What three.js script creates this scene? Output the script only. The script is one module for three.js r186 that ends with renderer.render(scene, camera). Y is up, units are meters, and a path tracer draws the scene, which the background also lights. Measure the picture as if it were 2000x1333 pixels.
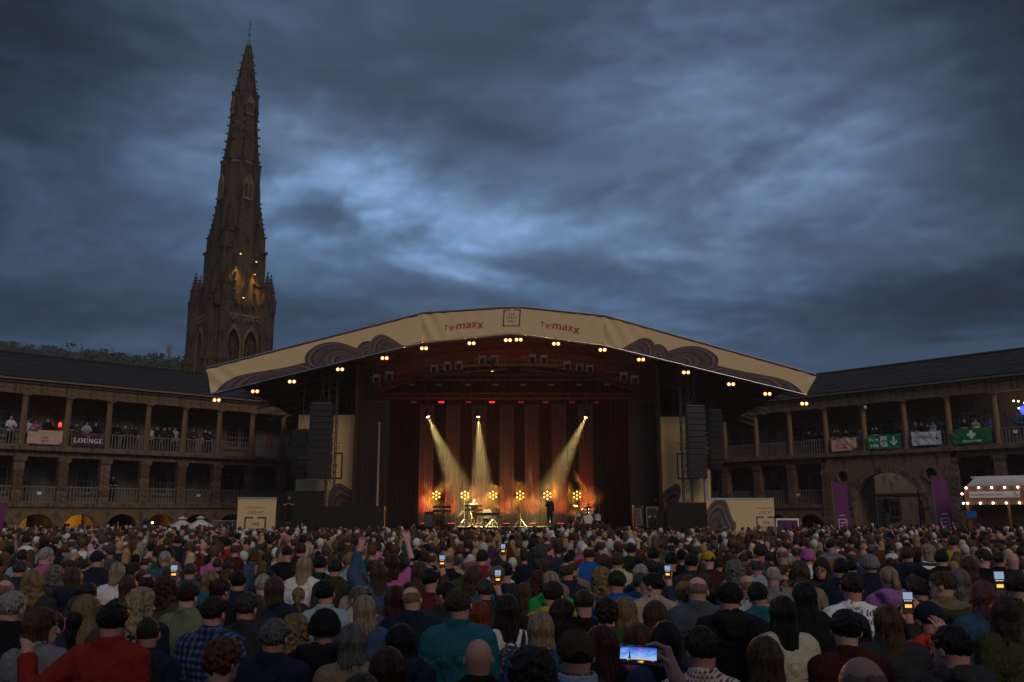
import * as THREE from 'three';
import { mergeGeometries } from 'three/addons/utils/BufferGeometryUtils.js';
import { createNoise2D, createNoise3D } from 'simplex-noise';

// ---------- camera, sky, sun, exposure ----------
const scene = new THREE.Scene();
const camera = new THREE.PerspectiveCamera(42.81, 1024 / 682, 0.05, 3000);
camera.position.set(0, 2.25, 0);
camera.rotation.set(Math.atan(0.2), 0, 0);
const renderer = new THREE.WebGLRenderer({ antialias: true });
renderer.toneMapping = THREE.LinearToneMapping;
renderer.toneMappingExposure = 1.0;
renderer.shadowMap.enabled = true;

const SUN_FROM = new THREE.Vector3(0.32, 0.62, 0.9).normalize();      // the bright western sky, behind the camera
const sun = new THREE.DirectionalLight(new THREE.Color(1.0, 0.77, 0.55), 0.86);
sun.name = 'afterglow';
sun.position.copy(SUN_FROM).multiplyScalar(200);
sun.castShadow = true;
sun.shadow.radius = 45;
sun.shadow.camera.left = sun.shadow.camera.bottom = -80; sun.shadow.camera.right = sun.shadow.camera.top = 80; sun.shadow.camera.far = 500;
scene.add(sun);

function seeded(s) { return () => { s = (s + 0x6d2b79f5) | 0; let t = Math.imul(s ^ (s >>> 15), 1 | s); t = (t + Math.imul(t ^ (t >>> 7), 61 | t)) ^ t; return ((t ^ (t >>> 14)) >>> 0) / 4294967296; }; }
const n2 = createNoise2D(seeded(11)), n3 = createNoise3D(seeded(5));
const fbm2 = (x, y, o = 4, g = 0.5) => { let s = 0, a = 1; for (let i = 0; i < o; i++) { s += a * n2(x, y); x = x * 2.03 + 7.1; y = y * 2.03 - 3.7; a *= g; } return s; };
const fbm3 = (x, y, z, o = 3) => { let s = 0, a = 1; for (let i = 0; i < o; i++) { s += a * n3(x, y, z); x = x * 2.1 + 3; y *= 2.1; z *= 2.1; a *= 0.5; } return s; };
const sstep = (a, b, x) => { const t = Math.min(1, Math.max(0, (x - a) / (b - a))); return t * t * (3 - 2 * t); };
const lerp = (a, b, t) => a + (b - a) * t;

// dusk cloud deck: [azimuth, elevation, half-width az, half-width el, tilt, gain] of its thick and thin places
const DECK = [
  [-34, 28, 12, 10, 0, -1.25], [-22, 20.8, 7, 2.4, -0.3, 0.55], [-30, 11.5, 12, 3.6, 0, -0.75], [-5, 29.5, 12, 3.4, 0.1, -0.5], [-9.5, 21.2, 9.5, 2.8, -0.3, 0.85], [-2.5, 18.4, 7, 1.9, 0, 0.55],
  [9, 24, 12, 4.6, 0.3, 0.42], [21, 19.5, 9, 4, 0.25, 0.42], [29, 12.2, 10, 2.8, 0, -1.05], [11, 14.8, 8, 2, 0, 0.3], [-14, 16.4, 9, 2.2, 0, 0.32], [-3, 25.2, 9, 1.5, -0.2, -0.42], [-11, 12.4, 9, 1.5, 0, -0.4],
  [6, 20.4, 6, 1.2, 0.2, -0.35], [35, 24, 8, 11, 0, -1.15], [28, 31, 12, 4, 0, -0.6], [14, 22.6, 8, 1.3, 0.5, 0.2], [-25, 10.3, 4, 0.7, 0, 0.35], [2, 33, 30, 4, 0, -0.35], [3, 16.3, 5, 0.9, 0, -0.3], [17, 17.2, 7, 1.1, 0.2, -0.28],
];
function skyTexture(W = 2048, H = 1024) {
  const d = new Float32Array(W * H * 4);
  for (let r = 0; r < H; r++) {
    const el = ((r + 0.5) / H - 0.5) * Math.PI, y = Math.sin(el), c = Math.cos(el), eld = el * 57.2958;
    for (let q = 0; q < W; q++) {
      const A = ((q + 0.5) / W - 0.5) * 2 * Math.PI, x = Math.cos(A) * c, z = Math.sin(A) * c, o = (r * W + q) * 4;
      if (y < -0.02) { d[o] = 0.012; d[o + 1] = 0.013; d[o + 2] = 0.016; d[o + 3] = 1; continue; }
      const yy = Math.max(y, 0) + 0.16, px = x / yy, pz = z / yy;
      const w1 = n2(px * 0.7 + 9, pz * 0.7), w2 = n2(px * 0.7 - 4, pz * 0.7 + 20);
      const big = fbm2(px * 0.55 + w1 * 0.35, pz * 0.7 + w2 * 0.35, 3), mid = fbm2(px * 1.9 + w2 * 0.35, pz * 2.4 + w1 * 0.35, 5, 0.58), fine = fbm2(px * 7.5 + mid * 0.3, pz * 9 + w1 * 0.3, 4, 0.62);
      const az = Math.atan2(x, -z) * 57.2958;
      let g = 0.2 * big + 0.17 * mid * (0.7 + 0.4 * big) + 0.08 * fine * (1 + 0.6 * mid) + 0.07 * (sstep(-0.15, 0.45, mid + 0.25 * fine) - 0.45) - 0.06 * Math.abs(n2(px * 3.1 + w2, pz * 4.3)) ;
      for (const [a, e, sa, se, tilt, k] of DECK) {
        let da = az - a; if (da > 180) da -= 360; if (da < -180) da += 360;
        if (Math.abs(da) > 40) continue;
        const wob = 1 + 0.45 * mid, de = eld - e - tilt * da, t = (da / sa) ** 2 + (de / (se * wob)) ** 2 + 0.25 * w1;
        g += k * Math.exp(-Math.max(0, t)) ;
      }
      const toSun = x * SUN_FROM.x + y * SUN_FROM.y + z * SUN_FROM.z;
      const L = 0.108 * Math.exp(g * 1.04) * (0.82 + 0.26 * sstep(0, 0.4, y)) * (1 + 0.3 * sstep(-0.2, 1, toSun));
      const grey = Math.min(1, Math.max(0, 0.42 + 0.5 * sstep(0.1, 0.5, y) + 0.25 * big + 0.22 * Math.max(0, az / 40) * sstep(60, 40, Math.abs(az)) + 0.5 * sstep(-0.1, 0.8, toSun)));
      const cr = lerp(0.46, 0.62, grey), cg = 1, cb = lerp(1.9, 1.68, grey);
      d[o] = L * cr; d[o + 1] = L * cg; d[o + 2] = L * cb; d[o + 3] = 1;
    }
  }
  const t = new THREE.DataTexture(d, W, H, THREE.RGBAFormat, THREE.FloatType);
  t.mapping = THREE.EquirectangularReflectionMapping; t.magFilter = THREE.LinearFilter; t.needsUpdate = true;
  return t;
}
scene.background = scene.environment = skyTexture();

// ---------- helpers ----------
const GROUND = -0.15;
const V = (x, y, z) => new THREE.Vector3(x, y, z);
const names = {};
function numbered(n) { names[n] = (names[n] ?? -1) + 1; return names[n] ? n + '_' + String(names[n]).padStart(3, '0') : n; }
function tag(o, label, category, group) { o.userData.label = label; o.userData.category = category; if (group) o.userData.group = group; return o; }
function thing(name, label, category, [x, y, z] = [0, 0, 0], turn = 0, group) {
  const o = new THREE.Group(); o.name = numbered(name); o.position.set(x, y, z); o.rotation.y = turn; scene.add(o);
  return tag(o, label, category, group);
}
function part(name, geo, mat, parent, label) {
  const m = new THREE.Mesh(Array.isArray(geo) ? join(geo) : geo, mat); m.name = name; m.castShadow = m.receiveShadow = true; (parent ?? scene).add(m);
  if (label) m.userData.label = label;
  return m;
}
function structure(name, geo, mat) { const m = part(name, geo, mat); m.userData.kind = 'structure'; return m; }
function plain(g) {          // position, normal, uv only, no index
  let q = g.index ? g.toNonIndexed() : g;
  for (const k of Object.keys(q.attributes)) if (!['position', 'normal', 'uv', 'color'].includes(k)) q.deleteAttribute(k);
  if (!q.attributes.normal) q.computeVertexNormals();
  return q;
}
function boxUV(g, s = 1) {  // uv in metres from the dominant axis of the normal
  const p = g.attributes.position, n = g.attributes.normal, uv = new Float32Array(p.count * 2);
  for (let i = 0; i < p.count; i++) {
    const ax = Math.abs(n.getX(i)), ay = Math.abs(n.getY(i)), az = Math.abs(n.getZ(i)), x = p.getX(i), y = p.getY(i), z = p.getZ(i);
    const [u, v] = ay > ax && ay > az ? [x, z] : ax > az ? [z, y] : [x, y];
    uv[i * 2] = u * s; uv[i * 2 + 1] = v * s;
  }
  g.setAttribute('uv', new THREE.BufferAttribute(uv, 2));
  return g;
}
function join(list) { const l = list.map((g) => plain(g)); const c = l.some((g) => g.attributes.color); for (const g of l) { if (!g.attributes.uv) boxUV(g); if (!c) g.deleteAttribute('color'); } return mergeGeometries(l); }
function box(w, h, d, x = 0, y = 0, z = 0, ry = 0, rx = 0, rz = 0) {
  const g = plain(new THREE.BoxGeometry(w, h, d)); boxUV(g);
  if (rx) g.rotateX(rx); if (rz) g.rotateZ(rz); if (ry) g.rotateY(ry);
  return g.translate(x, y, z);
}
function rod(a, b, r = 0.02, r2 = r, n = 6) {
  const d = b.clone().sub(a), L = d.length(), g = plain(new THREE.CylinderGeometry(r2, r, L, n, 1));
  g.applyQuaternion(new THREE.Quaternion().setFromUnitVectors(V(0, 1, 0), d.normalize()));
  return g.translate((a.x + b.x) / 2, (a.y + b.y) / 2, (a.z + b.z) / 2);
}
function cyl(r1, r2, h, x, y, z, n = 12) { return plain(new THREE.CylinderGeometry(r1, r2, h, n)).translate(x, y, z); }
function lathe(pts, n = 16) { return plain(new THREE.LatheGeometry(pts.map(([r, y]) => new THREE.Vector2(r, y)), n)); }
function extrude(shape, depth, bevel = 0) { return plain(new THREE.ExtrudeGeometry(shape, { depth, bevelEnabled: bevel > 0, bevelSize: bevel, bevelThickness: bevel, bevelSegments: 1, curveSegments: 10 })); }
function poly(pts) { const s = new THREE.Shape(); pts.forEach(([x, y], i) => (i ? s.lineTo(x, y) : s.moveTo(x, y))); s.closePath(); return s; }

// ---------- textures ----------
function canvasTex(w, h, draw, srgb = true) {
  const c = document.createElement('canvas'); c.width = w; c.height = h; draw(c.getContext('2d'), w, h);
  const t = new THREE.CanvasTexture(c); if (srgb) t.colorSpace = THREE.SRGBColorSpace; t.magFilter = THREE.LinearFilter; return t;
}
function dataTex(n, f, srgb = false, m = n) {          // f(u, v) -> value or [r, g, b], 0..1, tiling is up to f
  const d = new Uint8Array(n * m * 4);
  for (let y = 0; y < m; y++) for (let x = 0; x < n; x++) {
    const v = f(x / n, y / m), o = (y * n + x) * 4, a = Array.isArray(v) ? v : [v, v, v];
    for (let c = 0; c < 3; c++) d[o + c] = Math.max(0, Math.min(255, a[c] * 255)); d[o + 3] = 255;
  }
  const t = new THREE.DataTexture(d, n, m); t.wrapS = t.wrapT = THREE.RepeatWrapping; t.magFilter = THREE.LinearFilter; if (srgb) t.colorSpace = THREE.SRGBColorSpace; t.needsUpdate = true; return t;
}
// noise that tiles on 0..1 with p periods
const tile = (u, v, p, f) => { const bu = u * p, bv = v * p; const a = f(bu, bv), b = f(bu - p, bv), c = f(bu, bv - p), e = f(bu - p, bv - p); return lerp(lerp(a, b, u), lerp(c, e, u), v); };
const rep = (t, x, y = x) => { const q = t.clone(); q.repeat.set(x, y); q.needsUpdate = true; return q; };
const stoneMap = dataTex(512, (u, v) => {
  const a = tile(u, v, 4, (x, y) => fbm2(x, y, 5, 0.6)), b = tile(u, v, 24, (x, y) => n2(x, y * 0.6)), s = sstep(0.15, 0.9, tile(u, v, 3, (x, y) => fbm2(x * 1.3 + 40, y * 0.5, 4)));
  const st = sstep(0.2, 0.8, tile(u, v, 8, (x, y) => fbm2(x * 1.6 + 70, y * 0.25, 3))); const k = 0.8 + 0.2 * a + 0.08 * b - 0.36 * s - 0.2 * st; return [k * 1.0, k * 0.965, k * 0.92];
});
const stoneBump = dataTex(512, (u, v) => 0.5 + 0.22 * tile(u, v, 12, (x, y) => fbm2(x, y, 4, 0.6)) + 0.1 * tile(u, v, 70, n2));
const slateMap = dataTex(512, (u, v) => { const a = tile(u, v, 6, (x, y) => fbm2(x, y * 2, 4, 0.6)), b = tile(u, v, 30, (x, y) => n2(Math.floor(x * 1.5), y)); const k = 0.62 + 0.2 * a + 0.16 * b; return [k, k, k * 0.98]; });
const foldBump = dataTex(512, (u, v) => { const w = tile(u, v, 3, n2); const a = tile(u, v, 5, (x, y) => 1 - Math.abs(n2(x * 1.2 + w * 0.8, y * 0.7 + w))); const b = tile(u, v, 11, (x, y) => fbm2(x + w, y * 0.8, 2)); return 0.25 + 0.45 * a * a + 0.13 * b; });
const weaveMap = dataTex(256, (u, v) => { const a = tile(u, v, 5, (x, y) => fbm2(x, y, 4, 0.6)), b = tile(u, v, 60, n2); const k = 0.86 + 0.09 * a + 0.07 * b; return [k, k, k]; });
const hairMap = dataTex(512, (u, v) => { const w = tile(u, v, 3, n2) * 0.02; const a = tile((u + w + 1) % 1, v, 90, (x, y) => n2(x, y * 0.035)), b = tile((u + w + 1) % 1, v, 34, (x, y) => n2(x + 50, y * 0.05)); const k = 0.62 + 0.3 * a + 0.27 * b; return [k, k * 0.98, k * 0.96]; }, false, 256);
const skinMap = dataTex(256, (u, v) => { const a = tile(u, v, 6, (x, y) => fbm2(x, y, 4)), b = tile(u, v, 50, n2); const k = 0.9 + 0.07 * a + 0.04 * b; return [k, k * 0.98, k * 0.97]; });
const gritMap = dataTex(256, (u, v) => { const a = tile(u, v, 6, (x, y) => fbm2(x, y, 5, 0.65)); const k = 0.82 + 0.14 * a; return [k, k, k]; });

function mat(r, g, b, o = {}) { const m = new THREE.MeshPhysicalMaterial({ roughness: 0.85, ...o }); m.color.setRGB(r, g, b); return m; }
function glow(r, g, b, k, base = 0.6) { const m = new THREE.MeshStandardMaterial({ roughness: 0.5 }); m.color.setRGB(base, base, base); m.emissive.setRGB(r, g, b); m.emissiveIntensity = k; return m; }
const stoneOf = (r, g, b, s = 0.5) => mat(r, g, b, { map: rep(stoneMap, s), bumpMap: rep(stoneBump, s), bumpScale: 0.02, roughness: 0.95, specularIntensity: 0.3 });
const M = {
  stone: stoneOf(0.222, 0.156, 0.097), stoneLight: stoneOf(0.222, 0.156, 0.097, 0.7), stoneDark: stoneOf(0.222, 0.156, 0.097, 0.45), stoneInner: stoneOf(0.222, 0.156, 0.097, 0.38), soot: stoneOf(0.092, 0.069, 0.047, 0.22),
  blocks: [stoneOf(0.2, 0.145, 0.096, 0.7), stoneOf(0.17, 0.122, 0.08, 0.9), stoneOf(0.235, 0.175, 0.12, 0.6), stoneOf(0.15, 0.108, 0.074, 0.8)],
  slate: mat(0.019, 0.0175, 0.016, { map: rep(slateMap, 0.35), bumpMap: rep(stoneBump, 0.6), bumpScale: 0.03, roughness: 0.9 }),
  slateB: mat(0.025, 0.023, 0.021, { map: rep(slateMap, 0.41), bumpMap: rep(stoneBump, 0.6), bumpScale: 0.03, roughness: 0.9 }),
  railPaint: mat(0.2, 0.19, 0.165, { roughness: 0.6, map: rep(gritMap, 1.3) }), doorPaint: mat(0.17, 0.17, 0.145, { roughness: 0.6, map: rep(gritMap, 0.8) }), framePaint: mat(0.2, 0.19, 0.165, { roughness: 0.55 }),
  pane: mat(0.02, 0.024, 0.03, { roughness: 0.12, specularIntensity: 1 }), black: mat(0.012, 0.012, 0.013, { roughness: 0.75, map: gritMap }), blackGloss: mat(0.01, 0.01, 0.011, { roughness: 0.35 }), drape: mat(0.011, 0.01, 0.01, { roughness: 0.98, map: rep(weaveMap, 0.5) }),
  steel: mat(0.42, 0.42, 0.43, { metalness: 0.8, roughness: 0.42 }), darkSteel: mat(0.09, 0.09, 0.092, { metalness: 0.7, roughness: 0.5 }), chrome: mat(0.7, 0.7, 0.72, { metalness: 1, roughness: 0.25 }), whitePaint: mat(0.72, 0.72, 0.7, { roughness: 0.5 }),
  cream: mat(0.72, 0.575, 0.39, { roughness: 0.8, map: rep(weaveMap, 0.4) }), canvasWhite: mat(0.62, 0.58, 0.5, { roughness: 0.85, map: rep(weaveMap, 0.5) }), copper: mat(0.1, 0.24, 0.17, { roughness: 0.8 }), wood: mat(0.17, 0.085, 0.04, { roughness: 0.7, map: rep(gritMap, 0.7) }), gutter: mat(0.2, 0.155, 0.11, { roughness: 0.6 }), purple: mat(0.11, 0.02, 0.1, { roughness: 0.85, map: rep(weaveMap, 0.7) }),
};
function spot(parent, color, intensity, from, to, angle, penumbra = 0.3, size = 5) {
  const l = new THREE.SpotLight(new THREE.Color().setRGB(...color), intensity, 0, angle, penumbra, 2); l.name = parent.name + '_beam'; l.position.copy(from); l.target.position.copy(to); l.castShadow = true; l.shadow.radius = size; parent.add(l, l.target); return l;
}
function bulbLight(parent, color, intensity, at, size = 3) { const l = new THREE.PointLight(new THREE.Color().setRGB(...color), intensity, 0, 2); l.name = parent.name + '_glow'; l.position.copy(at); l.castShadow = true; l.shadow.radius = size; parent.add(l); return l; }
// ---------- ground, hill ----------
{
  const g = plain(new THREE.PlaneGeometry(2400, 2400, 1, 1)).rotateX(-Math.PI / 2).translate(0, GROUND, 0); boxUV(g);
  structure('ground', g, mat(0.09, 0.08, 0.068, { map: rep(stoneMap, 0.4), bumpMap: rep(stoneBump, 0.4), bumpScale: 0.01, roughness: 0.95 }));
  // hillside beyond the hall
  const nx = 90, nz = 24, p = [], ix = [];
  const ridge = (x) => 60.5 + 5.2 * sstep(-120, -200, x) - 9 * sstep(-125, 60, x) + 2.5 * n2(x * 0.013, 3);
  for (let j = 0; j <= nz; j++) for (let i = 0; i <= nx; i++) { const x = -420 + i * 9.4, t = j / nz, z = -(170 + 260 * t), h = ridge(x * (320 / -z)) * Math.pow(Math.sin(Math.min(1, t * 1.55) * Math.PI / 2), 1.15) + 3 * n2(x * 0.02, z * 0.02) * t; p.push(x, h - 2, z); }
  for (let j = 0; j < nz; j++) for (let i = 0; i < nx; i++) { const a = j * (nx + 1) + i, b = a + 1, c = a + nx + 1, e = c + 1; ix.push(a, b, c, b, e, c); }
  const h = new THREE.BufferGeometry(); h.setAttribute('position', new THREE.Float32BufferAttribute(p, 3)); h.setIndex(ix); h.computeVertexNormals();
  structure('hill', boxUV(plain(h)), mat(0.03, 0.036, 0.014, { roughness: 1, map: rep(gritMap, 0.08) }));
  // the wood on it, one dark mass: clumps of leaf-sized faces
  const rnd = seeded(77), leaf = new THREE.BufferGeometry(), lp = [];
  for (let k = 0; k < 60; k++) { const u = rnd() * 2 - 1, a = rnd() * 6.283, r = Math.sqrt(1 - u * u), R = 0.72 + 0.4 * rnd(), c = V(r * Math.cos(a) * R, u * R * 0.85, r * Math.sin(a) * R), s = 0.13 + 0.13 * rnd(); const t1 = V(rnd() - 0.5, rnd() - 0.5, rnd() - 0.5).normalize(), t2 = V(rnd() - 0.5, rnd() - 0.5, rnd() - 0.5).normalize(); for (const q of [c.clone().addScaledVector(t1, s), c.clone().addScaledVector(t2, s), c.clone().addScaledVector(t1, -s * 0.7).addScaledVector(t2, -s * 0.5)]) lp.push(q.x, q.y, q.z); }
  leaf.setAttribute('position', new THREE.Float32BufferAttribute(lp, 3)); leaf.computeVertexNormals();
  const N = 5200, wood = new THREE.InstancedMesh(leaf, mat(0.024, 0.03, 0.011, { roughness: 1, side: THREE.DoubleSide }), N), m4 = new THREE.Matrix4(), col = new THREE.Color();
  for (let i = 0; i < N; i++) {
    const x = -330 + rnd() * 420, t = 0.35 + 0.4 * rnd(), z = -(170 + 260 * t), s = 1.9 + 2.6 * rnd() * rnd(), h0 = ridge(x * (320 / -z)) * Math.pow(Math.sin(Math.min(1, t * 1.55) * Math.PI / 2), 1.15) - 2;
    const gap = n2(x * 0.03, z * 0.03) > 0.35 ? 0.3 : 1;
    m4.makeScale(s, s * (0.6 + 0.25 * rnd()) * gap, s).setPosition(x, h0 + s * (0.2 + 0.5 * rnd()) * gap, z); wood.setMatrixAt(i, m4); wood.setColorAt(i, col.setScalar(0.6 + 0.7 * rnd()));
  }
  wood.name = 'hillside_wood'; wood.userData.kind = 'stuff'; tag(wood, 'dark wooded hillside showing over the hall roof', 'wood'); scene.add(wood);
  const mast = thing('radio_mast', 'thin lattice radio mast standing on the wooded hilltop', 'mast', [-128.4, 54.5, -320]);
  const mp = []; for (const [a, b] of [[-0.45, -0.4], [0.45, -0.4], [0, 0.5]]) mp.push(rod(V(a, 0, b), V(a * 0.4, 10.4, b * 0.4), 0.1));
  for (let k = 0; k < 8; k++) { const y = k * 1.25, s = 1 - 0.06 * k; mp.push(rod(V(-0.45 * s, y, -0.4 * s), V(0.45 * s, y + 1.2, -0.4 * s), 0.06), rod(V(0.45 * s, y, -0.4 * s), V(0, y + 1.2, 0.5 * s), 0.06)); }
  part('lattice', mp, M.darkSteel, mast);
  for (const [x, y] of [[-0.8, 9.3], [0.8, 9.1], [-0.6, 7.8], [0.75, 7.6]]) part('antenna_panel', box(0.7, 1.5, 0.4, x, y, 0.3), M.framePaint, mast);
}

// ---------- the stone hall: galleried ranges round the court ----------
const LEVEL = { arcade: 2.78, floor1: 2.95, beam1: 5.7, floor2: 6.3, arch2: 9.42, eave: 10.2 };
const DEPTH = 2.4;
function archShape(w, spring, crown) { const s = new THREE.Shape(); s.moveTo(-w / 2, 0); s.lineTo(w / 2, 0); s.lineTo(w / 2, spring); s.absellipse(0, spring, w / 2, crown - spring, 0, Math.PI, false); s.lineTo(-w / 2, 0); return s; }
const columnGeo = lathe([[0, 0], [0.25, 0], [0.25, 0.1], [0.2, 0.16], [0.195, 0.9], [0.165, 2.75], [0.165, 2.8], [0.2, 2.83], [0.2, 2.87], [0.17, 2.9], [0.17, 2.95], [0.23, 3.0], [0.235, 3.06], [0, 3.06]], 18);
const plinthGeo = box(0.52, 0.09, 0.52, 0, 0.045, 0), abacusGeo = box(0.5, 0.09, 0.5, 0, 3.09, 0);
const blockGeos = [0.37, 0.39, 0.41].map((h) => { const s = new THREE.Shape(); s.moveTo(-0.27, -h / 2 + 0.025); s.lineTo(-0.245, -h / 2); s.lineTo(0.245, -h / 2); s.lineTo(0.27, -h / 2 + 0.025); s.lineTo(0.27, h / 2 - 0.025); s.lineTo(0.245, h / 2); s.lineTo(-0.245, h / 2); s.lineTo(-0.27, h / 2 - 0.025); return [boxUV(extrude(s, 0.54).translate(0, 0, -0.27)), h]; });
const balusterGeo = box(0.045, 0.9, 0.045, 0, 0.45, 0);
const rail = { w: 0.07, h: 0.06 };
function railing(parent, x0, x1, y, z) {
  const r = new THREE.Group(); r.name = 'railing'; parent.add(r); r.position.set(0, y, z);
  part('top_rail', box(x1 - x0, rail.h, rail.w, (x0 + x1) / 2, 0.97, 0), M.railPaint, r);
  part('bottom_rail', box(x1 - x0, 0.05, 0.05, (x0 + x1) / 2, 0.05, 0), M.railPaint, r);
  const n = Math.round((x1 - x0) / 0.19);
  for (let k = 0; k < n; k++) { const b = part('baluster', balusterGeo, M.railPaint, r); b.position.set(x0 + (k + 0.5) * (x1 - x0) / n, 0.04, 0); }
}
function sashWindow(parent, x, y, z, w = 0.95, h = 1.5, cols = 4, rows = 4) {
  const g = new THREE.Group(); g.name = 'window'; g.position.set(x, y, z); parent.add(g);
  part('surround', [box(0.14, h + 0.3, 0.12, -w / 2 - 0.07, h / 2, 0), box(0.14, h + 0.3, 0.12, w / 2 + 0.07, h / 2, 0), box(w, 0.15, 0.12, 0, h + 0.075, 0), box(w, 0.15, 0.16, 0, -0.075, 0.02)], M.stoneLight, g);
  part('pane', box(w, h, 0.02, 0, h / 2, 0.012), M.pane, g);
  const bars = [box(0.05, h, 0.05, -w / 2 + 0.025, h / 2, 0.03), box(0.05, h, 0.05, w / 2 - 0.025, h / 2, 0.03), box(w - 0.1, 0.05, 0.05, 0, 0.025, 0.03), box(w - 0.1, 0.05, 0.05, 0, h - 0.025, 0.03)];
  for (let k = 1; k < cols; k++) bars.push(box(0.022, h - 0.1, 0.03, -w / 2 + k * w / cols, h / 2, 0.034));
  for (let k = 1; k < rows; k++) bars.push(box(w - 0.1, k === rows / 2 ? 0.045 : 0.022, 0.034, 0, k * h / rows, 0.036));
  part('glazing_bars', bars, M.framePaint, g);
}
function galleryDoor(parent, x, y, z) {
  const g = new THREE.Group(); g.name = 'door'; g.position.set(x, y, z); parent.add(g);
  part('surround', [box(0.14, 2.15, 0.12, -0.52, 1.07, 0), box(0.14, 2.15, 0.12, 0.52, 1.07, 0), box(1.2, 0.2, 0.14, 0, 2.25, 0.01)], M.stoneLight, g);
  const leaf = [box(0.9, 2.1, 0.05, 0, 1.06, 0)]; for (const [px, py, h] of [[-0.2, 0.5, 0.7], [0.2, 0.5, 0.7], [-0.2, 1.45, 0.95], [0.2, 1.45, 0.95]]) leaf.push(box(0.3, h, 0.02, px, py, 0.035));
  part('leaf', leaf, M.doorPaint, g);
}
function hallRange(name, label, P, yaw, dir, x0, x1, posts, bay, opt) {
  // local x runs along the wall, +z faces the court; posts: local x of the columns
  const b = thing(name, label, 'building', [P[0], 0, -P[1]], yaw);
  const W = x1 - x0, cx = (x0 + x1) / 2, zb = -DEPTH, Y = LEVEL;
  const rnd = seeded(opt.seed);
  // ground storey wall with arched openings
  const arches = opt.arches, wall = poly([[x0, GROUND], [x1, GROUND], [x1, Y.arcade], [x0, Y.arcade]]);
  for (const a of arches) { const h = archShape(1.9, 1.35, 2.29); wall.holes.push(new THREE.Path(h.getPoints(10).map((p) => new THREE.Vector2(p.x + a, Math.max(GROUND + 0.001, p.y < 0.01 ? GROUND : p.y))))); }
  if (!opt.gate) part('ground_storey_wall', boxUV(extrude(wall, 0.5).translate(0, 0, -0.5)), M.stone, b);
  for (const a of arches) {
    const ring = new THREE.Shape(); ring.absellipse(0, 1.35, 1.16, 1.15, 0, Math.PI, false); ring.absellipse(0, 1.35, 0.98, 0.96, Math.PI, 0, true); ring.closePath();
    part('arch_moulding', boxUV(extrude(ring, 0.1).translate(a, 0, -0.02)), M.stoneLight, b);
  }
  // floors, string courses, back walls, ceiling
  for (const [a, c] of opt.gate ? [[x0, opt.gate - 2.62], [opt.gate + 2.62, x1]] : [[x0, x1]]) part('first_floor', [box(c - a, 0.17, DEPTH + 0.12, (a + c) / 2, Y.arcade + 0.085, -DEPTH / 2 + 0.06), box(c - a, 0.07, 0.12, (a + c) / 2, Y.arcade - 0.035, 0.06)], M.stoneDark, b);
  if (!opt.gate) part('first_floor_beam', box(W, 0.36, 0.5, cx, Y.beam1 + 0.18, -0.25), M.stoneLight, b);
  part('second_floor', [box(W, 0.11, DEPTH + 0.3, cx, Y.beam1 + 0.415, -DEPTH / 2 + 0.15), box(W, 0.13, DEPTH + 0.18, cx, Y.beam1 + 0.535, -DEPTH / 2 + 0.09)], M.stoneDark, b);
  part('entablature', [box(W, 0.32, 0.46, cx, Y.arch2 + 0.18, -0.25), box(W, 0.3, 0.5, cx, Y.arch2 + 0.49, -0.25), box(W, 0.12, 0.62, cx, Y.arch2 + 0.7, -0.19)], M.stoneLight, b);
  part('back_wall', box(W, Y.eave - Y.beam1, 0.4, cx, (Y.eave + Y.beam1) / 2, zb - 0.2), M.stoneInner, b); for (const [a, c] of opt.gate ? [[x0, opt.gate - 2.62], [opt.gate + 2.62, x1]] : [[x0, x1]]) part('back_wall', box(c - a, Y.beam1 - Y.floor1, 0.4, (a + c) / 2, (Y.beam1 + Y.floor1) / 2, zb - 0.2), M.stoneInner, b);
  part('gallery_ceiling', box(W, 0.08, DEPTH - 0.5, cx, Y.arch2 + 0.3, -DEPTH / 2 - 0.22), M.doorPaint, b);
  part('gutter', [box(W, 0.1, 0.16, cx, Y.eave + 0.08, 0.22), box(W, 0.04, 0.22, cx, Y.eave + 0.15, 0.22)], M.gutter, b);
  // stone slate roof in overlapping courses
  const roof = new THREE.Group(); roof.name = 'roof'; b.add(roof);
  const N = 17, run = 5.1, rise = 2.15, z0 = 0.28, y0 = Y.eave + 0.16, sl = Math.atan2(rise, run), L = Math.hypot(run, rise) / N;
  for (let k = 0; k < N; k++) {
    const parts = []; let x = x0; const h = L * (1.12 - 0.02 * k);
    while (x < x1) { const w = Math.min(x1 - x, 0.55 + 0.75 * rnd()), t = 0.045 + 0.035 * rnd(); parts.push(box(w - 0.012, t, h + 0.1, 0, 0, 0, 0, sl + (rnd() - 0.5) * 0.02).translate(x + w / 2, y0 + (k + 0.5) * rise / N + t / 2 + 0.02 * rnd(), z0 - (k + 0.5) * run / N)); x += w; }
    const c = part('slate_course', parts, k % 3 === 1 ? M.slateB : M.slate, roof); c.userData.kind = 'stuff';
  }
  part('ridge', [box(W, 0.16, 0.4, cx, y0 + rise + 0.06, z0 - run)], M.slateB, roof);
  part('roof_body', box(W, 0.1, Math.hypot(run, rise), cx, y0 + rise / 2 - 0.08, z0 - run / 2, 0, sl), M.slate, roof);
  part('rear_slope', box(W, 0.1, Math.hypot(run, rise), cx, y0 + rise / 2 - 0.08, z0 - run * 1.5, 0, -sl), M.slate, roof);
  for (const gx of [x0 + 0.05, x1 - 0.45]) part('end_gable', boxUV(extrude(poly([[-z0, Y.eave - 0.3], [-z0 + 2 * run, Y.eave - 0.3], [-z0 + run, y0 + rise - 0.1]]), 0.4).rotateY(Math.PI / 2).translate(gx, 0, 0)), M.stoneDark, b);
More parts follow.
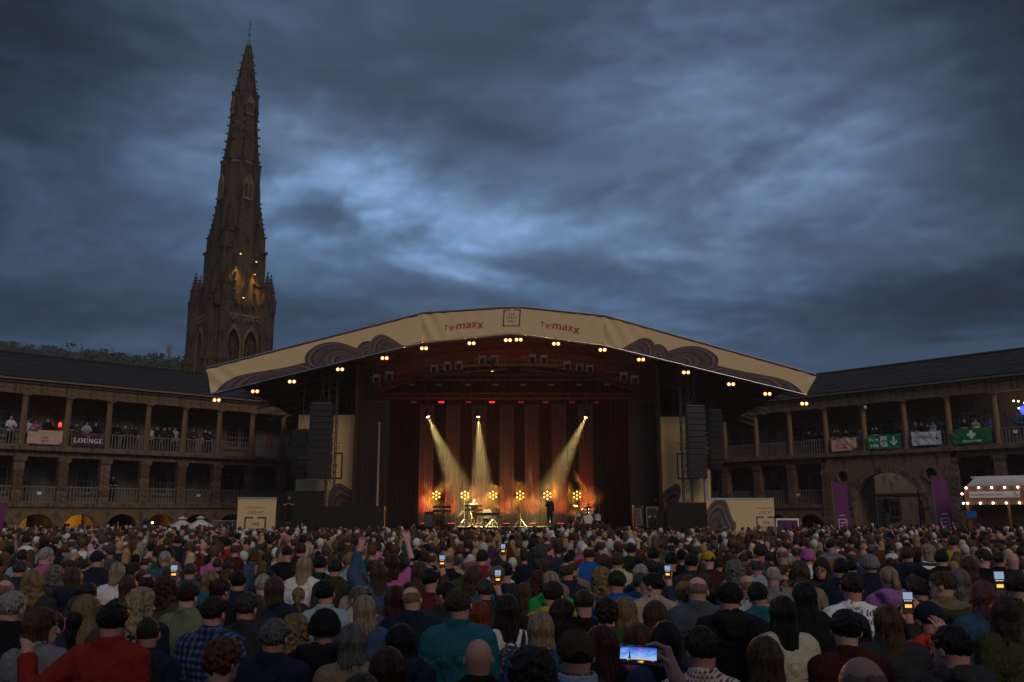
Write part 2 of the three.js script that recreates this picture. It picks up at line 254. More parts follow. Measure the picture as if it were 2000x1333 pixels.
  // columns above, rusticated piers below
  for (const x of posts) {
    const c = new THREE.Group(); c.name = 'column'; c.position.set(x, Y.floor2, -0.27); b.add(c);
    part('shaft', columnGeo, M.stoneLight, c); part('plinth', plinthGeo, M.stone, c); part('abacus', abacusGeo, M.stone, c);
    if (opt.noPier?.includes(x)) continue;
    const p = new THREE.Group(); p.name = 'pier'; p.position.set(x, Y.floor1, -0.28); b.add(p);
    let y = 0; for (let k = 0; k < 6; k++) { const [g, h] = blockGeos[Math.floor(rnd() * 3)], hh = k === 5 ? 2.45 - y : h; const m = part('block', g, M.blocks[Math.floor(rnd() * 4)], p); m.scale.set(0.985 + 0.03 * rnd(), (hh - 0.012) / h, 1); m.position.set(0, y + hh / 2, 0.012 * (rnd() - 0.5)); y += hh; }
    part('capital', [box(0.66, 0.1, 0.66, 0, 2.5, 0), box(0.74, 0.2, 0.7, 0, 2.65, 0)], M.stoneLight, p);
    part('core', box(0.48, 2.5, 0.48, 0, 1.25, 0), M.stoneDark, p);
  }
  for (let i = 0; i + 1 < posts.length; i++) {
    const a = posts[i], c = posts[i + 1], m = (a + c) / 2;
    railing(b, a + 0.2, c - 0.2, Y.floor2, -0.2);
    const noLow = opt.noPier && (opt.noPier.includes(a) || opt.noPier.includes(c));
    if (!noLow) railing(b, a + 0.27, c - 0.27, Y.floor1, -0.2);
    const flip = (i + opt.phase) % 2;
    galleryDoor(b, m + (flip ? 0.55 : -0.45), Y.floor2, zb + 0.03); sashWindow(b, m + (flip ? -0.65 : 0.75), Y.floor2 + 0.75, zb + 0.06);
    if (!noLow || opt.lowWindows) { galleryDoor(b, m + (flip ? 0.5 : -0.4), Y.floor1, zb + 0.03); sashWindow(b, m + (flip ? -0.6 : 0.7), Y.floor1 + 0.7, zb + 0.06); }
  }
  return b;
}
// east range: left of the stage; P + s * (0.7314, 0.682)
const eastPosts = []; for (let k = -3; k < 13; k++) eastPosts.push(0.2 + 2.46 * k);
const eastArch = eastPosts.slice(0, -1).map((x) => x + 1.23);
const east = hallRange('galleried_hall_range', 'long stone hall range with two open galleries and small ground floor arches', [-29.4, 52], 0.7505, 1, -7.6, 30.2, eastPosts, 2.46, { arches: eastArch, seed: 31, phase: 0 });
// rooms behind the ground arches
part('cellar_room', [box(37.8, 2.95, 0.3, 11.3, 1.31, -4), box(37.8, 0.1, 3.4, 11.3, 2.7, -2.2), ...eastArch.map((a) => box(0.3, 2.7, 3.4, a + 1.23, 1.35, -2.2))], M.stoneInner, east);
// south range: right of the stage; local x = -s
const southPosts = []; for (let k = -2; k < 12; k++) southPosts.push(-(0.45 + 2.69 * k));
southPosts.sort((a, b) => a - b);
const sArch = southPosts.slice(0, -1).map((x) => x + 1.345).filter((x) => !(x < -3 && x > -12));
const gateX = -(0.45 + 2.69 * 2.5);
const gatePiers = [-(0.45 + 2.69 * 2), -(0.45 + 2.69 * 3)];
const south = hallRange('gated_hall_range', 'stone hall range with banners on its gallery and a great arched gateway', [28.8, 51], -0.8273, -1, -30.2, 6.6, southPosts, 2.69, { arches: sArch, seed: 57, phase: 1, gate: gateX, noPier: gatePiers, lowWindows: false });
{
  // ground storey wall, lower gallery wall round the gateway, beam
  const b = south, Y = LEVEL, w = 4.55, crown = 4.95, spring = crown - w / 2;
  const seg = (a, c) => { const s = poly([[a, GROUND], [c, GROUND], [c, Y.arcade], [a, Y.arcade]]); for (const q of sArch) if (q - 1 > a && q + 1 < c) { const h = archShape(1.9, 1.35, 2.29); s.holes.push(new THREE.Path(h.getPoints(10).map((p) => new THREE.Vector2(p.x + q, Math.max(GROUND + 0.001, p.y < 0.01 ? GROUND : p.y))))); } return boxUV(extrude(s, 0.5).translate(0, 0, -0.5)); };
  const gl = gateX - 4.35, gr = gateX + 4.35;
  part('ground_storey_wall', seg(-30.2, gl), M.stone, b); part('ground_storey_wall', seg(gr, 6.6), M.stone, b);
  for (const [c, w2] of [[(gl - 30.2) / 2, gl + 30.2], [(gr + 6.6) / 2, 6.6 - gr]]) part('cellar_room', [box(w2, 2.95, 0.3, c, 1.31, -3.6), box(w2, 0.1, 3.2, c, 2.7, -2.05)], M.stoneInner, b);
  part('first_floor_beam', box(gl + 30.2, 0.36, 0.5, (gl - 30.2) / 2, Y.beam1 + 0.18, -0.25), M.stoneLight, b); part('first_floor_beam', box(6.6 - gr, 0.36, 0.5, (gr + 6.6) / 2, Y.beam1 + 0.18, -0.25), M.stoneLight, b);
  const front = poly([[gl + 0.3, GROUND], [gr - 0.3, GROUND], [gr - 0.3, Y.beam1 + 0.355], [gl + 0.3, Y.beam1 + 0.355]]);
  const h = archShape(w, spring, crown); front.holes.push(new THREE.Path(h.getPoints(24).map((p) => new THREE.Vector2(p.x + gateX, Math.max(GROUND + 0.001, p.y < 0.01 ? GROUND : p.y)))));
  for (const ox of [-2.85, 2.85]) { const c = new THREE.Path(); c.absarc(gateX + ox, 4.75, 0.36, 0, Math.PI * 2, true); front.holes.push(c); }
  const gate = new THREE.Group(); gate.name = 'gateway'; b.add(gate);
  part('gate_wall', boxUV(extrude(front, 0.55).translate(0, 0, -0.45)), M.stone, gate);
  for (let k = 0; k < 17; k++) { const a0 = Math.PI * k / 17 + 0.008, a1 = Math.PI * (k + 1) / 17 - 0.008, s = new THREE.Shape(), ri = w / 2 - 0.02, ro = w / 2 + 0.36 + (k === 8 ? 0.14 : 0); s.moveTo(ri * Math.cos(a0), ri * Math.sin(a0)); s.lineTo(ro * Math.cos(a0), ro * Math.sin(a0)); s.lineTo(ro * Math.cos(a1), ro * Math.sin(a1)); s.lineTo(ri * Math.cos(a1), ri * Math.sin(a1)); part('voussoir', boxUV(extrude(s, 0.22, 0.012).translate(gateX, spring, -0.04 + (k === 8 ? 0.05 : 0))), M.blocks[(k * 7) % 4], gate); }
  for (const ox of [-2.85, 2.85]) { const r = new THREE.Shape(); r.absarc(0, 0, 0.5, 0, Math.PI * 2); const q = new THREE.Path(); q.absarc(0, 0, 0.355, 0, Math.PI * 2, true); r.holes.push(q); part('oculus_ring', boxUV(extrude(r, 0.12).translate(gateX + ox, 4.75, 0.05)), M.stoneLight, gate); part('oculus_dark', box(0.9, 0.9, 0.06, gateX + ox, 4.75, -0.5), M.soot, gate); }
  for (const s of [-1, 1]) { // rusticated pilasters flanking the gateway
    const p = new THREE.Group(); p.name = 'pilaster'; p.position.set(gateX + s * 4.05, 0, -0.1); b.add(p); let y = GROUND; const rnd = seeded(90 + s);
    for (let k = 0; k < 14; k++) { const [g, hh] = blockGeos[k % 3]; const m = part('block', g, M.blocks[Math.floor(rnd() * 4)], p); m.scale.set(1.25, 0.975, 0.8); m.position.set(0, y + hh / 2, 0.01 * rnd()); y += hh; }
  }
  // passage through the range, with walls, iron gate and the yard beyond
  for (const sx of [-1, 1]) part('passage_wall', box(0.4, 5.4, 2.7, gateX + sx * (w / 2 + 0.2), 2.5, -1.85), M.stone, b); part('passage_ceiling', box(w + 0.8, 0.3, 2.7, gateX, 5.3, -1.85), M.stoneInner, b);
  const yw = thing('yard_house', 'pale stone house across the yard seen through the gateway', 'building', [0, 0, 0], 0); yw.position.copy(V(gateX - 6.5, 0, -15).applyAxisAngle(V(0, 1, 0), -0.8273).add(V(28.8, 0, -51))); yw.rotation.y = -0.8273; part('wall', box(16, 6.2, 0.5, 0, 2.95, -0.25), stoneOf(0.58, 0.47, 0.35, 0.5), yw); part('roof', box(16.6, 0.2, 4, 0, 7, -1.9, 0, 0.5), M.slate, yw); part('string_course', box(16, 0.14, 0.12, 0, 3.9, 0.05), M.stoneLight, yw); for (const wx of [-2.6, 0.2, 3]) sashWindow(yw, wx, 2.1, 0.05, 0.8, 1.3, 2, 2);
}
// things at the gateway
{
  const at = (lx, y, lz) => { const v = V(lx, y, lz).applyAxisAngle(V(0, 1, 0), -0.8273); return [v.x + 28.8, v.y, v.z - 51]; };
  const gt = thing('iron_gate', 'dark iron double gate folded open inside the arched gateway', 'gate', at(gateX + 2.0, 0, -1.2), -0.8273 + 1.2);
  part('gate_frame', [box(0.06, 4, 0.06, -0.8, 2, 0), box(0.06, 4.0, 0.06, 0.8, 2, 0), box(1.6, 0.06, 0.06, 0, 0.25, 0), box(1.6, 0.06, 0.06, 0, 2.2, 0), box(1.6, 0.06, 0.06, 0, 3.95, 0)], M.darkSteel, gt);
  for (let k = 0; k < 9; k++) part('bar', box(0.028, 3.9, 0.028, -0.68 + k * 0.17, 2, 0), M.darkSteel, gt);
  const sb = thing('wall_banner', 'pale upright banner reading SOUTH inside the gateway', 'banner', at(gateX - 2.3, 0.45, -4.3), -0.8273);
  const bt = canvasTex(128, 512, (c, w, h) => { c.fillStyle = '#cdb59c'; c.fillRect(0, 0, w, h); c.fillStyle = '#7c4a3a'; c.beginPath(); c.ellipse(w, 60, 70, 110, 0.3, 0, 7); c.fill(); c.fillStyle = '#6b1f2b'; c.font = 'bold 78px sans-serif'; c.textAlign = 'center'; c.save(); c.translate(w / 2 + 26, h / 2 + 20); c.rotate(-Math.PI / 2); c.fillText('SOUTH', 0, 0); c.restore(); });
  part('cloth', boxPrint(0.75, 2.9, 0.02).translate(0, 1.45, 0), mat(1, 1, 1, { map: bt }), sb);
  part('post', [rod(V(-0.39, 0, 0), V(-0.39, 3, 0), 0.02), rod(V(0.39, 0, 0), V(0.39, 3, 0), 0.02), box(0.9, 0.04, 0.3, 0, -0.55, 0), rod(V(0, -0.55, 0), V(0, 0, 0), 0.02)], M.darkSteel, sb);
}
function boxPrint(w, h, d) {   // box whose front and back carry uv 0..1, sides a thin edge of it
  const g = plain(new THREE.BoxGeometry(w, h, d)), p = g.attributes.position, n = g.attributes.normal, uv = g.attributes.uv;
  for (let i = 0; i < p.count; i++) { uv.setXY(i, (n.getZ(i) < -0.5 ? -1 : 1) * p.getX(i) / w + 0.5, p.getY(i) / h + 0.5); }
  return g;
}
// lamps in the rooms behind the ground arches of the east range
{
  const at = (lx, y, lz) => { const v = V(lx, y, lz).applyAxisAngle(V(0, 1, 0), 0.7505); return [v.x - 29.4, v.y, v.z - 52]; };
  for (const [x, y, z, I, what] of [[1.0, 2.1, -1.6, 0.9, 'warm ceiling lamp in the arch below the gate banner'], [3.75, 2.12, -1.7, 2.6, 'warm ceiling lamp over the yellow lit room under the lounge banner'], [8.75, 1.75, -1.2, 1.0, 'bare warm lamp glowing in the arch beside the cream parasols']]) {
    const l = thing('ceiling_lamp', what, 'lamp', at(x, y, z), 0.75, 'lamps in the ground floor arches');
    part('bulb', plain(new THREE.SphereGeometry(0.07, 10, 8)), glow(1, 0.55, 0.14, 14), l); part('fitting', [cyl(0.05, 0.09, 0.1, 0, 0.12, 0, 10), rod(V(0, 0.16, 0), V(0, Math.max(0.2, 2.62 - y), 0), 0.012)], M.darkSteel, l);
    bulbLight(l, [1, 0.52, 0.1], I, V(0, 0, 0));
  }
  const yw = mat(0.62, 0.42, 0.06, { roughness: 0.9, map: rep(gritMap, 0.5) });
  const p = thing('yellow_room_partition', 'yellow painted partition with two openings behind the lit arch', 'partition', at(3.9, 0, -3.0), 0.7505);
  const s = poly([[-0.95, 0], [0.95, 0], [0.95, 2.3], [-0.95, 2.3]]); s.holes.push(new THREE.Path([[-0.28, 0.3], [0.28, 0.3], [0.28, 1.7], [-0.28, 1.7]].map(([x, y]) => new THREE.Vector2(x, y)))); part('board', boxUV(extrude(s, 0.08)), yw, p);
  const q = thing('yellow_room_partition', 'tall narrow yellow panel standing behind the dim lit arch', 'partition', at(1.2, 0, -2.6), 0.7505); part('board', box(0.7, 2.3, 0.06, 0, 1.15, 0), yw, q); part('foot', box(0.8, 0.06, 0.4, 0, 0.03, 0), M.darkSteel, q);
}

// ---------- church steeple ----------
{
  const st = thing('church_steeple', 'tall dark gothic church steeple with crocketed spire rising behind the hall', 'steeple', [-34.75, 0, -105], 0.7505);
  const a = 3.25, PAR = 26.9, TOP = 63;
  const lancet = (w, y0, y1) => { const s = new THREE.Shape(), sp = y1 - w * 1.25; s.moveTo(-w / 2, y0); s.lineTo(w / 2, y0); s.lineTo(w / 2, sp); s.quadraticCurveTo(w / 2, sp + w * 0.75, 0, y1); s.quadraticCurveTo(-w / 2, sp + w * 0.75, -w / 2, sp); s.closePath(); return s; };
  for (let f = 0; f < 4; f++) {
    const face = new THREE.Group(); face.name = 'tower_face'; face.rotation.y = f * Math.PI / 2; st.add(face);
    const s = poly([[-a, 0], [a, 0], [a, PAR - 0.9], [-a, PAR - 0.9]]);
    for (const x of [-1.12, 1.12]) s.holes.push(new THREE.Path(lancet(1.75, 14, 24.3).getPoints(12).map((p) => p.clone().add(new THREE.Vector2(x, 0)))));
    part('wall', boxUV(extrude(s, 0.8).translate(0, 0, a - 0.8)), M.soot, face);
    for (const x of [-1.12, 1.12]) {
      const w = new THREE.Group(); w.name = 'belfry_window'; face.add(w);
      const ring = lancet(2.05, 14, 24.75); ring.holes.push(new THREE.Path(lancet(1.7, 14.05, 24.2).getPoints(12)));
      part('hood_mould', boxUV(extrude(ring, 0.14).translate(x, 0, a)), M.stone, w);
      const tr = []; for (const m of [-0.29, 0.29]) tr.push(box(0.13, 8, 0.2, x + m, 18, a - 0.45));
      for (const m of [-0.58, 0, 0.58]) { const r = lancet(0.52, 20.5, 21.95); r.holes.push(new THREE.Path(lancet(0.34, 20.55, 21.75).getPoints(8))); tr.push(extrude(r, 0.18).translate(x + m, 0, a - 0.54)); }
      for (const [ox, oy, rr] of [[-0.32, 22.35, 0.3], [0.32, 22.35, 0.3], [0, 22.95, 0.32]]) { const c = new THREE.Shape(); c.absarc(0, 0, rr, 0, 7); const q = new THREE.Path(); q.absarc(0, 0, rr - 0.1, 0, 6.283, true); c.holes.push(q); tr.push(extrude(c, 0.18).translate(x + ox, oy, a - 0.54)); }
      part('tracery', tr.map((g) => boxUV(g)), M.soot, w);
      const lv = []; for (let k = 0; k < 16; k++) lv.push(box(1.7, 0.07, 0.55, x, 14.4 + k * 0.5, a - 0.95, 0, 0.6)); part('louvres', lv, M.soot, w);
    }
    part('string_course', [box(2 * a, 0.25, 0.22, 0, 12.6, a + 0.1), box(2 * a - 0.1, 0.35, 0.3, 0, PAR - 1.05, a + 0.12), box(2 * a - 0.3, 0.2, 0.22, 0, PAR - 1.4, a + 0.08), ...Array.from({ length: 9 }, (_, k) => box(0.3, 0.3, 0.24, -2.6 + k * 0.65, PAR - 1.62, a + 0.08))], M.stone, face);
    // openwork parapet
    const par = poly([[-a, 0], [a, 0], [a, 1.5], [-a, 1.5]]);
    for (let k = 0; k < 8; k++) par.holes.push(new THREE.Path(lancet(0.52, 0.3, 1.22).getPoints(6).map((p) => p.clone().add(new THREE.Vector2(-2.62 + k * 0.75, 0)))));
    part('parapet', boxUV(extrude(par, 0.28).translate(0, PAR - 0.9, a - 0.14)), M.soot, face);
  }
  part('tower_core', box(2 * a - 1.7, PAR - 0.5, 2 * a - 1.7, 0, (PAR - 0.5) / 2, 0), M.soot, st);
  part('tower_roof', box(2 * a - 0.4, 0.2, 2 * a - 0.4, 0, PAR - 1, 0), M.soot, st);
  // octagonal spire
  const PROFILE = [[25, 3.36], [31, 3.08], [36, 2.8], [40, 2.54], [46, 2.1], [51, 1.74], [56, 1.34], [60, 0.82], [63.2, 0.27]], rAt = (y) => { let k = 0; while (k < PROFILE.length - 2 && y > PROFILE[k + 1][0]) k++; const [a, b] = [PROFILE[k], PROFILE[k + 1]]; return lerp(a[1], b[1], Math.min(1, Math.max(0, (y - a[0]) / (b[0] - a[0])))); };
  const ys = [PAR - 1, 31, 36, 40, 46, 51, 56, 60, TOP];
  const sp = plain(new THREE.LatheGeometry(ys.map((y) => new THREE.Vector2(rAt(y) * 1.04, y)), 8)); sp.rotateY(Math.PI / 8); sp.deleteAttribute('normal'); sp.computeVertexNormals(); part('spire', boxUV(sp), M.soot, st);
  const crk = [];
  for (let k = 0; k < 8; k++) {
    const ang = k * Math.PI / 4 + Math.PI / 8, cx = Math.sin(ang), cz = Math.cos(ang), at = (y, o = 0) => V(cx * (rAt(y) * 1.04 + o), y, cz * (rAt(y) * 1.04 + o));
    part('edge_rib', [rod(at(PAR), at(45.5), 0.16, 0.14, 6), rod(at(45.5), at(TOP), 0.14, 0.07, 6)], M.soot, st);
    for (let y = 29; y < TOP - 0.5; y += 1.12) { if ((y > 54.2 && y < 56.6) || (y > 42.2 && y < 46.6)) continue; crk.push(plain(new THREE.OctahedronGeometry(y > 56 ? 0.17 : 0.21, 0)).scale(1, 0.8, 1).translate(...at(y, 0.14).toArray())); }
    for (const [y0, y1, w] of [[51.5, 56.1, 0.5], [38.5, 46.4, 0.62]]) part('edge_shaft', [box(w, y1 - y0, 0.55, 0, (y1 + y0) / 2, rAt(y1) * 1.04 + 0.02).rotateY(ang), box(w + 0.14, 0.22, 0.66, 0, y1 - 0.1, rAt(y1) * 1.04 + 0.03).rotateY(ang)], M.soot, st);
  }
  const cm = part('crockets', crk, M.soot, st); cm.userData.kind = 'stuff';
  for (const [y, w, h] of [[52.9, 0.5, 1.9], [41.2, 0.7, 2.6]]) for (let f = 0; f < 4; f++) {
    const l = new THREE.Group(); l.name = 'lucarne'; l.rotation.y = f * Math.PI / 2; st.add(l);
    const z = rAt(y) * 0.97, s = lancet(w * 1.9, -0.3, h + 0.5); for (const x of [-w * 0.4, w * 0.4]) s.holes.push(new THREE.Path(lancet(w * 0.6, 0, h * 0.72).getPoints(6).map((p) => p.clone().add(new THREE.Vector2(x, 0)))));
    const q = new THREE.Path(); q.absarc(0, h * 0.9, w * 0.24, 0, 6.283, true); s.holes.push(q);
    part('frame', boxUV(extrude(s, 0.3).translate(0, y, z - 0.12)), M.stone, l); part('dark_opening', boxUV(extrude(lancet(w * 1.7, -0.2, h + 0.3), 0.05).translate(0, y, z - 0.13)), M.soot, l);
  }
  for (const y of [49.2, 34.3]) for (let k = 0; k < 8; k++) { const ang = k * Math.PI / 4; part('round_vent', cyl(0.17, 0.17, 0.12, 0, 0, 0, 8).rotateX(Math.PI / 2).translate(-0.5, y, rAt(y) * 0.98).rotateY(ang), M.soot, st); }
  part('band', [lathe([[rAt(46) * 1.04, 45.8], [rAt(46) * 1.04 + 0.14, 45.9], [rAt(46) * 1.04 + 0.1, 46.1], [rAt(46.2) * 1.02, 46.2]], 8).rotateY(Math.PI / 8)], M.stone, st);
  part('copper_cap', [lathe([[0.34, TOP - 0.9], [0.3, TOP], [0.14, TOP + 1.1], [0.05, TOP + 1.3], [0, TOP + 1.3]], 8)], M.copper, st);
  part('finial', [rod(V(0, TOP + 1.2, 0), V(0, TOP + 3.8, 0), 0.05, 0.03), plain(new THREE.SphereGeometry(0.16, 8, 6)).translate(0, TOP + 1.6, 0), box(0.5, 0.06, 0.06, 0, TOP + 3.1, 0), box(0.06, 0.06, 0.5, 0, TOP + 2.6, 0)], M.darkSteel, st);
  // corner turrets and buttresses
  const pin = (x, z, y, w, h, into, name) => {
    const n = new THREE.Group(); n.name = name; n.position.set(x, y, z); into.add(n);
    part('pinnacle_shaft', [box(w, h * 0.45, w, 0, h * 0.225, 0), box(w * 1.2, 0.16, w * 1.2, 0, h * 0.45, 0)], M.soot, n);
    const py = plain(new THREE.ConeGeometry(w * 0.62, h * 0.55, 4)).rotateY(Math.PI / 4).translate(0, h * 0.72, 0); py.deleteAttribute('normal'); py.computeVertexNormals(); part('pinnacle_spirelet', boxUV(py), M.soot, n);
    const c = []; for (let k = 0; k < 5; k++) for (let e = 0; e < 4; e++) { const t = 0.1 + k * 0.18, r = w * 0.62 * (1 - t) + 0.05; c.push(plain(new THREE.OctahedronGeometry(0.11 + 0.02 * w, 0)).translate(Math.sin(e * Math.PI / 2 + Math.PI / 4) * r, h * (0.46 + 0.53 * t), Math.cos(e * Math.PI / 2 + Math.PI / 4) * r)); }
    c.push(plain(new THREE.OctahedronGeometry(0.18, 0)).scale(0.7, 1.6, 0.7).translate(0, h, 0)); part('pinnacle_crockets', c, M.soot, n).userData.kind = 'stuff';
  };
  for (let c = 0; c < 4; c++) {
    const t = new THREE.Group(); t.name = 'corner_buttress'; t.rotation.y = c * Math.PI / 2; st.add(t);
    const steps = []; for (const [x, z, rot] of [[a - 0.6, a + 0.6, 0], [a + 0.6, a - 0.6, 1]]) for (const [y0, y1, d] of [[0, 12.8, 1.5], [12.8, 20.2, 1.2], [20.2, 27.6, 0.9]]) { const o = (1.2 - d) / 2; steps.push(rot ? box(d, y1 - y0, 1.15, x - o, (y0 + y1) / 2, z) : box(1.15, y1 - y0, d, x, (y0 + y1) / 2, z - o), rot ? box(d + 0.16, 0.24, 1.3, x - o, y1, z) : box(1.3, 0.24, d + 0.16, x, y1, z - o)); }
    part('stepped_buttress', steps, M.soot, t);
    part('corner_mass', box(1.1, 27, 1.1, a - 0.35, 13.5, a - 0.35), M.soot, t);
    pin(a - 0.55, a + 0.42, 27.6, 0.78, 4.0, t, 'buttress_pinnacle'); pin(a + 0.42, a - 0.55, 27.6, 0.78, 4.0, t, 'buttress_pinnacle');
    pin(a + 0.3, a + 0.3, 26.6, 0.7, 3.2, t, 'buttress_pinnacle');
    // tall clustered turret against the spire
    const k = 2.1; part('turret', [box(1.35, 8.4, 1.35, k, PAR + 3.3, k), box(1.55, 0.3, 1.55, k, PAR + 3.2, k), box(0.5, 7.2, 0.5, k - 0.8, PAR + 2.8, k + 0.5), box(0.5, 7.2, 0.5, k + 0.5, PAR + 2.8, k - 0.8), box(1.65, 0.3, 1.65, k, PAR + 7.5, k)], M.soot, t);
    pin(k - 0.05, k - 0.05, PAR + 6.4, 1.2, 7.0, t, 'turret_pinnacle'); pin(k + 0.55, k - 0.7, PAR + 5.5, 0.5, 4.6, t, 'turret_pinnacle'); pin(k - 0.7, k + 0.55, PAR + 5.5, 0.5, 4.6, t, 'turret_pinnacle');
  }
  // floodlights on the spire base
  const at = (x, y, z) => { const v = V(x, y, z).applyAxisAngle(V(0, 1, 0), 0.7505); return [v.x - 34.75, v.y, v.z - 105]; };
  for (const [x, y, z, tx, ty, tz, I, what] of [[-1.0, 33.4, 3.55, -1.7, 26, 2.75, 230, 'small amber floodlight on the steeple turret shining down'], [1.1, 32.8, 3.55, 1.85, 26, 2.75, 280, 'amber floodlight under the turret ledge washing its stone'], [-0.3, 28.0, 3.62, 0, 36, 2.5, 45, 'yellow floodlight on the steeple parapet shining up the spire']]) {
    const l = thing('floodlight', what, 'floodlight', at(x, y, z), 0.75, 'floodlights on the steeple');
    part('housing', [box(0.34, 0.2, 0.22, 0, 0, -0.06), rod(V(0, 0, -0.1), V(0, 0, -0.8), 0.03)], M.darkSteel, l); part('lens', box(0.2, 0.1, 0.04, 0, 0, 0.07), glow(1, 0.5, 0.06, 0.8), l);
    const d = V(tx - x, ty - y, tz - z); spot(l, [1, 0.5, 0.08], I, V(0, ty > y ? 0.14 : -0.14, 0.04), d, 0.34, 0.9, 4); bulbLight(l, [1, 0.5, 0.08], 0.15, V(0, 0, 0.16), 3);
  }
  const fern = thing('parapet_plant', 'dark leafy plant growing on the steeple parapet', 'plant', at(-1.6, PAR + 0.3, 3.2), 0.75); const fr = seeded(8), fl = [];
  for (let k = 0; k < 120; k++) { const x = (fr() - 0.5) * 2.6, y = fr() * 0.9 * (1 - Math.abs(x) / 1.6), z = (fr() - 0.3) * 0.7; const t = plain(new THREE.BufferGeometry().setAttribute('position', new THREE.Float32BufferAttribute([0, 0, 0, 0.22, 0.1, 0.05, 0.05, 0.3, 0.02], 3))); t.computeVertexNormals(); t.rotateX(fr() * 6).rotateY(fr() * 6).translate(x, y, z); fl.push(t); }
  part('leaves', fl, mat(0.04, 0.06, 0.018, { side: THREE.DoubleSide, roughness: 0.9 }), fern); part('stem', [rod(V(-0.7, -0.3, 0), V(-0.4, 0.5, 0.1), 0.04), rod(V(0.4, -0.3, 0), V(0.1, 0.6, 0), 0.04)], M.wood, fern);
}
// ---------- concert stage in the corner of the court ----------
const pxAt = (x, y, Z) => { const r = (x - 1000) / 1700, u = (666.5 - y) / 1700, c = 1 / Math.hypot(1, 0.2), s = 0.2 * c, k = Z / (c - u * s); return V(r * k, 2.25 + (s + u * c) * k, -Z); };   // survey point: a sight line of the photograph met at a known distance
const STAGE_Y = 1.5;
const FASCIA = { top: [[-17.79, 10.56], [-5.25, 13.87], [-0.39, 14.21], [0.62, 14.21], [5.51, 13.69], [17.7, 10.17]], bot: [[-17.43, 9.18], [-5.34, 12.2], [-0.27, 12.72], [0.5, 12.72], [5.45, 12.03], [17.07, 9.12]] };
const frameLogo = (c, x, y, w, lines, ink = '#3d2438') => {  // open square frame with three lines of lettering
  c.strokeStyle = ink; c.lineWidth = w * 0.075; c.lineJoin = 'miter'; c.beginPath(); c.moveTo(x + w * 0.4, y); c.lineTo(x, y); c.lineTo(x, y + w * 1.15); c.lineTo(x + w, y + w * 1.15); c.lineTo(x + w, y); c.lineTo(x + w * 0.6, y); c.stroke();
  c.fillStyle = ink; c.textAlign = 'center'; c.textBaseline = 'middle'; c.font = `bold ${w * 0.2}px sans-serif`;
  lines.forEach((t, i) => c.fillText([...t].join('\u200a'), x + w / 2, y + w * (0.3 + 0.26 * i)));
};
const SW = ['#38292f', '#4b3345', '#5b5038', '#3d2a48', '#6a5844', '#33232f', '#573b52', '#453a33'];
function swirlBlob(c, pts, n, k0 = 0) {   // nested ribbons shrinking towards the blob's foot
  const [fx, fy] = pts[0];
  for (let i = 0; i < n; i++) { const s = 1 - i / n * 0.82, q = pts.map(([x, y]) => [lerp(fx + (pts[pts.length - 1][0] - fx) * 0.6, x, s), lerp(fy, y, s)]); c.fillStyle = SW[(i + k0) % SW.length]; c.beginPath(); c.moveTo(...q[0]); for (let j = 1; j + 2 < q.length + 1; j += 3) c.bezierCurveTo(...q[j], ...q[j + 1], ...(q[j + 2] ?? q[q.length - 1])); c.closePath(); c.fill(); c.strokeStyle = i % 2 ? '#7a6a5c' : '#33252e'; c.lineWidth = 1.6; c.stroke(); }
}
const wingTex = (flip) => canvasTex(2048, 256, (c, w, h) => {
  if (flip) { c.translate(w, 0); c.scale(-1, 1); }
  c.fillStyle = '#d0b587'; c.fillRect(0, 0, w, h); const P = (u, v) => [u * w, h * (1 - v)];
  swirlBlob(c, [P(0.015, -0.05), P(0.06, 0.3), P(0.1, 0.42), P(0.16, 0.42), P(0.26, 0.38), P(0.34, 0.24), P(0.47, 0.3), P(0.5, 0.2), P(0.52, 0.1), P(0.54, -0.05)], 9, 1);
  swirlBlob(c, [P(0.5, -0.05), P(0.42, 0.2), P(0.43, 0.8), P(0.53, 0.86), P(0.6, 0.88), P(0.66, 0.5), P(0.7, 0.3), P(0.72, 0.15), P(0.73, 0), P(0.74, -0.05)], 12, 3);
  swirlBlob(c, [P(0.685, -0.05), P(0.68, 0.3), P(0.7, 0.56), P(0.74, 0.52), P(0.76, 0.5), P(0.78, 0.3), P(0.79, -0.05)], 7, 0);
  swirlBlob(c, [P(0.75, -0.05), P(0.74, 0.4), P(0.765, 0.68), P(0.8, 0.64), P(0.84, 0.6), P(0.88, 0.15), P(0.93, -0.05)], 9, 2);
});
const centreTex = canvasTex(2048, 320, (c, w, h) => {   // spans x -5.3 .. 5.48
  c.fillStyle = '#d0b587'; c.fillRect(0, 0, w, h); const X = (x) => (x + 5.3) / 10.78 * w;
  c.fillStyle = '#9c1f2c';
  const brand = (x, slope) => { c.save(); c.translate(X(x), h * 0.56); c.rotate(slope); c.textAlign = 'left'; c.textBaseline = 'alphabetic'; c.font = 'bold 108px sans-serif'; c.transform(1, 0, -0.06, 1, 0, 0); let p = -212; for (const [t, s, dy] of [['T', 84, 4], ['·', 84, 0], ['K', 84, 18], ['·', 84, 6], ['m', 120, 10], ['a', 120, 10], ['x', 120, 10], ['x', 132, 28]]) { c.font = `bold ${s}px sans-serif`; c.fillText(t, p, dy + 24); p += c.measureText(t).width - (t === '·' ? 6 : 3); } c.restore(); };
  brand(-2.88, -0.02); brand(2.78, 0.03);
  frameLogo(c, X(-0.5), h * 0.06, X(1) - X(0) - 10, ['THE', 'PIECE', 'HALL']);
});
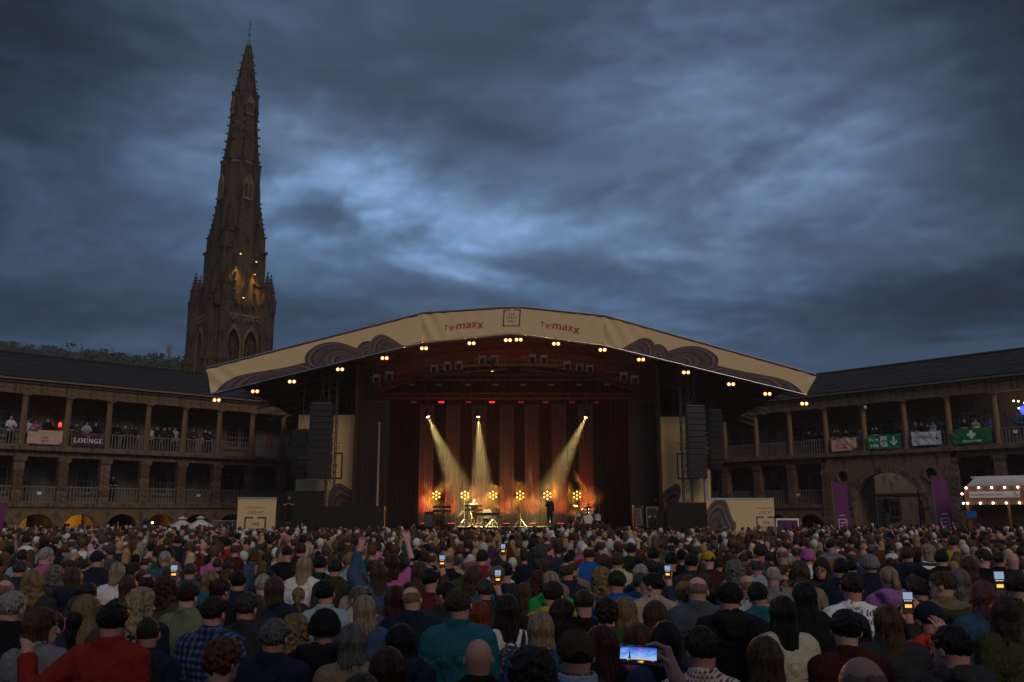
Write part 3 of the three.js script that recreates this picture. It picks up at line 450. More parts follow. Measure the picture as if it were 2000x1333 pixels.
function fasciaPanel(tops, bots, z, n, seed) {   // sheet stretched between two edges, with small creases, 2 cm thick
  const along = (pts, t) => { const x0 = pts[0][0], x1 = pts[pts.length - 1][0], x = lerp(x0, x1, t); for (let i = 0; i + 1 < pts.length; i++) if (x <= pts[i + 1][0] + 1e-6) { const k = (x - pts[i][0]) / (pts[i + 1][0] - pts[i][0]); return [x, lerp(pts[i][1], pts[i + 1][1], k)]; } return pts[pts.length - 1]; };
  const p = [], uv = [], ix = [], m = 6, row = (n + 1);
  for (const back of [0, 1]) for (let j = 0; j <= m; j++) for (let i = 0; i <= n; i++) { const t = i / n, [tx, ty] = along(tops, t), [bx, by] = along(bots, t), v = j / m, e = Math.min(t, 1 - t), cr = Math.exp(-e * 9) * 0.07 * Math.sin((v * 2.2 + e * 26) * 3 + seed) + 0.012 * n2(t * 14 + seed, v * 2); p.push(lerp(bx, tx, v), lerp(by, ty, v), z + cr * (back ? 0.9 : 1) - back * 0.02); uv.push(t, v); }
  const half = row * (m + 1);
  for (let j = 0; j < m; j++) for (let i = 0; i < n; i++) { const a = j * row + i, b = a + 1, c = a + row, d = c + 1; ix.push(a, b, c, b, d, c, half + a, half + c, half + b, half + b, half + c, half + d); }
  const g = new THREE.BufferGeometry(); g.setAttribute('position', new THREE.Float32BufferAttribute(p, 3)); g.setAttribute('uv', new THREE.Float32BufferAttribute(uv, 2)); g.setIndex(ix); g.computeVertexNormals(); return plain(g);
}
function trussGeo(a, b, s = 0.4, step = 0.5, r = 0.024) {   // square lattice truss
  const d = b.clone().sub(a), L = d.length(), u = d.clone().normalize(), up = Math.abs(u.y) > 0.9 ? V(0, 0, 1) : V(0, 1, 0), w = u.clone().cross(up).normalize(), h = w.clone().cross(u).normalize(), g = [], c = [[1, 1], [1, -1], [-1, -1], [-1, 1]].map(([i, j]) => w.clone().multiplyScalar(i * s / 2).addScaledVector(h, j * s / 2));
  for (const o of c) g.push(rod(a.clone().add(o), b.clone().add(o), r, r, 5));
  const n = Math.max(1, Math.round(L / step)); for (let k = 0; k < n; k++) for (let f = 0; f < 4; f++) { const p = a.clone().addScaledVector(u, L * k / n).add(c[(f + (k % 2)) % 4]), q = a.clone().addScaledVector(u, L * (k + 1) / n).add(c[(f + 1 - (k % 2)) % 4]); g.push(rod(p, q, r * 0.55, r * 0.55, 4)); }
  return g;
}
{
  const rf = thing('stage_roof', 'arched concert stage roof with cream printed fascia and dark lattice trusses', 'stage roof', [0, 0, 0]);
  const fas = new THREE.Group(); fas.name = 'fascia'; rf.add(fas);
  const T = FASCIA.top, B = FASCIA.bot, fm = (t) => mat(1, 1, 1, { map: t, roughness: 0.75 });
  part('fascia_panel', fasciaPanel(T.slice(0, 2), B.slice(0, 2), -50, 44, 1), fm(wingTex(false)), fas, 'cream fascia wing with dark swirled print');
  part('fascia_panel', fasciaPanel(T.slice(1, 5), B.slice(1, 5), -50, 66, 2), fm(centreTex), fas, 'cream centre fascia with red lettering and a square emblem');
  part('fascia_panel', fasciaPanel(T.slice(4, 6), B.slice(4, 6), -50, 44, 3), fm(wingTex(true)), fas, 'cream fascia wing with dark swirled print');
  const edge = (pts, dy, z, r) => pts.slice(0, -1).map((q, i) => rod(V(q[0], q[1] + dy, z), V(pts[i + 1][0], pts[i + 1][1] + dy, z), r));
  part('top_edge_tube', edge(T, 0.05, -50, 0.05), M.darkSteel, rf); part('bright_edge_tube', edge(T, 0.14, -50.1, 0.03), M.steel, rf);
  part('bottom_edge_tube', [...edge(B, -0.06, -49.97, 0.035)], M.chrome, rf);
  for (let i = 0; i + 1 < B.length; i++) if (i !== 2) part('front_truss', trussGeo(V(B[i][0], B[i][1] - 0.0 + 0.25, -50.5), V(B[i + 1][0], B[i + 1][1] + 0.25, -50.5), 0.45, 0.7, 0.03), M.darkSteel, rf);
  // roof skin
  const rp = [], ri = [], K = 7; for (let j = 0; j <= K; j++) T.forEach(([x, y]) => rp.push(x * (1 - 0.1 * (j / K) ** 2), y + 0.02 - 1.2 * (j / K) ** 2, -50.05 - 14 * j / K));
  for (let j = 0; j < K; j++) for (let i = 0; i < 5; i++) { const a = j * 6 + i; ri.push(a, a + 1, a + 6, a + 1, a + 7, a + 6); }
  const rg = new THREE.BufferGeometry(); rg.setAttribute('position', new THREE.Float32BufferAttribute(rp, 3)); rg.setIndex(ri); rg.computeVertexNormals();
  part('roof_skin', boxUV(plain(rg)), mat(0.014, 0.013, 0.013, { side: THREE.DoubleSide, roughness: 0.95 }), rf); const under = rg.clone().translate(0, -0.06, 0); part('roof_lining', boxUV(plain(under)), M.drape, rf);
  for (const z of [-53, -56, -59, -62]) { const k = (-z - 50) / 14, dy = -0.55 - 1.2 * k * k; for (let i = 0; i + 1 < T.length; i++) if (i !== 2) part('roof_truss', trussGeo(V(T[i][0] * 0.98, T[i][1] + dy, z), V(T[i + 1][0] * 0.98, T[i + 1][1] + dy, z), 0.4, 0.8), M.darkSteel, rf); }
  for (const [x, z] of [[-10.75, -52], [10.35, -52], [-10.75, -63], [10.35, -63]]) { part('tower', trussGeo(V(x, GROUND, z), V(x, 12, z), 0.5, 0.5, 0.03), M.darkSteel, rf); part('tower_base', box(1, 0.15, 1, x, GROUND + 0.08, z), M.darkSteel, rf); }
  // deck, walls, drapes
  const dk = thing('stage_deck', 'black stage platform with skirted front', 'stage', [0, 0, 0]);
  const deckPaint = mat(0.006, 0.006, 0.006, { roughness: 1, map: gritMap, specularIntensity: 0 });
  for (let i = 0; i < 8; i++) for (let j = 0; j < 5; j++) part('deck_panel', box(2.43, 0.1, 2.43, -8.55 + i * 2.44, STAGE_Y - 0.05, -52.3 - j * 2.44), deckPaint, dk);
  part('front_skirt', pleated(19.6, STAGE_Y + 0.05, 60, 0.04).translate(0, STAGE_Y / 2 - 0.125, -51.06), M.drape, dk);
  for (let i = 0; i < 9; i++) part('support_leg', rod(V(-9.6 + i * 2.4, GROUND, -51.4), V(-9.6 + i * 2.4, STAGE_Y - 0.1, -51.4), 0.03), M.darkSteel, dk);
  const wl = (w, h, x, y, z, ry, lab) => { const t = thing('stage_drape', lab, 'drape', [x, 0, z], ry, 'black stage drapes'); part('cloth', pleated(w, h, Math.round(w * 3), 0.09).translate(0, y + h / 2, 0), M.drape, t); part('header_pipe', rod(V(-w / 2, y + h + 0.03, 0), V(w / 2, y + h + 0.03, 0), 0.03), M.darkSteel, t); };
  wl(12, 9.6, -9.3, 1.5, -57.4, Math.PI / 2, 'tall black side drape behind the banner with the hanging speakers'); wl(12, 9.6, 8.75, 1.5, -57.4, -Math.PI / 2, 'tall black side drape beside the drum kit end of the stage'); wl(19.6, 9.0, -0.3, 1.5, -63.4, 0, 'wide black drape closing the rear of the stage'); wl(29, 4.6, 0, 8.75, -63.1, 0, 'black upper border hung across the rear roof truss');
  wl(1.75, 7.6, -8.4, 1.5, -53.5, 0, 'narrow black leg drape at the speaker side of the stage opening'); wl(1.7, 7.6, 8.0, 1.5, -53.5, 0, 'narrow black leg drape beside the case rack');
}
function pleated(w, h, n, d) {   // hanging cloth in real folds, closed with a back sheet
  const p = [], ix = [], N = n * 4, m = 3; for (const b of [0, 1]) for (let j = 0; j <= m; j++) for (let i = 0; i <= N; i++) { const t = i / N, ph = t * n * Math.PI * 2; p.push((t - 0.5) * w, (j / m - 0.5) * h, d * (0.5 * Math.sin(ph) + 0.35 * n2(t * n * 0.7, j * 0.3)) - b * 0.015); }
  const r = N + 1, H = r * (m + 1); for (let j = 0; j < m; j++) for (let i = 0; i < N; i++) { const a = j * r + i; ix.push(a, a + 1, a + r, a + 1, a + r + 1, a + r, H + a, H + a + r, H + a + 1, H + a + 1, H + a + r, H + a + r + 1); }
  const g = new THREE.BufferGeometry(); g.setAttribute('position', new THREE.Float32BufferAttribute(p, 3)); g.setIndex(ix); g.computeVertexNormals(); return boxUV(plain(g));
}
// striped backdrop cloths, each lit from the deck by its own uplight
{
  const cloth = mat(0.085, 0.078, 0.074, { roughness: 0.95, map: rep(weaveMap, 0.6) });
  [830, 882, 935, 990, 1040, 1094, 1147].forEach((px, i) => {
    const x = (px - 1000) / 1734 * 61.5, t = thing('backdrop_strip', ['tall pleated cloth strip glowing red at the outer keyboard side', 'grey cloth strip behind the keyboard rack', 'grey cloth strip behind the seated pianist', 'grey cloth strip hung at the centre of the backdrop', 'grey cloth strip between the empty microphone stands', 'grey cloth strip behind the standing singer', 'tall pleated cloth strip glowing red behind the drum kit'][i], 'backdrop cloth', [x, STAGE_Y, -61.6], 0, 'backdrop cloth strips');
    part('cloth', pleated(1.02, 8.3, 6, 0.09).translate(0, 4.2, 0), cloth, t); part('batten', box(1.1, 0.06, 0.06, 0, 8.4, 0), M.darkSteel, t);
    const u = thing('floor_uplight', ['floor uplight at the foot of the outer keyboard side strip', 'floor uplight behind the keyboard rack', 'floor uplight behind the seated pianist', 'floor uplight at the foot of the centre strip', 'floor uplight behind the empty microphone stands', 'floor uplight behind the standing singer', 'floor uplight behind the drum kit'][i], 'uplight', [x, STAGE_Y, -60.9], 0, 'floor uplights');
    part('housing', [box(0.5, 0.16, 0.22, 0, 0.1, 0), box(0.06, 0.2, 0.1, -0.28, 0.1, 0), box(0.06, 0.2, 0.1, 0.28, 0.1, 0)], M.black, u);
    const edge = i === 0 || i === 6, c = edge ? [1, 0.02, 0.008] : [1, 0.07, 0.012]; part('lens', box(0.44, 0.02, 0.16, 0, 0.19, -0.02), glow(...c, 2.5), u); spot(u, c, edge ? 70 : 56, V(0, 0.26, -0.02), V(0, 4.2, -0.72), 0.8, 0.9, 8);
  });
}
// audience blinders along the roof edge: two lamps each
const blindPx = [[423, 782], [498, 765], [570, 746], [664, 722], [751, 700], [828, 681], [921, 671], [992, 665], [1013, 664], [1086, 672], [1177, 684], [1252, 703], [1340, 728], [1428, 751], [1499, 770], [1571, 789]];
{
  const warm = glow(1, 0.3, 0.025, 1.6), core = glow(1, 0.6, 0.18, 9), filament = plain(new THREE.SphereGeometry(0.06, 10, 6, 0, 6.283, 0, 1.4)).scale(1, 0.5, 1).rotateX(Math.PI / 2).translate(0, 0, 0.025), can = lathe([[0.05, -0.14], [0.09, -0.1], [0.118, 0], [0.122, 0.02], [0.11, 0.02], [0.1, -0.01], [0, -0.02]], 14).rotateX(Math.PI / 2), lens = plain(new THREE.SphereGeometry(0.113, 14, 6, 0, 6.283, 0, 1.2)).scale(1, 0.35, 1).rotateX(Math.PI / 2).translate(0, 0, -0.005);
  blindPx.forEach(([px, py], i) => {
    const p = pxAt(px, py, 49.9), b = thing('audience_blinder', i === 7 || i === 8 ? 'twin lamp amber blinder under the square emblem at the roof crown' : 'twin lamp amber blinder hung under the printed roof fascia', 'blinder light', p.toArray(), 0, i === 7 || i === 8 ? 'blinder lights at the roof crown' : 'blinder lights along the roof edge');
    for (const s of [-1, 1]) { const h = part('lamp_can', can.clone().translate(s * 0.125, 0, 0), M.black, b); part('lens', lens.clone().translate(s * 0.125, 0, 0), warm, h); part('bulb', filament.clone().translate(s * 0.125, 0, 0), core, h); }
    part('yoke', [box(0.5, 0.03, 0.03, 0, 0.14, -0.06), box(0.03, 0.16, 0.03, -0.245, 0.07, -0.06), box(0.03, 0.16, 0.03, 0.245, 0.07, -0.06), rod(V(0, 0.14, -0.06), V(0, 0.34, -0.1), 0.02), box(0.1, 0.1, 0.14, 0, 0.36, -0.16)], M.black, b);
    spot(b, [1, 0.46, 0.14], 15, V(0, 0, 0.06), V(0, -2.6, 10), 0.95, 0.9, 5);
  });
}
// seven-lamp clusters standing across the rear of the stage
{
  const warm = glow(1, 0.44, 0.07, 3.4), can = lathe([[0.04, -0.12], [0.07, -0.08], [0.082, 0], [0.074, 0.01], [0, 0]], 10).rotateX(Math.PI / 2), lens = plain(new THREE.SphereGeometry(0.062, 10, 5, 0, 6.283, 0, 1.2)).scale(1, 0.4, 1).rotateX(Math.PI / 2).translate(0, 0, 0.004);
  ['at the outer keyboard stand', 'above the keyboard rack', 'beside the seated pianist', 'between the empty microphone stands', 'behind the standing singer', 'above the drum kit'].forEach((w, i) => {
    const p = pxAt([852, 908, 963, 1016, 1069, 1127][i], 968, 57.5), c = thing('lamp_cluster', 'hexagon cluster of seven glowing amber lamps ' + w, 'stage light', [p.x, STAGE_Y, p.z], 0, 'seven lamp clusters across the stage'), y = p.y - STAGE_Y;
    for (const [dx, dy] of [[0, 0], [0, 0.23], [0, -0.23], [-0.2, 0.115], [0.2, 0.115], [-0.2, -0.115], [0.2, -0.115]]) { const h = part('lamp_can', can.clone().translate(dx, y + dy, 0), M.black, c); part('lens', lens.clone().translate(dx, y + dy, 0), warm, h); }
    part('stand', [rod(V(0, 0, -0.1), V(0, y + 0.2, -0.1), 0.025), rod(V(0, 0.5, -0.1), V(0.4, 0, 0.1), 0.02), rod(V(0, 0.5, -0.1), V(-0.4, 0, 0.1), 0.02), rod(V(0, 0.5, -0.1), V(0, 0, -0.5), 0.02), box(0.4, 0.03, 0.04, 0, y, -0.1), box(0.03, 0.42, 0.04, 0, y, -0.1)], M.black, c);
    spot(c, [1, 0.36, 0.045], 130, V(0, y, 0.08), V(0, y + 1.8, 10), 1.15, 1, 12);
  });
}
// moving lights with narrow beams, and rows of dim fixtures on the trusses
const beams = [[835, 813, 893, 945], [934, 813, 942, 960], [1145, 814, 1066, 975]];
{
  beams.forEach(([x0, y0, x1, y1], i) => {
    const p = pxAt(x0, y0, 59.3), q = pxAt(x1, y1, 58.6), m = thing('moving_light', ['moving head light throwing a gold beam down towards the keyboard rack', 'moving head light throwing a gold beam straight down on the pianist', 'moving head light throwing a slanting gold beam towards the singer'][i], 'moving light', p.toArray(), 0, 'moving head lights with gold beams'), d = q.clone().sub(p).normalize();
    const body = [rod(V(0, 0, 0).addScaledVector(d, -0.3), V(0, 0, 0).addScaledVector(d, 0.06), 0.11, 0.12, 12)];
    part('head', body, M.black, m); part('lens', cyl(0.105, 0.105, 0.02, 0, 0, 0, 14).applyQuaternion(new THREE.Quaternion().setFromUnitVectors(V(0, 1, 0), d)).translate(...d.clone().multiplyScalar(0.07).toArray()), glow(1, 0.78, 0.3, 12), m);
    part('yoke', [box(0.04, 0.45, 0.12, -0.17, 0.12, 0), box(0.04, 0.45, 0.12, 0.17, 0.12, 0), box(0.38, 0.14, 0.26, 0, 0.4, 0)], M.black, m);
     part('hanging_pipe', rod(V(0, 0.45, 0), V(0, 1.6, 0), 0.025), M.darkSteel, m);
    spot(m, [1, 0.7, 0.24], i === 2 ? 58000 : 78000, d.clone().multiplyScalar(0.1), d.clone().multiplyScalar(8), 0.19, 0.5, 4);
  });
  { const m = thing('key_light', 'profile spotlight on the front truss lighting the seated pianist', 'stage light', [-1.2, 11.2, -52.6]), d = V(-0.35, -8.6, -2.65).normalize(); part('barrel', rod(d.clone().multiplyScalar(-0.35), d.clone().multiplyScalar(0.3), 0.1, 0.09, 12), M.black, m); part('lens', cyl(0.085, 0.085, 0.015, 0, 0, 0, 12).applyQuaternion(new THREE.Quaternion().setFromUnitVectors(V(0, 1, 0), d)).translate(...d.clone().multiplyScalar(0.305).toArray()), glow(1, 0.75, 0.25, 6), m); part('yoke', [box(0.3, 0.04, 0.05, 0, 0.25, 0), box(0.04, 0.28, 0.05, -0.14, 0.13, 0), box(0.04, 0.28, 0.05, 0.14, 0.13, 0), rod(V(0, 0.25, 0), V(0, 0.5, 0), 0.02)], M.black, m); spot(m, [1, 0.66, 0.16], 520, d.clone().multiplyScalar(0.34), d.clone().multiplyScalar(8), 0.09, 0.5, 4); }
  const bar = (x, y, Z, k, lab) => { const p = pxAt(x, y, Z), b = thing('strobe_bar', lab, 'stage light', p.toArray(), 0, 'strobe bars on the trusses'); part('housing', [box(0.42, 0.16, 0.16, 0, 0, -0.06), rod(V(0, 0.08, -0.06), V(0, 0.3, -0.06), 0.02)], M.black, b); part('led_face', box(0.36, 0.1, 0.03, 0, 0, 0.04), k ? glow(1, 0.02, 0.02, k, 0.2) : mat(0.35, 0.33, 0.3, { roughness: 0.4 }), b); return b; };
  [808, 862, 915, 961, 1018, 1066, 1117, 1165].forEach((x, i) => bar(x, 786, 59, i === 1 || i === 3 ? 2.2 : i === 2 || i === 4 ? 0.18 : 0.08, i === 1 ? 'strobe bar glowing bright red above the keyboard rack' : i === 3 ? 'strobe bar glowing bright red above the pianist' : 'dim red strobe bar on the rear lighting truss'));
  [804, 857, 914, 968, 1022, 1077, 1132, 1185].forEach((x) => bar(x, 752, 56, 0, 'unlit strobe bar on the middle lighting truss'));
  for (const [y, Z, lab] of [[781, 59, 'long horizontal lighting truss carrying the red strobe bars'], [745, 56, 'long horizontal lighting truss carrying the unlit strobe bars'], [716, 53, 'horizontal lighting truss carrying idle moving lights']]) { const h = pxAt(1000, y, Z).y + 0.25, t = thing('lighting_truss', lab, 'truss', [0, h, -Z]); part('lattice', trussGeo(V(-8.6, 0, 0), V(8.4, 0, 0), 0.34, 0.6), M.darkSteel, t); for (const x of [-6, 0, 6]) part('hoist_chain', rod(V(x, 0.2, 0), V(x, 12.9 - Math.abs(x) * 0.15 - h, 0), 0.02), M.darkSteel, t); }
  [[848, 722], [874, 718], [896, 716], [942, 705], [966, 704], [1040, 703], [1062, 704], [1108, 716], [1132, 720], [1152, 722], [760, 736], [735, 742], [1218, 738], [1240, 744]].forEach(([x, y]) => {
    const p = pxAt(x, y, 53), m = thing('idle_moving_light', 'idle moving head light hanging from the front roof truss', 'moving light', p.toArray(), 0, 'idle moving lights'); part('yoke', [box(0.05, 0.34, 0.12, -0.19, 0, 0), box(0.05, 0.34, 0.12, 0.19, 0, 0), box(0.44, 0.14, 0.28, 0, 0.24, 0)], M.steel, m); part('head', [cyl(0.12, 0.14, 0.34, 0, -0.04, 0, 12)], M.black, m); part('clamp', rod(V(0, 0.3, 0), V(0, 0.62, 0), 0.03), M.darkSteel, m);
  });
}
// loudspeaker hangs
function lineArray(lab, x, z, topY, n, w, h, curve, yaw) {
  const a = thing('speaker_array', lab, 'loudspeaker', [x, topY, z], yaw, 'hanging loudspeaker arrays');
  let y = 0, zz = 0, tilt = 0; const frame = part('flying_frame', [box(w * 0.9, 0.08, 0.6, 0, 0.08, 0), rod(V(-0.2, 0.1, 0), V(0, 0.9, 0), 0.015), rod(V(0.2, 0.1, 0), V(0, 0.9, 0), 0.015), rod(V(0, 0.9, 0), V(0, 3.4, 0), 0.02)], M.darkSteel, a);
  for (let k = 0; k < n; k++) { const c = new THREE.Group(); c.name = 'speaker_cabinet'; c.position.set(0, y - h / 2, zz); c.rotation.x = tilt; a.add(c); const s = poly([[-0.32, -h * 0.4], [0.32, -h / 2 + 0.01], [0.32, h / 2 - 0.01], [-0.32, h * 0.4]]); part('box', boxUV(extrude(s, w - 0.06).translate(0, 0, -(w - 0.06) / 2).rotateY(-Math.PI / 2)), M.black, c); part('grille', box(w - 0.1, h - 0.05, 0.02, 0, 0, 0.325), M.blackGloss, c); for (const sx of [-1, 1]) part('side_plate', box(0.03, h - 0.04, 0.5, sx * (w / 2 - 0.015), 0, 0), M.darkSteel, c); y -= h * Math.cos(tilt); zz -= h * Math.sin(tilt); tilt += curve * (k / n); }
  return a;
}
lineArray('tall straight black loudspeaker array hung before the cream banner by the interpreter', -11.18, -51, 8.6, 12, 1.3, 0.357, 0.004, 0);
lineArray('curved black loudspeaker array hung beside the interpreter side of the roof', -12.42, -51.6, 7.1, 9, 1.05, 0.305, 0.075, -0.45);
lineArray('tall straight black loudspeaker array hung before the banner near the case rack', 10.75, -51, 8.45, 12, 1.1, 0.345, 0.004, 0);
lineArray('curved black loudspeaker array hung at the gateway side of the roof', 11.98, -51.8, 8.3, 11, 1.0, 0.31, 0.06, 0.45);
// side banners and printed boards
const boardTex = (swirl, w, h, lx, ly, lw) => canvasTex(w, h, (c) => {
  c.fillStyle = '#d0b586'; c.fillRect(0, 0, w, h);
  for (const s of swirl) swirlBlob(c, s.map(([u, v]) => [u * w, (1 - v) * h]), 8, 2);
  c.fillStyle = '#a3392f'; c.textAlign = 'center'; c.textBaseline = 'middle'; c.font = `bold ${lw * 0.14}px sans-serif`; c.fillText('T·K·maxx', lx + lw * 0.28, ly); c.fillStyle = '#4b3a3c'; c.font = `${lw * 0.1}px sans-serif`; c.fillText('presents', lx + lw * 0.8, ly);
  c.font = `${lw * 0.23}px sans-serif`; c.fillText('LIVE AT', lx + lw / 2, ly + lw * 0.24); frameLogo(c, lx, ly + lw * 0.48, lw, ['THE', 'PIECE', 'HALL']);
});
{
  const bn = (lab, x, y0, y1, w, z, tex) => { const t = thing('stage_side_banner', lab, 'banner', [x, y0, z]); const g = fasciaPanel([[-w / 2, y1 - y0], [w / 2, y1 - y0]], [[-w / 2, 0], [w / 2, 0]], 0, 20, x); part('cloth', g, mat(1, 1, 1, { map: tex, roughness: 0.85 }), t); part('frame_pipe', [rod(V(-w / 2 - 0.05, y1 - y0 + 0.04, -0.05), V(w / 2 + 0.05, y1 - y0 + 0.04, -0.05), 0.03), rod(V(-w / 2 - 0.05, GROUND - y0, -0.05), V(-w / 2 - 0.05, y1 - y0, -0.05), 0.03), rod(V(w / 2 + 0.05, GROUND - y0, -0.05), V(w / 2 + 0.05, y1 - y0, -0.05), 0.03)], M.darkSteel, t); };
  bn('cream printed side banner with a brown swirl foot behind the speakers by the interpreter', -11.45, 2.36, 8.35, 3.6, -54, boardTex([[[0.62, -0.02], [0.5, 0.1], [0.55, 0.26], [0.72, 0.3], [0.85, 0.3], [0.9, 0.2], [1.05, 0.24], [1.05, 0.1], [1.05, 0.05], [1.05, -0.02]]], 512, 860, 205, 250, 190));
  bn('cream printed side banner with a swirl foot beside the drum kit end', 10.6, 2.4, 8.25, 3.15, -54, boardTex([[[-0.05, -0.02], [-0.05, 0.2], [0.1, 0.22], [0.25, 0.27], [0.42, 0.36], [0.46, 0.2], [0.36, 0.12], [0.4, 0.08], [0.44, 0.04], [0.42, -0.02]]], 512, 940, 190, 270, 210));
  const bd = (lab, x0, x1, y1, z, tex) => { const t = thing('printed_board', lab, 'sign board', [(x0 + x1) / 2, 0, z]); part('panel', boxPrint(x1 - x0, y1 - GROUND - 0.05, 0.06).translate(0, (y1 + GROUND) / 2 - 0.02, 0), mat(1, 1, 1, { map: tex, roughness: 0.7 }), t); part('top_trim', box(x1 - x0 + 0.06, 0.1, 0.1, 0, y1 + 0.01, 0), M.steel, t); for (const s of [-1, 1]) part('brace', rod(V(s * (x1 - x0) * 0.4, y1 * 0.7, -0.04), V(s * (x1 - x0) * 0.4, GROUND, -0.9), 0.03), M.darkSteel, t); };
  bd('cream printed board beside the interpreter platform', -14.55, -12.52, 3.12, -47, boardTex([], 512, 780, 110, 105, 270));
  bd('wide cream printed board with brown swirls beside the stage case rack', 10.34, 13.9, 3.08, -47, boardTex([[[-0.05, 0.5], [-0.05, 0.9], [0.1, 1.0], [0.2, 1.05], [0.36, 1.0], [0.3, 0.75], [0.42, 0.62], [0.44, 0.45], [0.3, 0.42], [0.2, 0.48]], [[-0.05, 0], [0, 0.4], [0.1, 0.5], [0.2, 0.46], [0.3, 0.4], [0.25, 0.25], [0.2, 0.1], [0.1, 0.05], [0.05, 0], [0, 0]]], 900, 780, 660, 105, 150 * 1.6));
}
// side platforms, interpreter's box, crew side
{
  const bx = (name, lab, cat, w, h, d, x, y, z, extra = []) => { const t = thing(name, lab, cat, [x, GROUND, z]); h -= GROUND; part('body', pleated(w, h, Math.round(w * 2), 0.03).translate(0, h / 2, d / 2), M.drape, t); part('frame', [box(w, h, d - 0.06, 0, h / 2, -0.02), ...extra], M.black, t); return t; };
  bx('interpreter_platform', 'low black platform carrying the sign language interpreter', 'platform', 2.1, 1.72, 1.4, -12.0, 0, -49.7);
  bx('black_screen', 'tall black screen standing behind the interpreter', 'screen', 2.2, 3.62, 0.3, -12.0, 0, -51.3); bx('black_screen', 'low black screen between the interpreter and the stage', 'screen', 3.9, 2.75, 0.3, -9.3, 0, -51.2); bx('black_screen', 'black screen between the case rack and the wide printed board', 'screen', 2.3, 2.95, 0.3, 9.95, 0, -50.6); bx('black_screen', 'stepped black screen beside the stage case rack', 'screen', 1.2, 2.5, 0.3, 8.9, 0, -50.9);
  const fc = thing('flight_case', 'black flight case with bright metal edges standing on end', 'case', [8.2, STAGE_Y, -52.2]); part('body', box(0.62, 1.15, 0.6, 0, 0.62, 0), M.black, fc);
  for (const [x, y, w, h] of [[0, 1.19, 0.66, 0.035], [0, 0.05, 0.66, 0.035], [-0.315, 0.62, 0.035, 1.1], [0.315, 0.62, 0.035, 1.1]]) part('edge_trim', box(w, h, 0.05, x, y, 0.3), M.steel, fc); for (const s of [-1, 1]) part('latch', box(0.14, 0.09, 0.03, s * 0.16, 0.66, 0.31), M.steel, fc); for (const [x, z] of [[-0.25, -0.2], [0.25, -0.2], [-0.25, 0.2], [0.25, 0.2]]) part('caster', cyl(0.035, 0.035, 0.03, 0, 0, 0, 8).rotateZ(Math.PI / 2).translate(x, 0.02, z), M.darkSteel, fc);
  const rk = thing('equipment_rack', 'open equipment rack with cabling beside the flight case', 'rack', [7.45, STAGE_Y, -52.4]); part('frame', [box(0.05, 1.3, 0.5, -0.28, 0.65, 0), box(0.05, 1.3, 0.5, 0.28, 0.65, 0), box(0.6, 0.05, 0.5, 0, 1.3, 0), box(0.6, 0.05, 0.5, 0, 0.03, 0)], M.black, rk); for (let k = 0; k < 5; k++) part('rack_unit', box(0.5, 0.18, 0.42, 0, 0.2 + k * 0.22, 0), k % 2 ? M.darkSteel : M.wood, rk); part('cable', [rod(V(0.1, 1.1, 0.26), V(0.15, 0.2, 0.27), 0.02), rod(V(0.02, 1, 0.26), V(0.2, 0.3, 0.27), 0.015)], M.steel, rk);
  const pole = thing('steel_mast', 'pale grey steel mast standing beside the roof tower', 'mast', [11.6, GROUND, -52.6]); part('pole', rod(V(0, 0, 0), V(-0.1, 8.2, 0), 0.14, 0.09, 10), mat(0.3, 0.3, 0.31, { roughness: 0.5 }), pole); part('base', box(0.8, 0.1, 0.8, 0, 0.05, 0), M.darkSteel, pole);
  const pl2 = thing('steel_mast', 'dark upright pole at the interpreter side of the stage opening', 'mast', [-8.0, GROUND, -52.4]); part('pole', rod(V(0, 0, 0), V(0, 7.9, 0), 0.07, 0.06, 10), mat(0.16, 0.15, 0.145, { roughness: 0.6 }), pl2); part('base', box(0.6, 0.1, 0.6, 0, 0.05, 0), M.darkSteel, pl2);
}
// instruments
function micStand(lab, x, z, h, boom = 0) { const m = thing('microphone_stand', lab, 'microphone stand', [x, STAGE_Y, z], 0, 'microphone stands'); part('base', cyl(0.13, 0.14, 0.03, 0, 0.015, 0, 14), M.black, m); part('upright', rod(V(0, 0, 0), V(0, h, 0), 0.014), M.darkSteel, m); part('boom', rod(V(boom * -0.25, h - 0.16, 0), V(boom * 0.55, h + 0.3 * Math.abs(boom), 0.02), 0.012), M.darkSteel, m); part('microphone', rod(V(boom * 0.55, h + 0.3 * Math.abs(boom), 0.02), V(boom * 0.68, h + 0.24 * Math.abs(boom) + 0.04, 0.02), 0.014, 0.028), M.black, m); return m; }
function keyboard(lab, x, z, w, h, yaw, tiers) { const k = thing('stage_keyboard', lab, 'keyboard', [x, STAGE_Y, z], yaw, 'stage keyboards'); for (let t = 0; t < tiers; t++) { const b = part('keyboard_body', [box(w, 0.12, 0.38, 0, h + t * 0.25, 0), box(w, 0.04, 0.1, 0, h + 0.08 + t * 0.25, 0.14)], M.black, k); part('keys', box(w - 0.1, 0.02, 0.15, 0, h + 0.07 + t * 0.25, -0.1), M.whitePaint, b); } for (const s of [-1, 1]) part('leg', rod(V(s * w * 0.44, 0, -0.12 * s), V(s * w * 0.3, h, 0.1 * s), 0.025), M.darkSteel, k); part('cross_bar', rod(V(-w * 0.36, h * 0.5, 0), V(w * 0.36, h * 0.5, 0), 0.02), M.darkSteel, k); return k; }
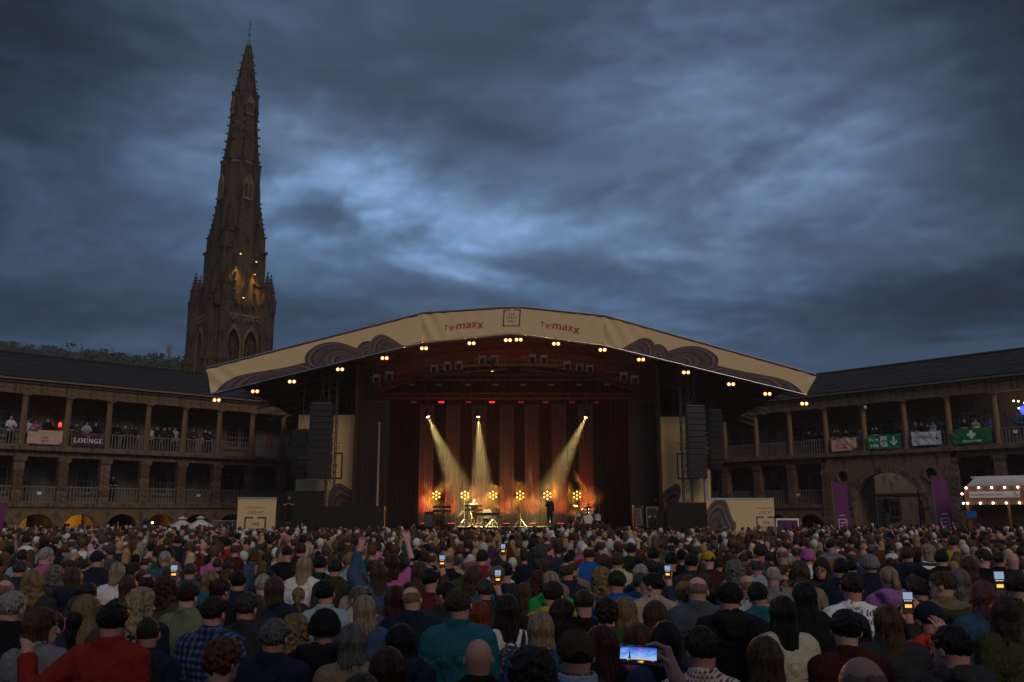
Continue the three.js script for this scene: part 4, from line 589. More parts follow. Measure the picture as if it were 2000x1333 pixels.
{
  keyboard('black keyboard on a stand beneath the outer lamp cluster', -4.35, -55.5, 1.15, 0.98, 0, 2); keyboard('stacked keyboard rack behind the seated pianist', -2.5, -57, 1.1, 1.05, 0.3, 2); keyboard('flat black stage piano played by the seated pianist', -1.45, -54.6, 1.45, 0.78, -0.1, 1);
  micStand('straight microphone stand beside the outer keyboard', -3.95, -55, 1.45, 0.7); micStand('boom microphone stand over the outer keyboard', -4.3, -54.8, 1.3, 0.9); micStand('thin microphone stand standing alone at the centre', 0.0, -55, 1.5, 0); micStand('boom microphone stand leaning towards the singer', 1.5, -55.2, 1.3, 1); micStand('tall microphone stand by the drum kit', 3.5, -55.4, 1.65, 0.3);
  const st = thing('keyboard_stool', 'round black stool under the seated pianist', 'stool', [-1.55, STAGE_Y, -55.25]); part('seat', cyl(0.19, 0.19, 0.08, 0, 0.5, 0, 16), M.black, st); for (let k = 0; k < 4; k++) part('leg', rod(V(0, 0.46, 0), V(0.22 * Math.cos(k * 1.57 + 0.78), 0, 0.22 * Math.sin(k * 1.57 + 0.78)), 0.014), M.steel, st);
  const am = thing('stage_monitor', 'black upright amplifier beside the outer keyboard', 'amplifier', [-5.15, STAGE_Y, -55.2]); part('body', box(0.55, 0.95, 0.4, 0, 0.48, 0), M.black, am); part('grille', box(0.47, 0.7, 0.03, 0, 0.42, 0.2), M.darkSteel, am); part('handle', box(0.2, 0.03, 0.04, 0, 0.97, 0), M.darkSteel, am);
  const d = thing('drum_kit', 'drum kit with pale shells and raised cymbals', 'drum kit', [4.75, STAGE_Y, -55.6]); const shell = mat(0.45, 0.44, 0.42, { roughness: 0.3, clearcoat: 0.6 }), skin = mat(0.6, 0.58, 0.54), cym = mat(0.75, 0.52, 0.2, { metalness: 1, roughness: 0.3 });
  const rs = part('riser', box(2.6, 0.2, 2, 0, 0.1, 0), M.black, d); const drum = (r, h, x, y, z, rx) => { const q = part('drum_shell', cyl(r, r, h, 0, 0, 0, 20).rotateX(rx).translate(x, y, z), shell, d); part('drum_head', cyl(r * 0.97, r * 0.97, h + 0.02, 0, 0, 0, 20).rotateX(rx).translate(x, y, z), skin, q); part('hoop', [lathe([[r * 0.98, -0.02], [r * 1.04, -0.02], [r * 1.04, 0.02], [r * 0.98, 0.02]], 20).translate(0, h / 2, 0), lathe([[r * 0.98, -0.02], [r * 1.04, -0.02], [r * 1.04, 0.02], [r * 0.98, 0.02]], 20).translate(0, -h / 2, 0)].map((g) => g.rotateX(rx).translate(x, y, z)), M.chrome, q); };
  drum(0.28, 0.42, 0, 0.5, 0.2, Math.PI / 2); drum(0.16, 0.2, -0.22, 0.98, 0.1, 0.4); drum(0.17, 0.22, 0.2, 0.98, 0.1, 0.4); drum(0.2, 0.36, 0.62, 0.6, 0, 0); drum(0.18, 0.16, -0.6, 0.76, -0.1, 0);
  for (const [x, y, z, r] of [[-0.75, 1.3, 0, 0.2], [0.75, 1.45, 0, 0.24], [-0.3, 1.62, -0.1, 0.23], [0.35, 1.55, -0.1, 0.22]]) { part('cymbal', lathe([[0, 0.03], [0.04, 0.03], [r, 0], [r, -0.004], [0, 0.02]], 20).rotateZ(x > 0 ? 0.25 : -0.25).translate(x, y, z), cym, d); part('cymbal_stand', [rod(V(x, 0.2, z), V(x, y, z), 0.014), rod(V(x, 0.55, z), V(x + 0.2, 0.2, z + 0.15), 0.01), rod(V(x, 0.55, z), V(x - 0.2, 0.2, z + 0.12), 0.01)], M.chrome, d); }
}
// ---------- people: tapered limbs joined by a smooth minimum, meshed on a grid ----------
function surfaceNets(f, lo, hi, cell, colorAt) {
  const n = [0, 1, 2].map((a) => Math.max(3, Math.ceil((hi[a] - lo[a]) / cell) + 1)), [nx, ny, nz] = n, val = new Float32Array(nx * ny * nz);
  for (let k = 0, q = 0; k < nz; k++) for (let j = 0; j < ny; j++) for (let i = 0; i < nx; i++, q++) val[q] = f(lo[0] + i * cell, lo[1] + j * cell, lo[2] + k * cell);
  const id = new Int32Array(nx * ny * nz).fill(-1), pos = [], sx = 1, sy = nx, sz = nx * ny, off = [0, sx, sy, sx + sy, sz, sx + sz, sy + sz, sx + sy + sz], E = [[0, 1], [2, 3], [4, 5], [6, 7], [0, 2], [1, 3], [4, 6], [5, 7], [0, 4], [1, 5], [2, 6], [3, 7]];
  for (let k = 0; k + 1 < nz; k++) for (let j = 0; j + 1 < ny; j++) for (let i = 0; i + 1 < nx; i++) {
    const q = i + j * sy + k * sz; let m = 0; for (let c = 0; c < 8; c++) if (val[q + off[c]] < 0) m |= 1 << c; if (m === 0 || m === 255) continue;
    let x = 0, y = 0, z = 0, w = 0; for (const [a, b] of E) { const va = val[q + off[a]], vb = val[q + off[b]]; if ((va < 0) === (vb < 0)) continue; const t = va / (va - vb); x += (a & 1) + t * ((b & 1) - (a & 1)); y += ((a >> 1) & 1) + t * (((b >> 1) & 1) - ((a >> 1) & 1)); z += (a >> 2) + t * ((b >> 2) - (a >> 2)); w++; }
    id[q] = pos.length / 3; pos.push(lo[0] + (i + x / w) * cell, lo[1] + (j + y / w) * cell, lo[2] + (k + z / w) * cell);
  }
  const ix = [], quad = (a, b, c, d, flip) => { if (a < 0 || b < 0 || c < 0 || d < 0) return; flip ? ix.push(a, c, b, a, d, c) : ix.push(a, b, c, a, c, d); };
  for (let k = 1; k + 1 < nz; k++) for (let j = 1; j + 1 < ny; j++) for (let i = 1; i + 1 < nx; i++) {
    const q = i + j * sy + k * sz, s = val[q] < 0;
    if (s !== val[q + sx] < 0) quad(id[q - sy - sz], id[q - sz], id[q], id[q - sy], !s);
    if (s !== val[q + sy] < 0) quad(id[q - sz - sx], id[q - sx], id[q], id[q - sz], !s);
    if (s !== val[q + sz] < 0) quad(id[q - sx - sy], id[q - sy], id[q], id[q - sx], !s);
  }
  const nr = new Float32Array(pos.length), e = cell * 0.4; let col = colorAt && new Float32Array(pos.length);
  for (let i = 0; i < pos.length; i += 3) { const [x, y, z] = [pos[i], pos[i + 1], pos[i + 2]]; let a = f(x + e, y, z) - f(x - e, y, z), b = f(x, y + e, z) - f(x, y - e, z), c = f(x, y, z + e) - f(x, y, z - e); const L = Math.hypot(a, b, c) || 1; nr[i] = a / L; nr[i + 1] = b / L; nr[i + 2] = c / L; if (col) { const v = colorAt(x, y, z); col[i] = v[0]; col[i + 1] = v[1]; col[i + 2] = v[2]; } }
  const g = new THREE.BufferGeometry(); g.setAttribute('position', new THREE.Float32BufferAttribute(pos, 3)); g.setAttribute('normal', new THREE.BufferAttribute(nr, 3)); if (col) g.setAttribute('color', new THREE.BufferAttribute(col, 3)); g.setIndex(ix); const uv = new Float32Array(pos.length / 3 * 2); for (let i = 0; i < pos.length / 3; i++) { uv[i * 2] = pos[i * 3] + 0.8 * pos[i * 3 + 2]; uv[i * 2 + 1] = pos[i * 3 + 1] + 0.25 * pos[i * 3 + 2]; } g.setAttribute('uv', new THREE.BufferAttribute(uv, 2)); return g;
}
const smin = (a, b, k) => { const h = Math.max(k - Math.abs(a - b), 0) / k; return Math.min(a, b) - h * h * k * 0.25; };
function cap(x, y, z, s) { const bx = s[3] - s[0], by = s[4] - s[1], bz = s[5] - s[2], px = x - s[0], py = y - s[1], pz = z - s[2], t = Math.min(1, Math.max(0, (px * bx + py * by + pz * bz) / (bx * bx + by * by + bz * bz + 1e-9))); return Math.hypot(px - bx * t, py - by * t, pz - bz * t) - (s[6] + (s[7] - s[6]) * t); }
function ell(x, y, z, cx, cy, cz, rx, ry, rz) { x -= cx; y -= cy; z -= cz; const a = Math.hypot(x / rx, y / ry, z / rz), b = Math.hypot(x / (rx * rx), y / (ry * ry), z / (rz * rz)); return b < 1e-6 ? -Math.min(rx, ry, rz) : a * (a - 1) / b; }
const ARM = {   // shoulder, elbow, wrist for the side s = +-1
  down: (s) => [[0.165 * s, 1.405, 0.01], [0.205 * s, 1.13, 0.035], [0.2 * s, 0.89, -0.06]],
  front: (s) => [[0.165 * s, 1.405, 0], [0.215 * s, 1.13, 0.0], [0.09 * s, 1.11, -0.25]],
  phone: (s) => [[0.165 * s, 1.42, -0.01], [0.29 * s, 1.3, -0.2], [0.23 * s, 1.61, -0.3]],
  high: (s) => [[0.165 * s, 1.44, -0.01], [0.27 * s, 1.63, -0.15], [0.2 * s, 1.89, -0.22]],
  around: (s) => [[0.165 * s, 1.43, 0], [0.44 * s, 1.38, 0.05], [0.68 * s, 1.46, 0.03]],
  out: (s) => [[0.165 * s, 1.42, 0], [0.4 * s, 1.2, 0.1], [0.5 * s, 1.45, -0.04]],
  rail: (s) => [[0.165 * s, 1.4, -0.02], [0.26 * s, 1.15, -0.18], [0.08 * s, 1.13, -0.38]],
  keys: (s) => [[0.165 * s, 1.4, -0.02], [0.25 * s, 1.14, -0.14], [0.17 * s, 1.16, -0.42]],
  sign: (s) => [[0.18 * s, 1.4, -0.01], [0.3 * s, 1.14, -0.08], [0.06 * s, 1.24, -0.26]],
  mic: (s) => [[0.165 * s, 1.41, -0.02], [0.27 * s, 1.24, -0.16], [0.06 * s, 1.5, -0.2]],
};
const POSES = {};
function pose(key, o) { POSES[key] = { l: 'down', r: 'down', yaw: 0, tilt: 0, nod: 0, w: 1, dy: 0, ...o }; }
pose('stand', {}); pose('standL', { yaw: 0.3, tilt: 0.05 }); pose('standR', { yaw: -0.3, tilt: -0.06 }); pose('lookL', { yaw: 1.0, nod: 0.05 }); pose('lookR', { yaw: -1.0 }); pose('clasp', { l: 'front', r: 'front', nod: 0.05 }); pose('tiltL', { tilt: 0.14, yaw: -0.15 }); pose('tiltR', { tilt: -0.13, yaw: 0.2, l: 'front' });
pose('filmR', { r: 'phone', nod: 0.02 }); pose('filmL', { l: 'phone' }); pose('filmBoth', { l: 'phone', r: 'phone' }); pose('highR', { r: 'high' }); pose('highL', { l: 'high' }); pose('holdL', { l: 'around', tilt: 0.05 }); pose('holdR', { r: 'around' }); pose('outL', { l: 'out' }); pose('pointR', { r: 'high', l: 'front', yaw: 0.3 });
pose('reachR', { r: 'phone', yaw: 0.2 }); pose('rail', { l: 'rail', r: 'rail' }); pose('railTurn', { l: 'rail', r: 'down', yaw: 0.5 }); pose('sit', { l: 'keys', r: 'keys', dy: -0.42, sit: true, nod: -0.05 }); pose('sing', { l: 'down', r: 'mic' }); pose('sign', { l: 'sign', r: 'sign' }); pose('drums', { l: 'keys', r: 'keys', dy: -0.42, sit: true });
const headMatrix = (p) => new THREE.Matrix4().makeTranslation(0, 1.626 + p.dy, -0.012).multiply(new THREE.Matrix4().makeRotationFromEuler(new THREE.Euler(p.nod, p.yaw, p.tilt, 'YXZ'))).scale(V(0.99, 1.0, 0.99));
function headDist(x, y, z) {
  let d = ell(x, y, z, 0, 0.03, 0.012, 0.074, 0.088, 0.094);
  d = smin(d, ell(x, y, z, 0, -0.035, -0.028, 0.057, 0.076, 0.06), 0.03); d = smin(d, ell(x, y, z, 0, -0.03, 0.035, 0.054, 0.075, 0.055), 0.03);
  if (z < 0.02) { d = smin(d, ell(x, y, z, 0, -0.088, -0.062, 0.03, 0.024, 0.025), 0.03); d = smin(d, cap(x, y, z, [0, 0.004, -0.088, 0, -0.034, -0.107, 0.008, 0.013]), 0.015); d = smin(d, cap(x, y, z, [-0.032, 0.02, -0.079, 0.032, 0.02, -0.079, 0.01, 0.01]), 0.02); d = smin(d, cap(x, y, z, [-0.016, -0.062, -0.087, 0.016, -0.062, -0.087, 0.007, 0.007]), 0.012); const ax = Math.abs(x); d = Math.max(d, -(Math.hypot(ax - 0.031, y + 0.0, z + 0.098) - 0.016)); d = smin(d, Math.hypot(ax - 0.031, y, z + 0.079) - 0.0125, 0.004); }
  const ex = Math.abs(x); d = smin(d, ell(ex, y, z, 0.077, -0.006, 0.006 + (ex - 0.077) * 0.8, 0.011, 0.032, 0.019), 0.008);
  return d;
}
const faceColor = (x, y, z) => { const ax = Math.abs(x); if (z < -0.06) { if (Math.hypot(ax - 0.031, (y - 0.0) * 1.3) < 0.007) return [0.12, 0.1, 0.1]; if (Math.hypot((ax - 0.031) * 0.8, (y - 0.0) * 1.7) < 0.011) return [1.5, 1.8, 2]; if (Math.abs(y - 0.021) < 0.005 && ax > 0.014 && ax < 0.05) return [0.3, 0.25, 0.22]; if (Math.hypot(x * 0.5, y + 0.062) < 0.011) return [1.0, 0.62, 0.62]; } return [1, 1, 1]; };
function bodyParts(p) {
  const dy = p.dy, w = p.w, A = ['l', 'r'].map((k, i) => ARM[p[k]](i ? 1 : -1).map(([x, y, z]) => [x * w, y + dy, z]));
  const torso = [[0, 0.96 + dy, 0, 0, 1.12 + dy, 0, 0.112 * w, 0.108 * w], [0, 1.12 + dy, 0, 0, 1.33 + dy, 0, 0.108 * w, 0.115 * w], [-0.07 * w, 1.3 + dy, 0, 0.07 * w, 1.3 + dy, 0, 0.108, 0.108], [-0.07 * w, 0.95 + dy, 0.01, 0.07 * w, 0.95 + dy, 0.01, 0.1, 0.1], [-0.125 * w, 1.41 + dy, 0.012, 0.125 * w, 1.41 + dy, 0.012, 0.058, 0.058], [-0.115 * w, 1.425 + dy, 0.012, 0, 1.505 + dy, 0.025, 0.05, 0.048], [0.115 * w, 1.425 + dy, 0.012, 0, 1.505 + dy, 0.025, 0.05, 0.048]];
  const arms = A.map(([a, b, c]) => [[...a, ...b, 0.055, 0.044], [...b, ...c, 0.042, 0.029]]);
  const legs = [-1, 1].flatMap((s) => p.sit ? [[0.09 * s, 0.53, 0, 0.13 * s, 0.52, -0.42, 0.088, 0.062], [0.13 * s, 0.52, -0.42, 0.13 * s, 0.09, -0.4, 0.06, 0.04], [0.13 * s, 0.05, -0.38, 0.14 * s, 0.04, -0.56, 0.042, 0.034]] : [[0.085 * s, 0.9, 0, 0.1 * s, 0.5, -0.01, 0.09, 0.062], [0.1 * s, 0.5, -0.01, 0.105 * s, 0.09, 0.025, 0.06, 0.04], [0.105 * s, 0.05, 0.04, 0.12 * s, 0.04, -0.14, 0.042, 0.034]]);
  return { torso, arms, legs, A };
}
const hull = (list, x, y, z, k) => { let d = 9; for (const s of list) d = smin(d, cap(x, y, z, s), k); return d; };
function handDist(A, phone) {   // five separate fingers rooted in the palm; dir along the forearm
  const w = V(...A[2]), d = w.clone().sub(V(...A[1])).normalize(); if (phone) d.lerp(V(0, 1, 0), 0.6).normalize(); let side = V(A[2][0] > 0 ? -1 : 1, 0, 0); side.addScaledVector(d, -side.dot(d)).normalize(); const n = side.clone().cross(d).normalize(); if (n.z > 0) n.negate();
  const P = (a, b, c) => w.clone().addScaledVector(d, a).addScaledVector(side, b).addScaledVector(n, c), seg = (a, b, r1, r2) => [...a.toArray(), ...b.toArray(), r1, r2];
  const palm = [seg(P(0.0, 0, 0), P(0.085, 0.022, 0), 0.026, 0.017), seg(P(0, 0, 0), P(0.085, -0.022, 0), 0.026, 0.016), seg(P(0.03, 0, 0), P(0.085, 0, 0), 0.02, 0.018)], c = phone ? 0.035 : 0.022;
  const fingers = [[0.03, 0.068], [0.01, 0.08], [-0.011, 0.074], [-0.031, 0.056]].map(([o, L]) => [seg(P(0.085, o, 0), P(0.085 + L * 0.55, o * 1.12, c * 0.3), 0.0095, 0.0088), seg(P(0.085 + L * 0.55, o * 1.12, c * 0.3), P(0.085 + L * (phone ? 0.85 : 0.98), o * 1.15, c), 0.0088, 0.0072)]);
  fingers.push([seg(P(0.025, 0.03, 0), P(0.06, 0.058, phone ? -0.02 : 0.008), 0.013, 0.01), seg(P(0.06, 0.058, phone ? -0.02 : 0.008), P(0.098, phone ? 0.045 : 0.062, phone ? -0.035 : 0.016), 0.01, 0.008)]);
  return { f: (x, y, z) => { let q = hull(palm, x, y, z, 0.02); for (const fg of fingers) q = smin(q, Math.min(cap(x, y, z, fg[0]), cap(x, y, z, fg[1])), 0.006); return q; }, w, d, side, n, palm: P(0.1, 0, -0.012) };
}
const geoCache = {};
function bodyGeo(pk, lod) {
  const key = 'b' + pk + lod; if (geoCache[key]) return geoCache[key];
  const p = POSES[pk], B = bodyParts(p), H = headMatrix(p), inv = H.clone().invert().elements, hc = V(0, 1.632 + p.dy, 0), neckTop = V(0, -0.055, 0.022).applyMatrix4(H);
  const neck = [0, 1.43 + p.dy, 0.028, neckTop.x, neckTop.y, neckTop.z, 0.06, 0.05];
  const local = (f) => (x, y, z) => f(inv[0] * x + inv[4] * y + inv[8] * z + inv[12], inv[1] * x + inv[5] * y + inv[9] * z + inv[13], inv[2] * x + inv[6] * y + inv[10] * z + inv[14]);
  const hd = local(headDist), cell = lod ? 0.0155 : 0.0095;
  const head = surfaceNets((x, y, z) => smin(hd(x, y, z), cap(x, y, z, neck), 0.03), [-0.16, 1.44 + p.dy, -0.17], [0.16, 1.78 + p.dy, 0.17], cell, local(faceColor));
  const all = [...B.torso, neck, ...B.arms.flat()], low = surfaceNets((x, y, z) => Math.min(hull(all, x, y, z, 0.05), hull(B.legs, x, y, z, 0.04)), [-0.8, -0.06, -0.68], [0.8, 1.5 + p.dy + (/high/.test(p.l + p.r) ? 0.48 : /phone|mic|around/.test(p.l + p.r) ? 0.14 : 0), 0.3], lod ? 0.1 : 0.085);
  const parts = [head, low], hands = {};
  for (const [i, k] of [[0, 'l'], [1, 'r']]) {
    const a = B.A[i], ph = /phone|mic/.test(p[k]), h = handDist(a, ph); hands[k] = h;
    const lo = [h.w.x - 0.16, h.w.y - 0.2, h.w.z - 0.16], hi = [h.w.x + 0.16, h.w.y + 0.2, h.w.z + 0.16], fine = /phone|high|sign|mic/.test(p[k]);
    const fore = B.arms[i][1], g = surfaceNets((x, y, z) => smin(h.f(x, y, z), cap(x, y, z, fore), 0.02), lo, hi, fine ? (lod ? 0.0095 : 0.0065) : /out|around|rail|keys/.test(p[k]) ? 0.012 : 0.02); parts.push(g);
  }
  for (const g of parts) if (!g.attributes.color) g.setAttribute('color', new THREE.BufferAttribute(new Float32Array(g.attributes.position.count * 3).fill(1), 3));
  const g = mergeGeometries(parts.map((q) => { q = q.clone(); return q; }));
  return (geoCache[key] = { geo: g, head: H, hands, B });
}
const GARMENT = {   // sleeve: share of the whole arm, hem height, looseness, extras
  tee: { sleeve: 0.32, hem: 0.86, fat: 0.015 }, shirt: { sleeve: 0.95, hem: 0.84, fat: 0.018, collar: true }, jacket: { sleeve: 0.97, hem: 0.82, fat: 0.025, collar: true }, hoodie: { sleeve: 0.97, hem: 0.84, fat: 0.026, hood: true }, puffer: { sleeve: 0.97, hem: 0.82, fat: 0.04, hood: true, ribs: true }, coat: { sleeve: 0.98, hem: 0.6, fat: 0.028, collar: true }, vest: { sleeve: 0.0, hem: 0.85, fat: 0.01 }, dress: { sleeve: 0.3, hem: 0.45, fat: 0.016 },
};
function topGeo(pk, kind, lod) {
  const key = 't' + pk + kind + lod; if (geoCache[key]) return geoCache[key];
  const p = POSES[pk], B = bodyParts(p), G = GARMENT[kind], dy = p.dy, fat = G.fat, grow = (s, e = 0) => [...s.slice(0, 6), s[6] + fat + e, s[7] + fat + e];
  const torso = B.torso.map((s, i) => grow(s, i >= 5 ? -0.012 : i === 0 || i === 3 ? 0.006 : 0)); if (G.hem < 0.7) torso.push([0, 0.95 + dy, 0, 0, G.hem + dy - 0.05, 0, 0.17, 0.2]);
  const arms = B.arms.map(([a, b]) => { const L = G.sleeve * 2; if (L <= 0.05) return []; const out = [grow(L < 1 ? [a[0], a[1], a[2], lerp(a[0], a[3], L), lerp(a[1], a[4], L), lerp(a[2], a[5], L), a[6], lerp(a[6], a[7], L)] : a, 0.004)]; if (L > 1) { const t = L - 1; out.push(grow([b[0], b[1], b[2], lerp(b[0], b[3], t), lerp(b[1], b[4], t), lerp(b[2], b[5], t), b[6], lerp(b[6], b[7], t) + 0.004])); } return out; });
  // flat cuts where the sleeve ends
  const cuts = B.arms.map(([a, b]) => { const L = G.sleeve * 2, s = L < 1 ? a : b, t = L < 1 ? L : L - 1, e = V(lerp(s[0], s[3], t), lerp(s[1], s[4], t), lerp(s[2], s[5], t)), n = V(s[3] - s[0], s[4] - s[1], s[5] - s[2]).normalize(); return [e, n]; });
  const extra = []; const ring = (r, y, R, drop) => { for (let k = 0; k < 10; k++) { const a = k / 10 * 6.283, b = (k + 1) / 10 * 6.283, q = (t) => [Math.sin(t) * R, y + dy - drop * Math.max(0, -Math.cos(t)), 0.02 + Math.cos(t) * R]; extra.push([...q(a), ...q(b), r, r]); } };
  if (G.collar) { ring(0.018, 1.512, 0.07, 0.06); ring(0.015, 1.54, 0.066, 0.09); } else if (!G.hood && kind !== 'vest') ring(0.011, 1.488, 0.077, 0.05);
  if (G.hood) { for (const [a, b, r] of [[[-0.1, 1.47, -0.05], [-0.115, 1.5, 0.05], 0.036], [[-0.115, 1.5, 0.05], [-0.07, 1.5, 0.12], 0.044], [[-0.07, 1.5, 0.12], [0.07, 1.5, 0.12], 0.05], [[0.07, 1.5, 0.12], [0.115, 1.5, 0.05], 0.044], [[0.115, 1.5, 0.05], [0.1, 1.47, -0.05], 0.036], [[-0.06, 1.46, 0.13], [0.06, 1.46, 0.13], 0.055], [[-0.02, 1.4, 0.14], [0.02, 1.4, 0.14], 0.05]]) extra.push([a[0], a[1] + dy, a[2], b[0], b[1] + dy, b[2], r, r]); }
  const seed = key.length * 3.7 + kind.length;
  const f = (x, y, z) => {
    let d = hull(torso, x, y, z, 0.055);
    d = Math.max(d, -(cap(x, y, z, [0, 1.51 + dy, 0.012, 0, 1.75 + dy, -0.02, 0.054, 0.08])));
    for (let i = 0; i < 2; i++) { if (!arms[i].length) continue; let a = hull(arms[i], x, y, z, 0.02); const [e, n] = cuts[i]; const near = (x - e.x) * n.x + (y - e.y) * n.y + (z - e.z) * n.z; if (Math.hypot(x - e.x, y - e.y, z - e.z) < 0.16) a = Math.max(a, near); d = smin(d, a, 0.045); }
    for (const s of extra) d = smin(d, cap(x, y, z, s), 0.012);
    d = Math.max(d, G.hem + dy + 0.012 * Math.sin(x * 14) - y);
    if (Math.abs(d) < 0.06) { if (G.ribs) d += 0.011 * Math.abs(Math.sin((y + 0.02 * n3(x * 4, y * 4, z * 4)) * 38)) - 0.005; const w = n3(x * 3 + seed, y * 3, z * 3); d += 0.008 * n3(x * 6 + w * 1.5 + seed, y * 3.5 + w, z * 6) - 0.004 * (1 - Math.abs(n3(x * 5 + w + seed, y * 6 + w * 2, z * 5 + 9))); }
    return d;
  };
  const up = /high/.test(p.l + p.r) ? 0.42 : /phone|mic|around|out/.test(p.l + p.r) ? 0.12 : 0.06;
  const reach = /around/.test(p.l + p.r) ? 0.78 : /out/.test(p.l + p.r) ? 0.7 : 0.42, fwd = /phone|high|rail|keys|out|front|mic|sign/.test(p.l + p.r) ? 0.5 : 0.24;
  return (geoCache[key] = surfaceNets(f, [-reach, Math.min(G.hem, 0.8) + dy - 0.06, -fwd], [reach, 1.52 + dy + up, 0.28], lod ? 0.045 : 0.027));
}
function legGeo(pk) { const key = 'l' + (POSES[pk].sit ? 's' : 'n'); if (geoCache[key]) return geoCache[key]; const p = POSES[pk], B = bodyParts(p), L = B.legs.filter((_, i) => i % 3 !== 2).map((s) => [...s.slice(0, 6), s[6] + 0.02, s[7] + 0.026]); const hip = [[-0.07, 0.94 + p.dy, 0.01, 0.07, 0.94 + p.dy, 0.01, 0.128, 0.128]]; return (geoCache[key] = surfaceNets((x, y, z) => Math.max(smin(hull(L, x, y, z, 0.03), hull(hip, x, y, z, 0.03), 0.05), 0.07 - y, y - 1.0 - p.dy), [-0.3, 0.0, -0.55], [0.3, 1.05 + p.dy, 0.22], 0.1)); }
function shoeGeo(pk) { const key = 'f' + (POSES[pk].sit ? 's' : 'n'); if (geoCache[key]) return geoCache[key]; const B = bodyParts(POSES[pk]), L = B.legs.filter((_, i) => i % 3 === 2).map((s) => [...s.slice(0, 6), s[6] + 0.012, s[7] + 0.012]); return (geoCache[key] = surfaceNets((x, y, z) => Math.max(Math.min(cap(x, y, z, L[0]), cap(x, y, z, L[1])), -y + 0.002, y - 0.1), [-0.26, -0.03, -0.66], [0.26, 0.13, 0.16], 0.06)); }
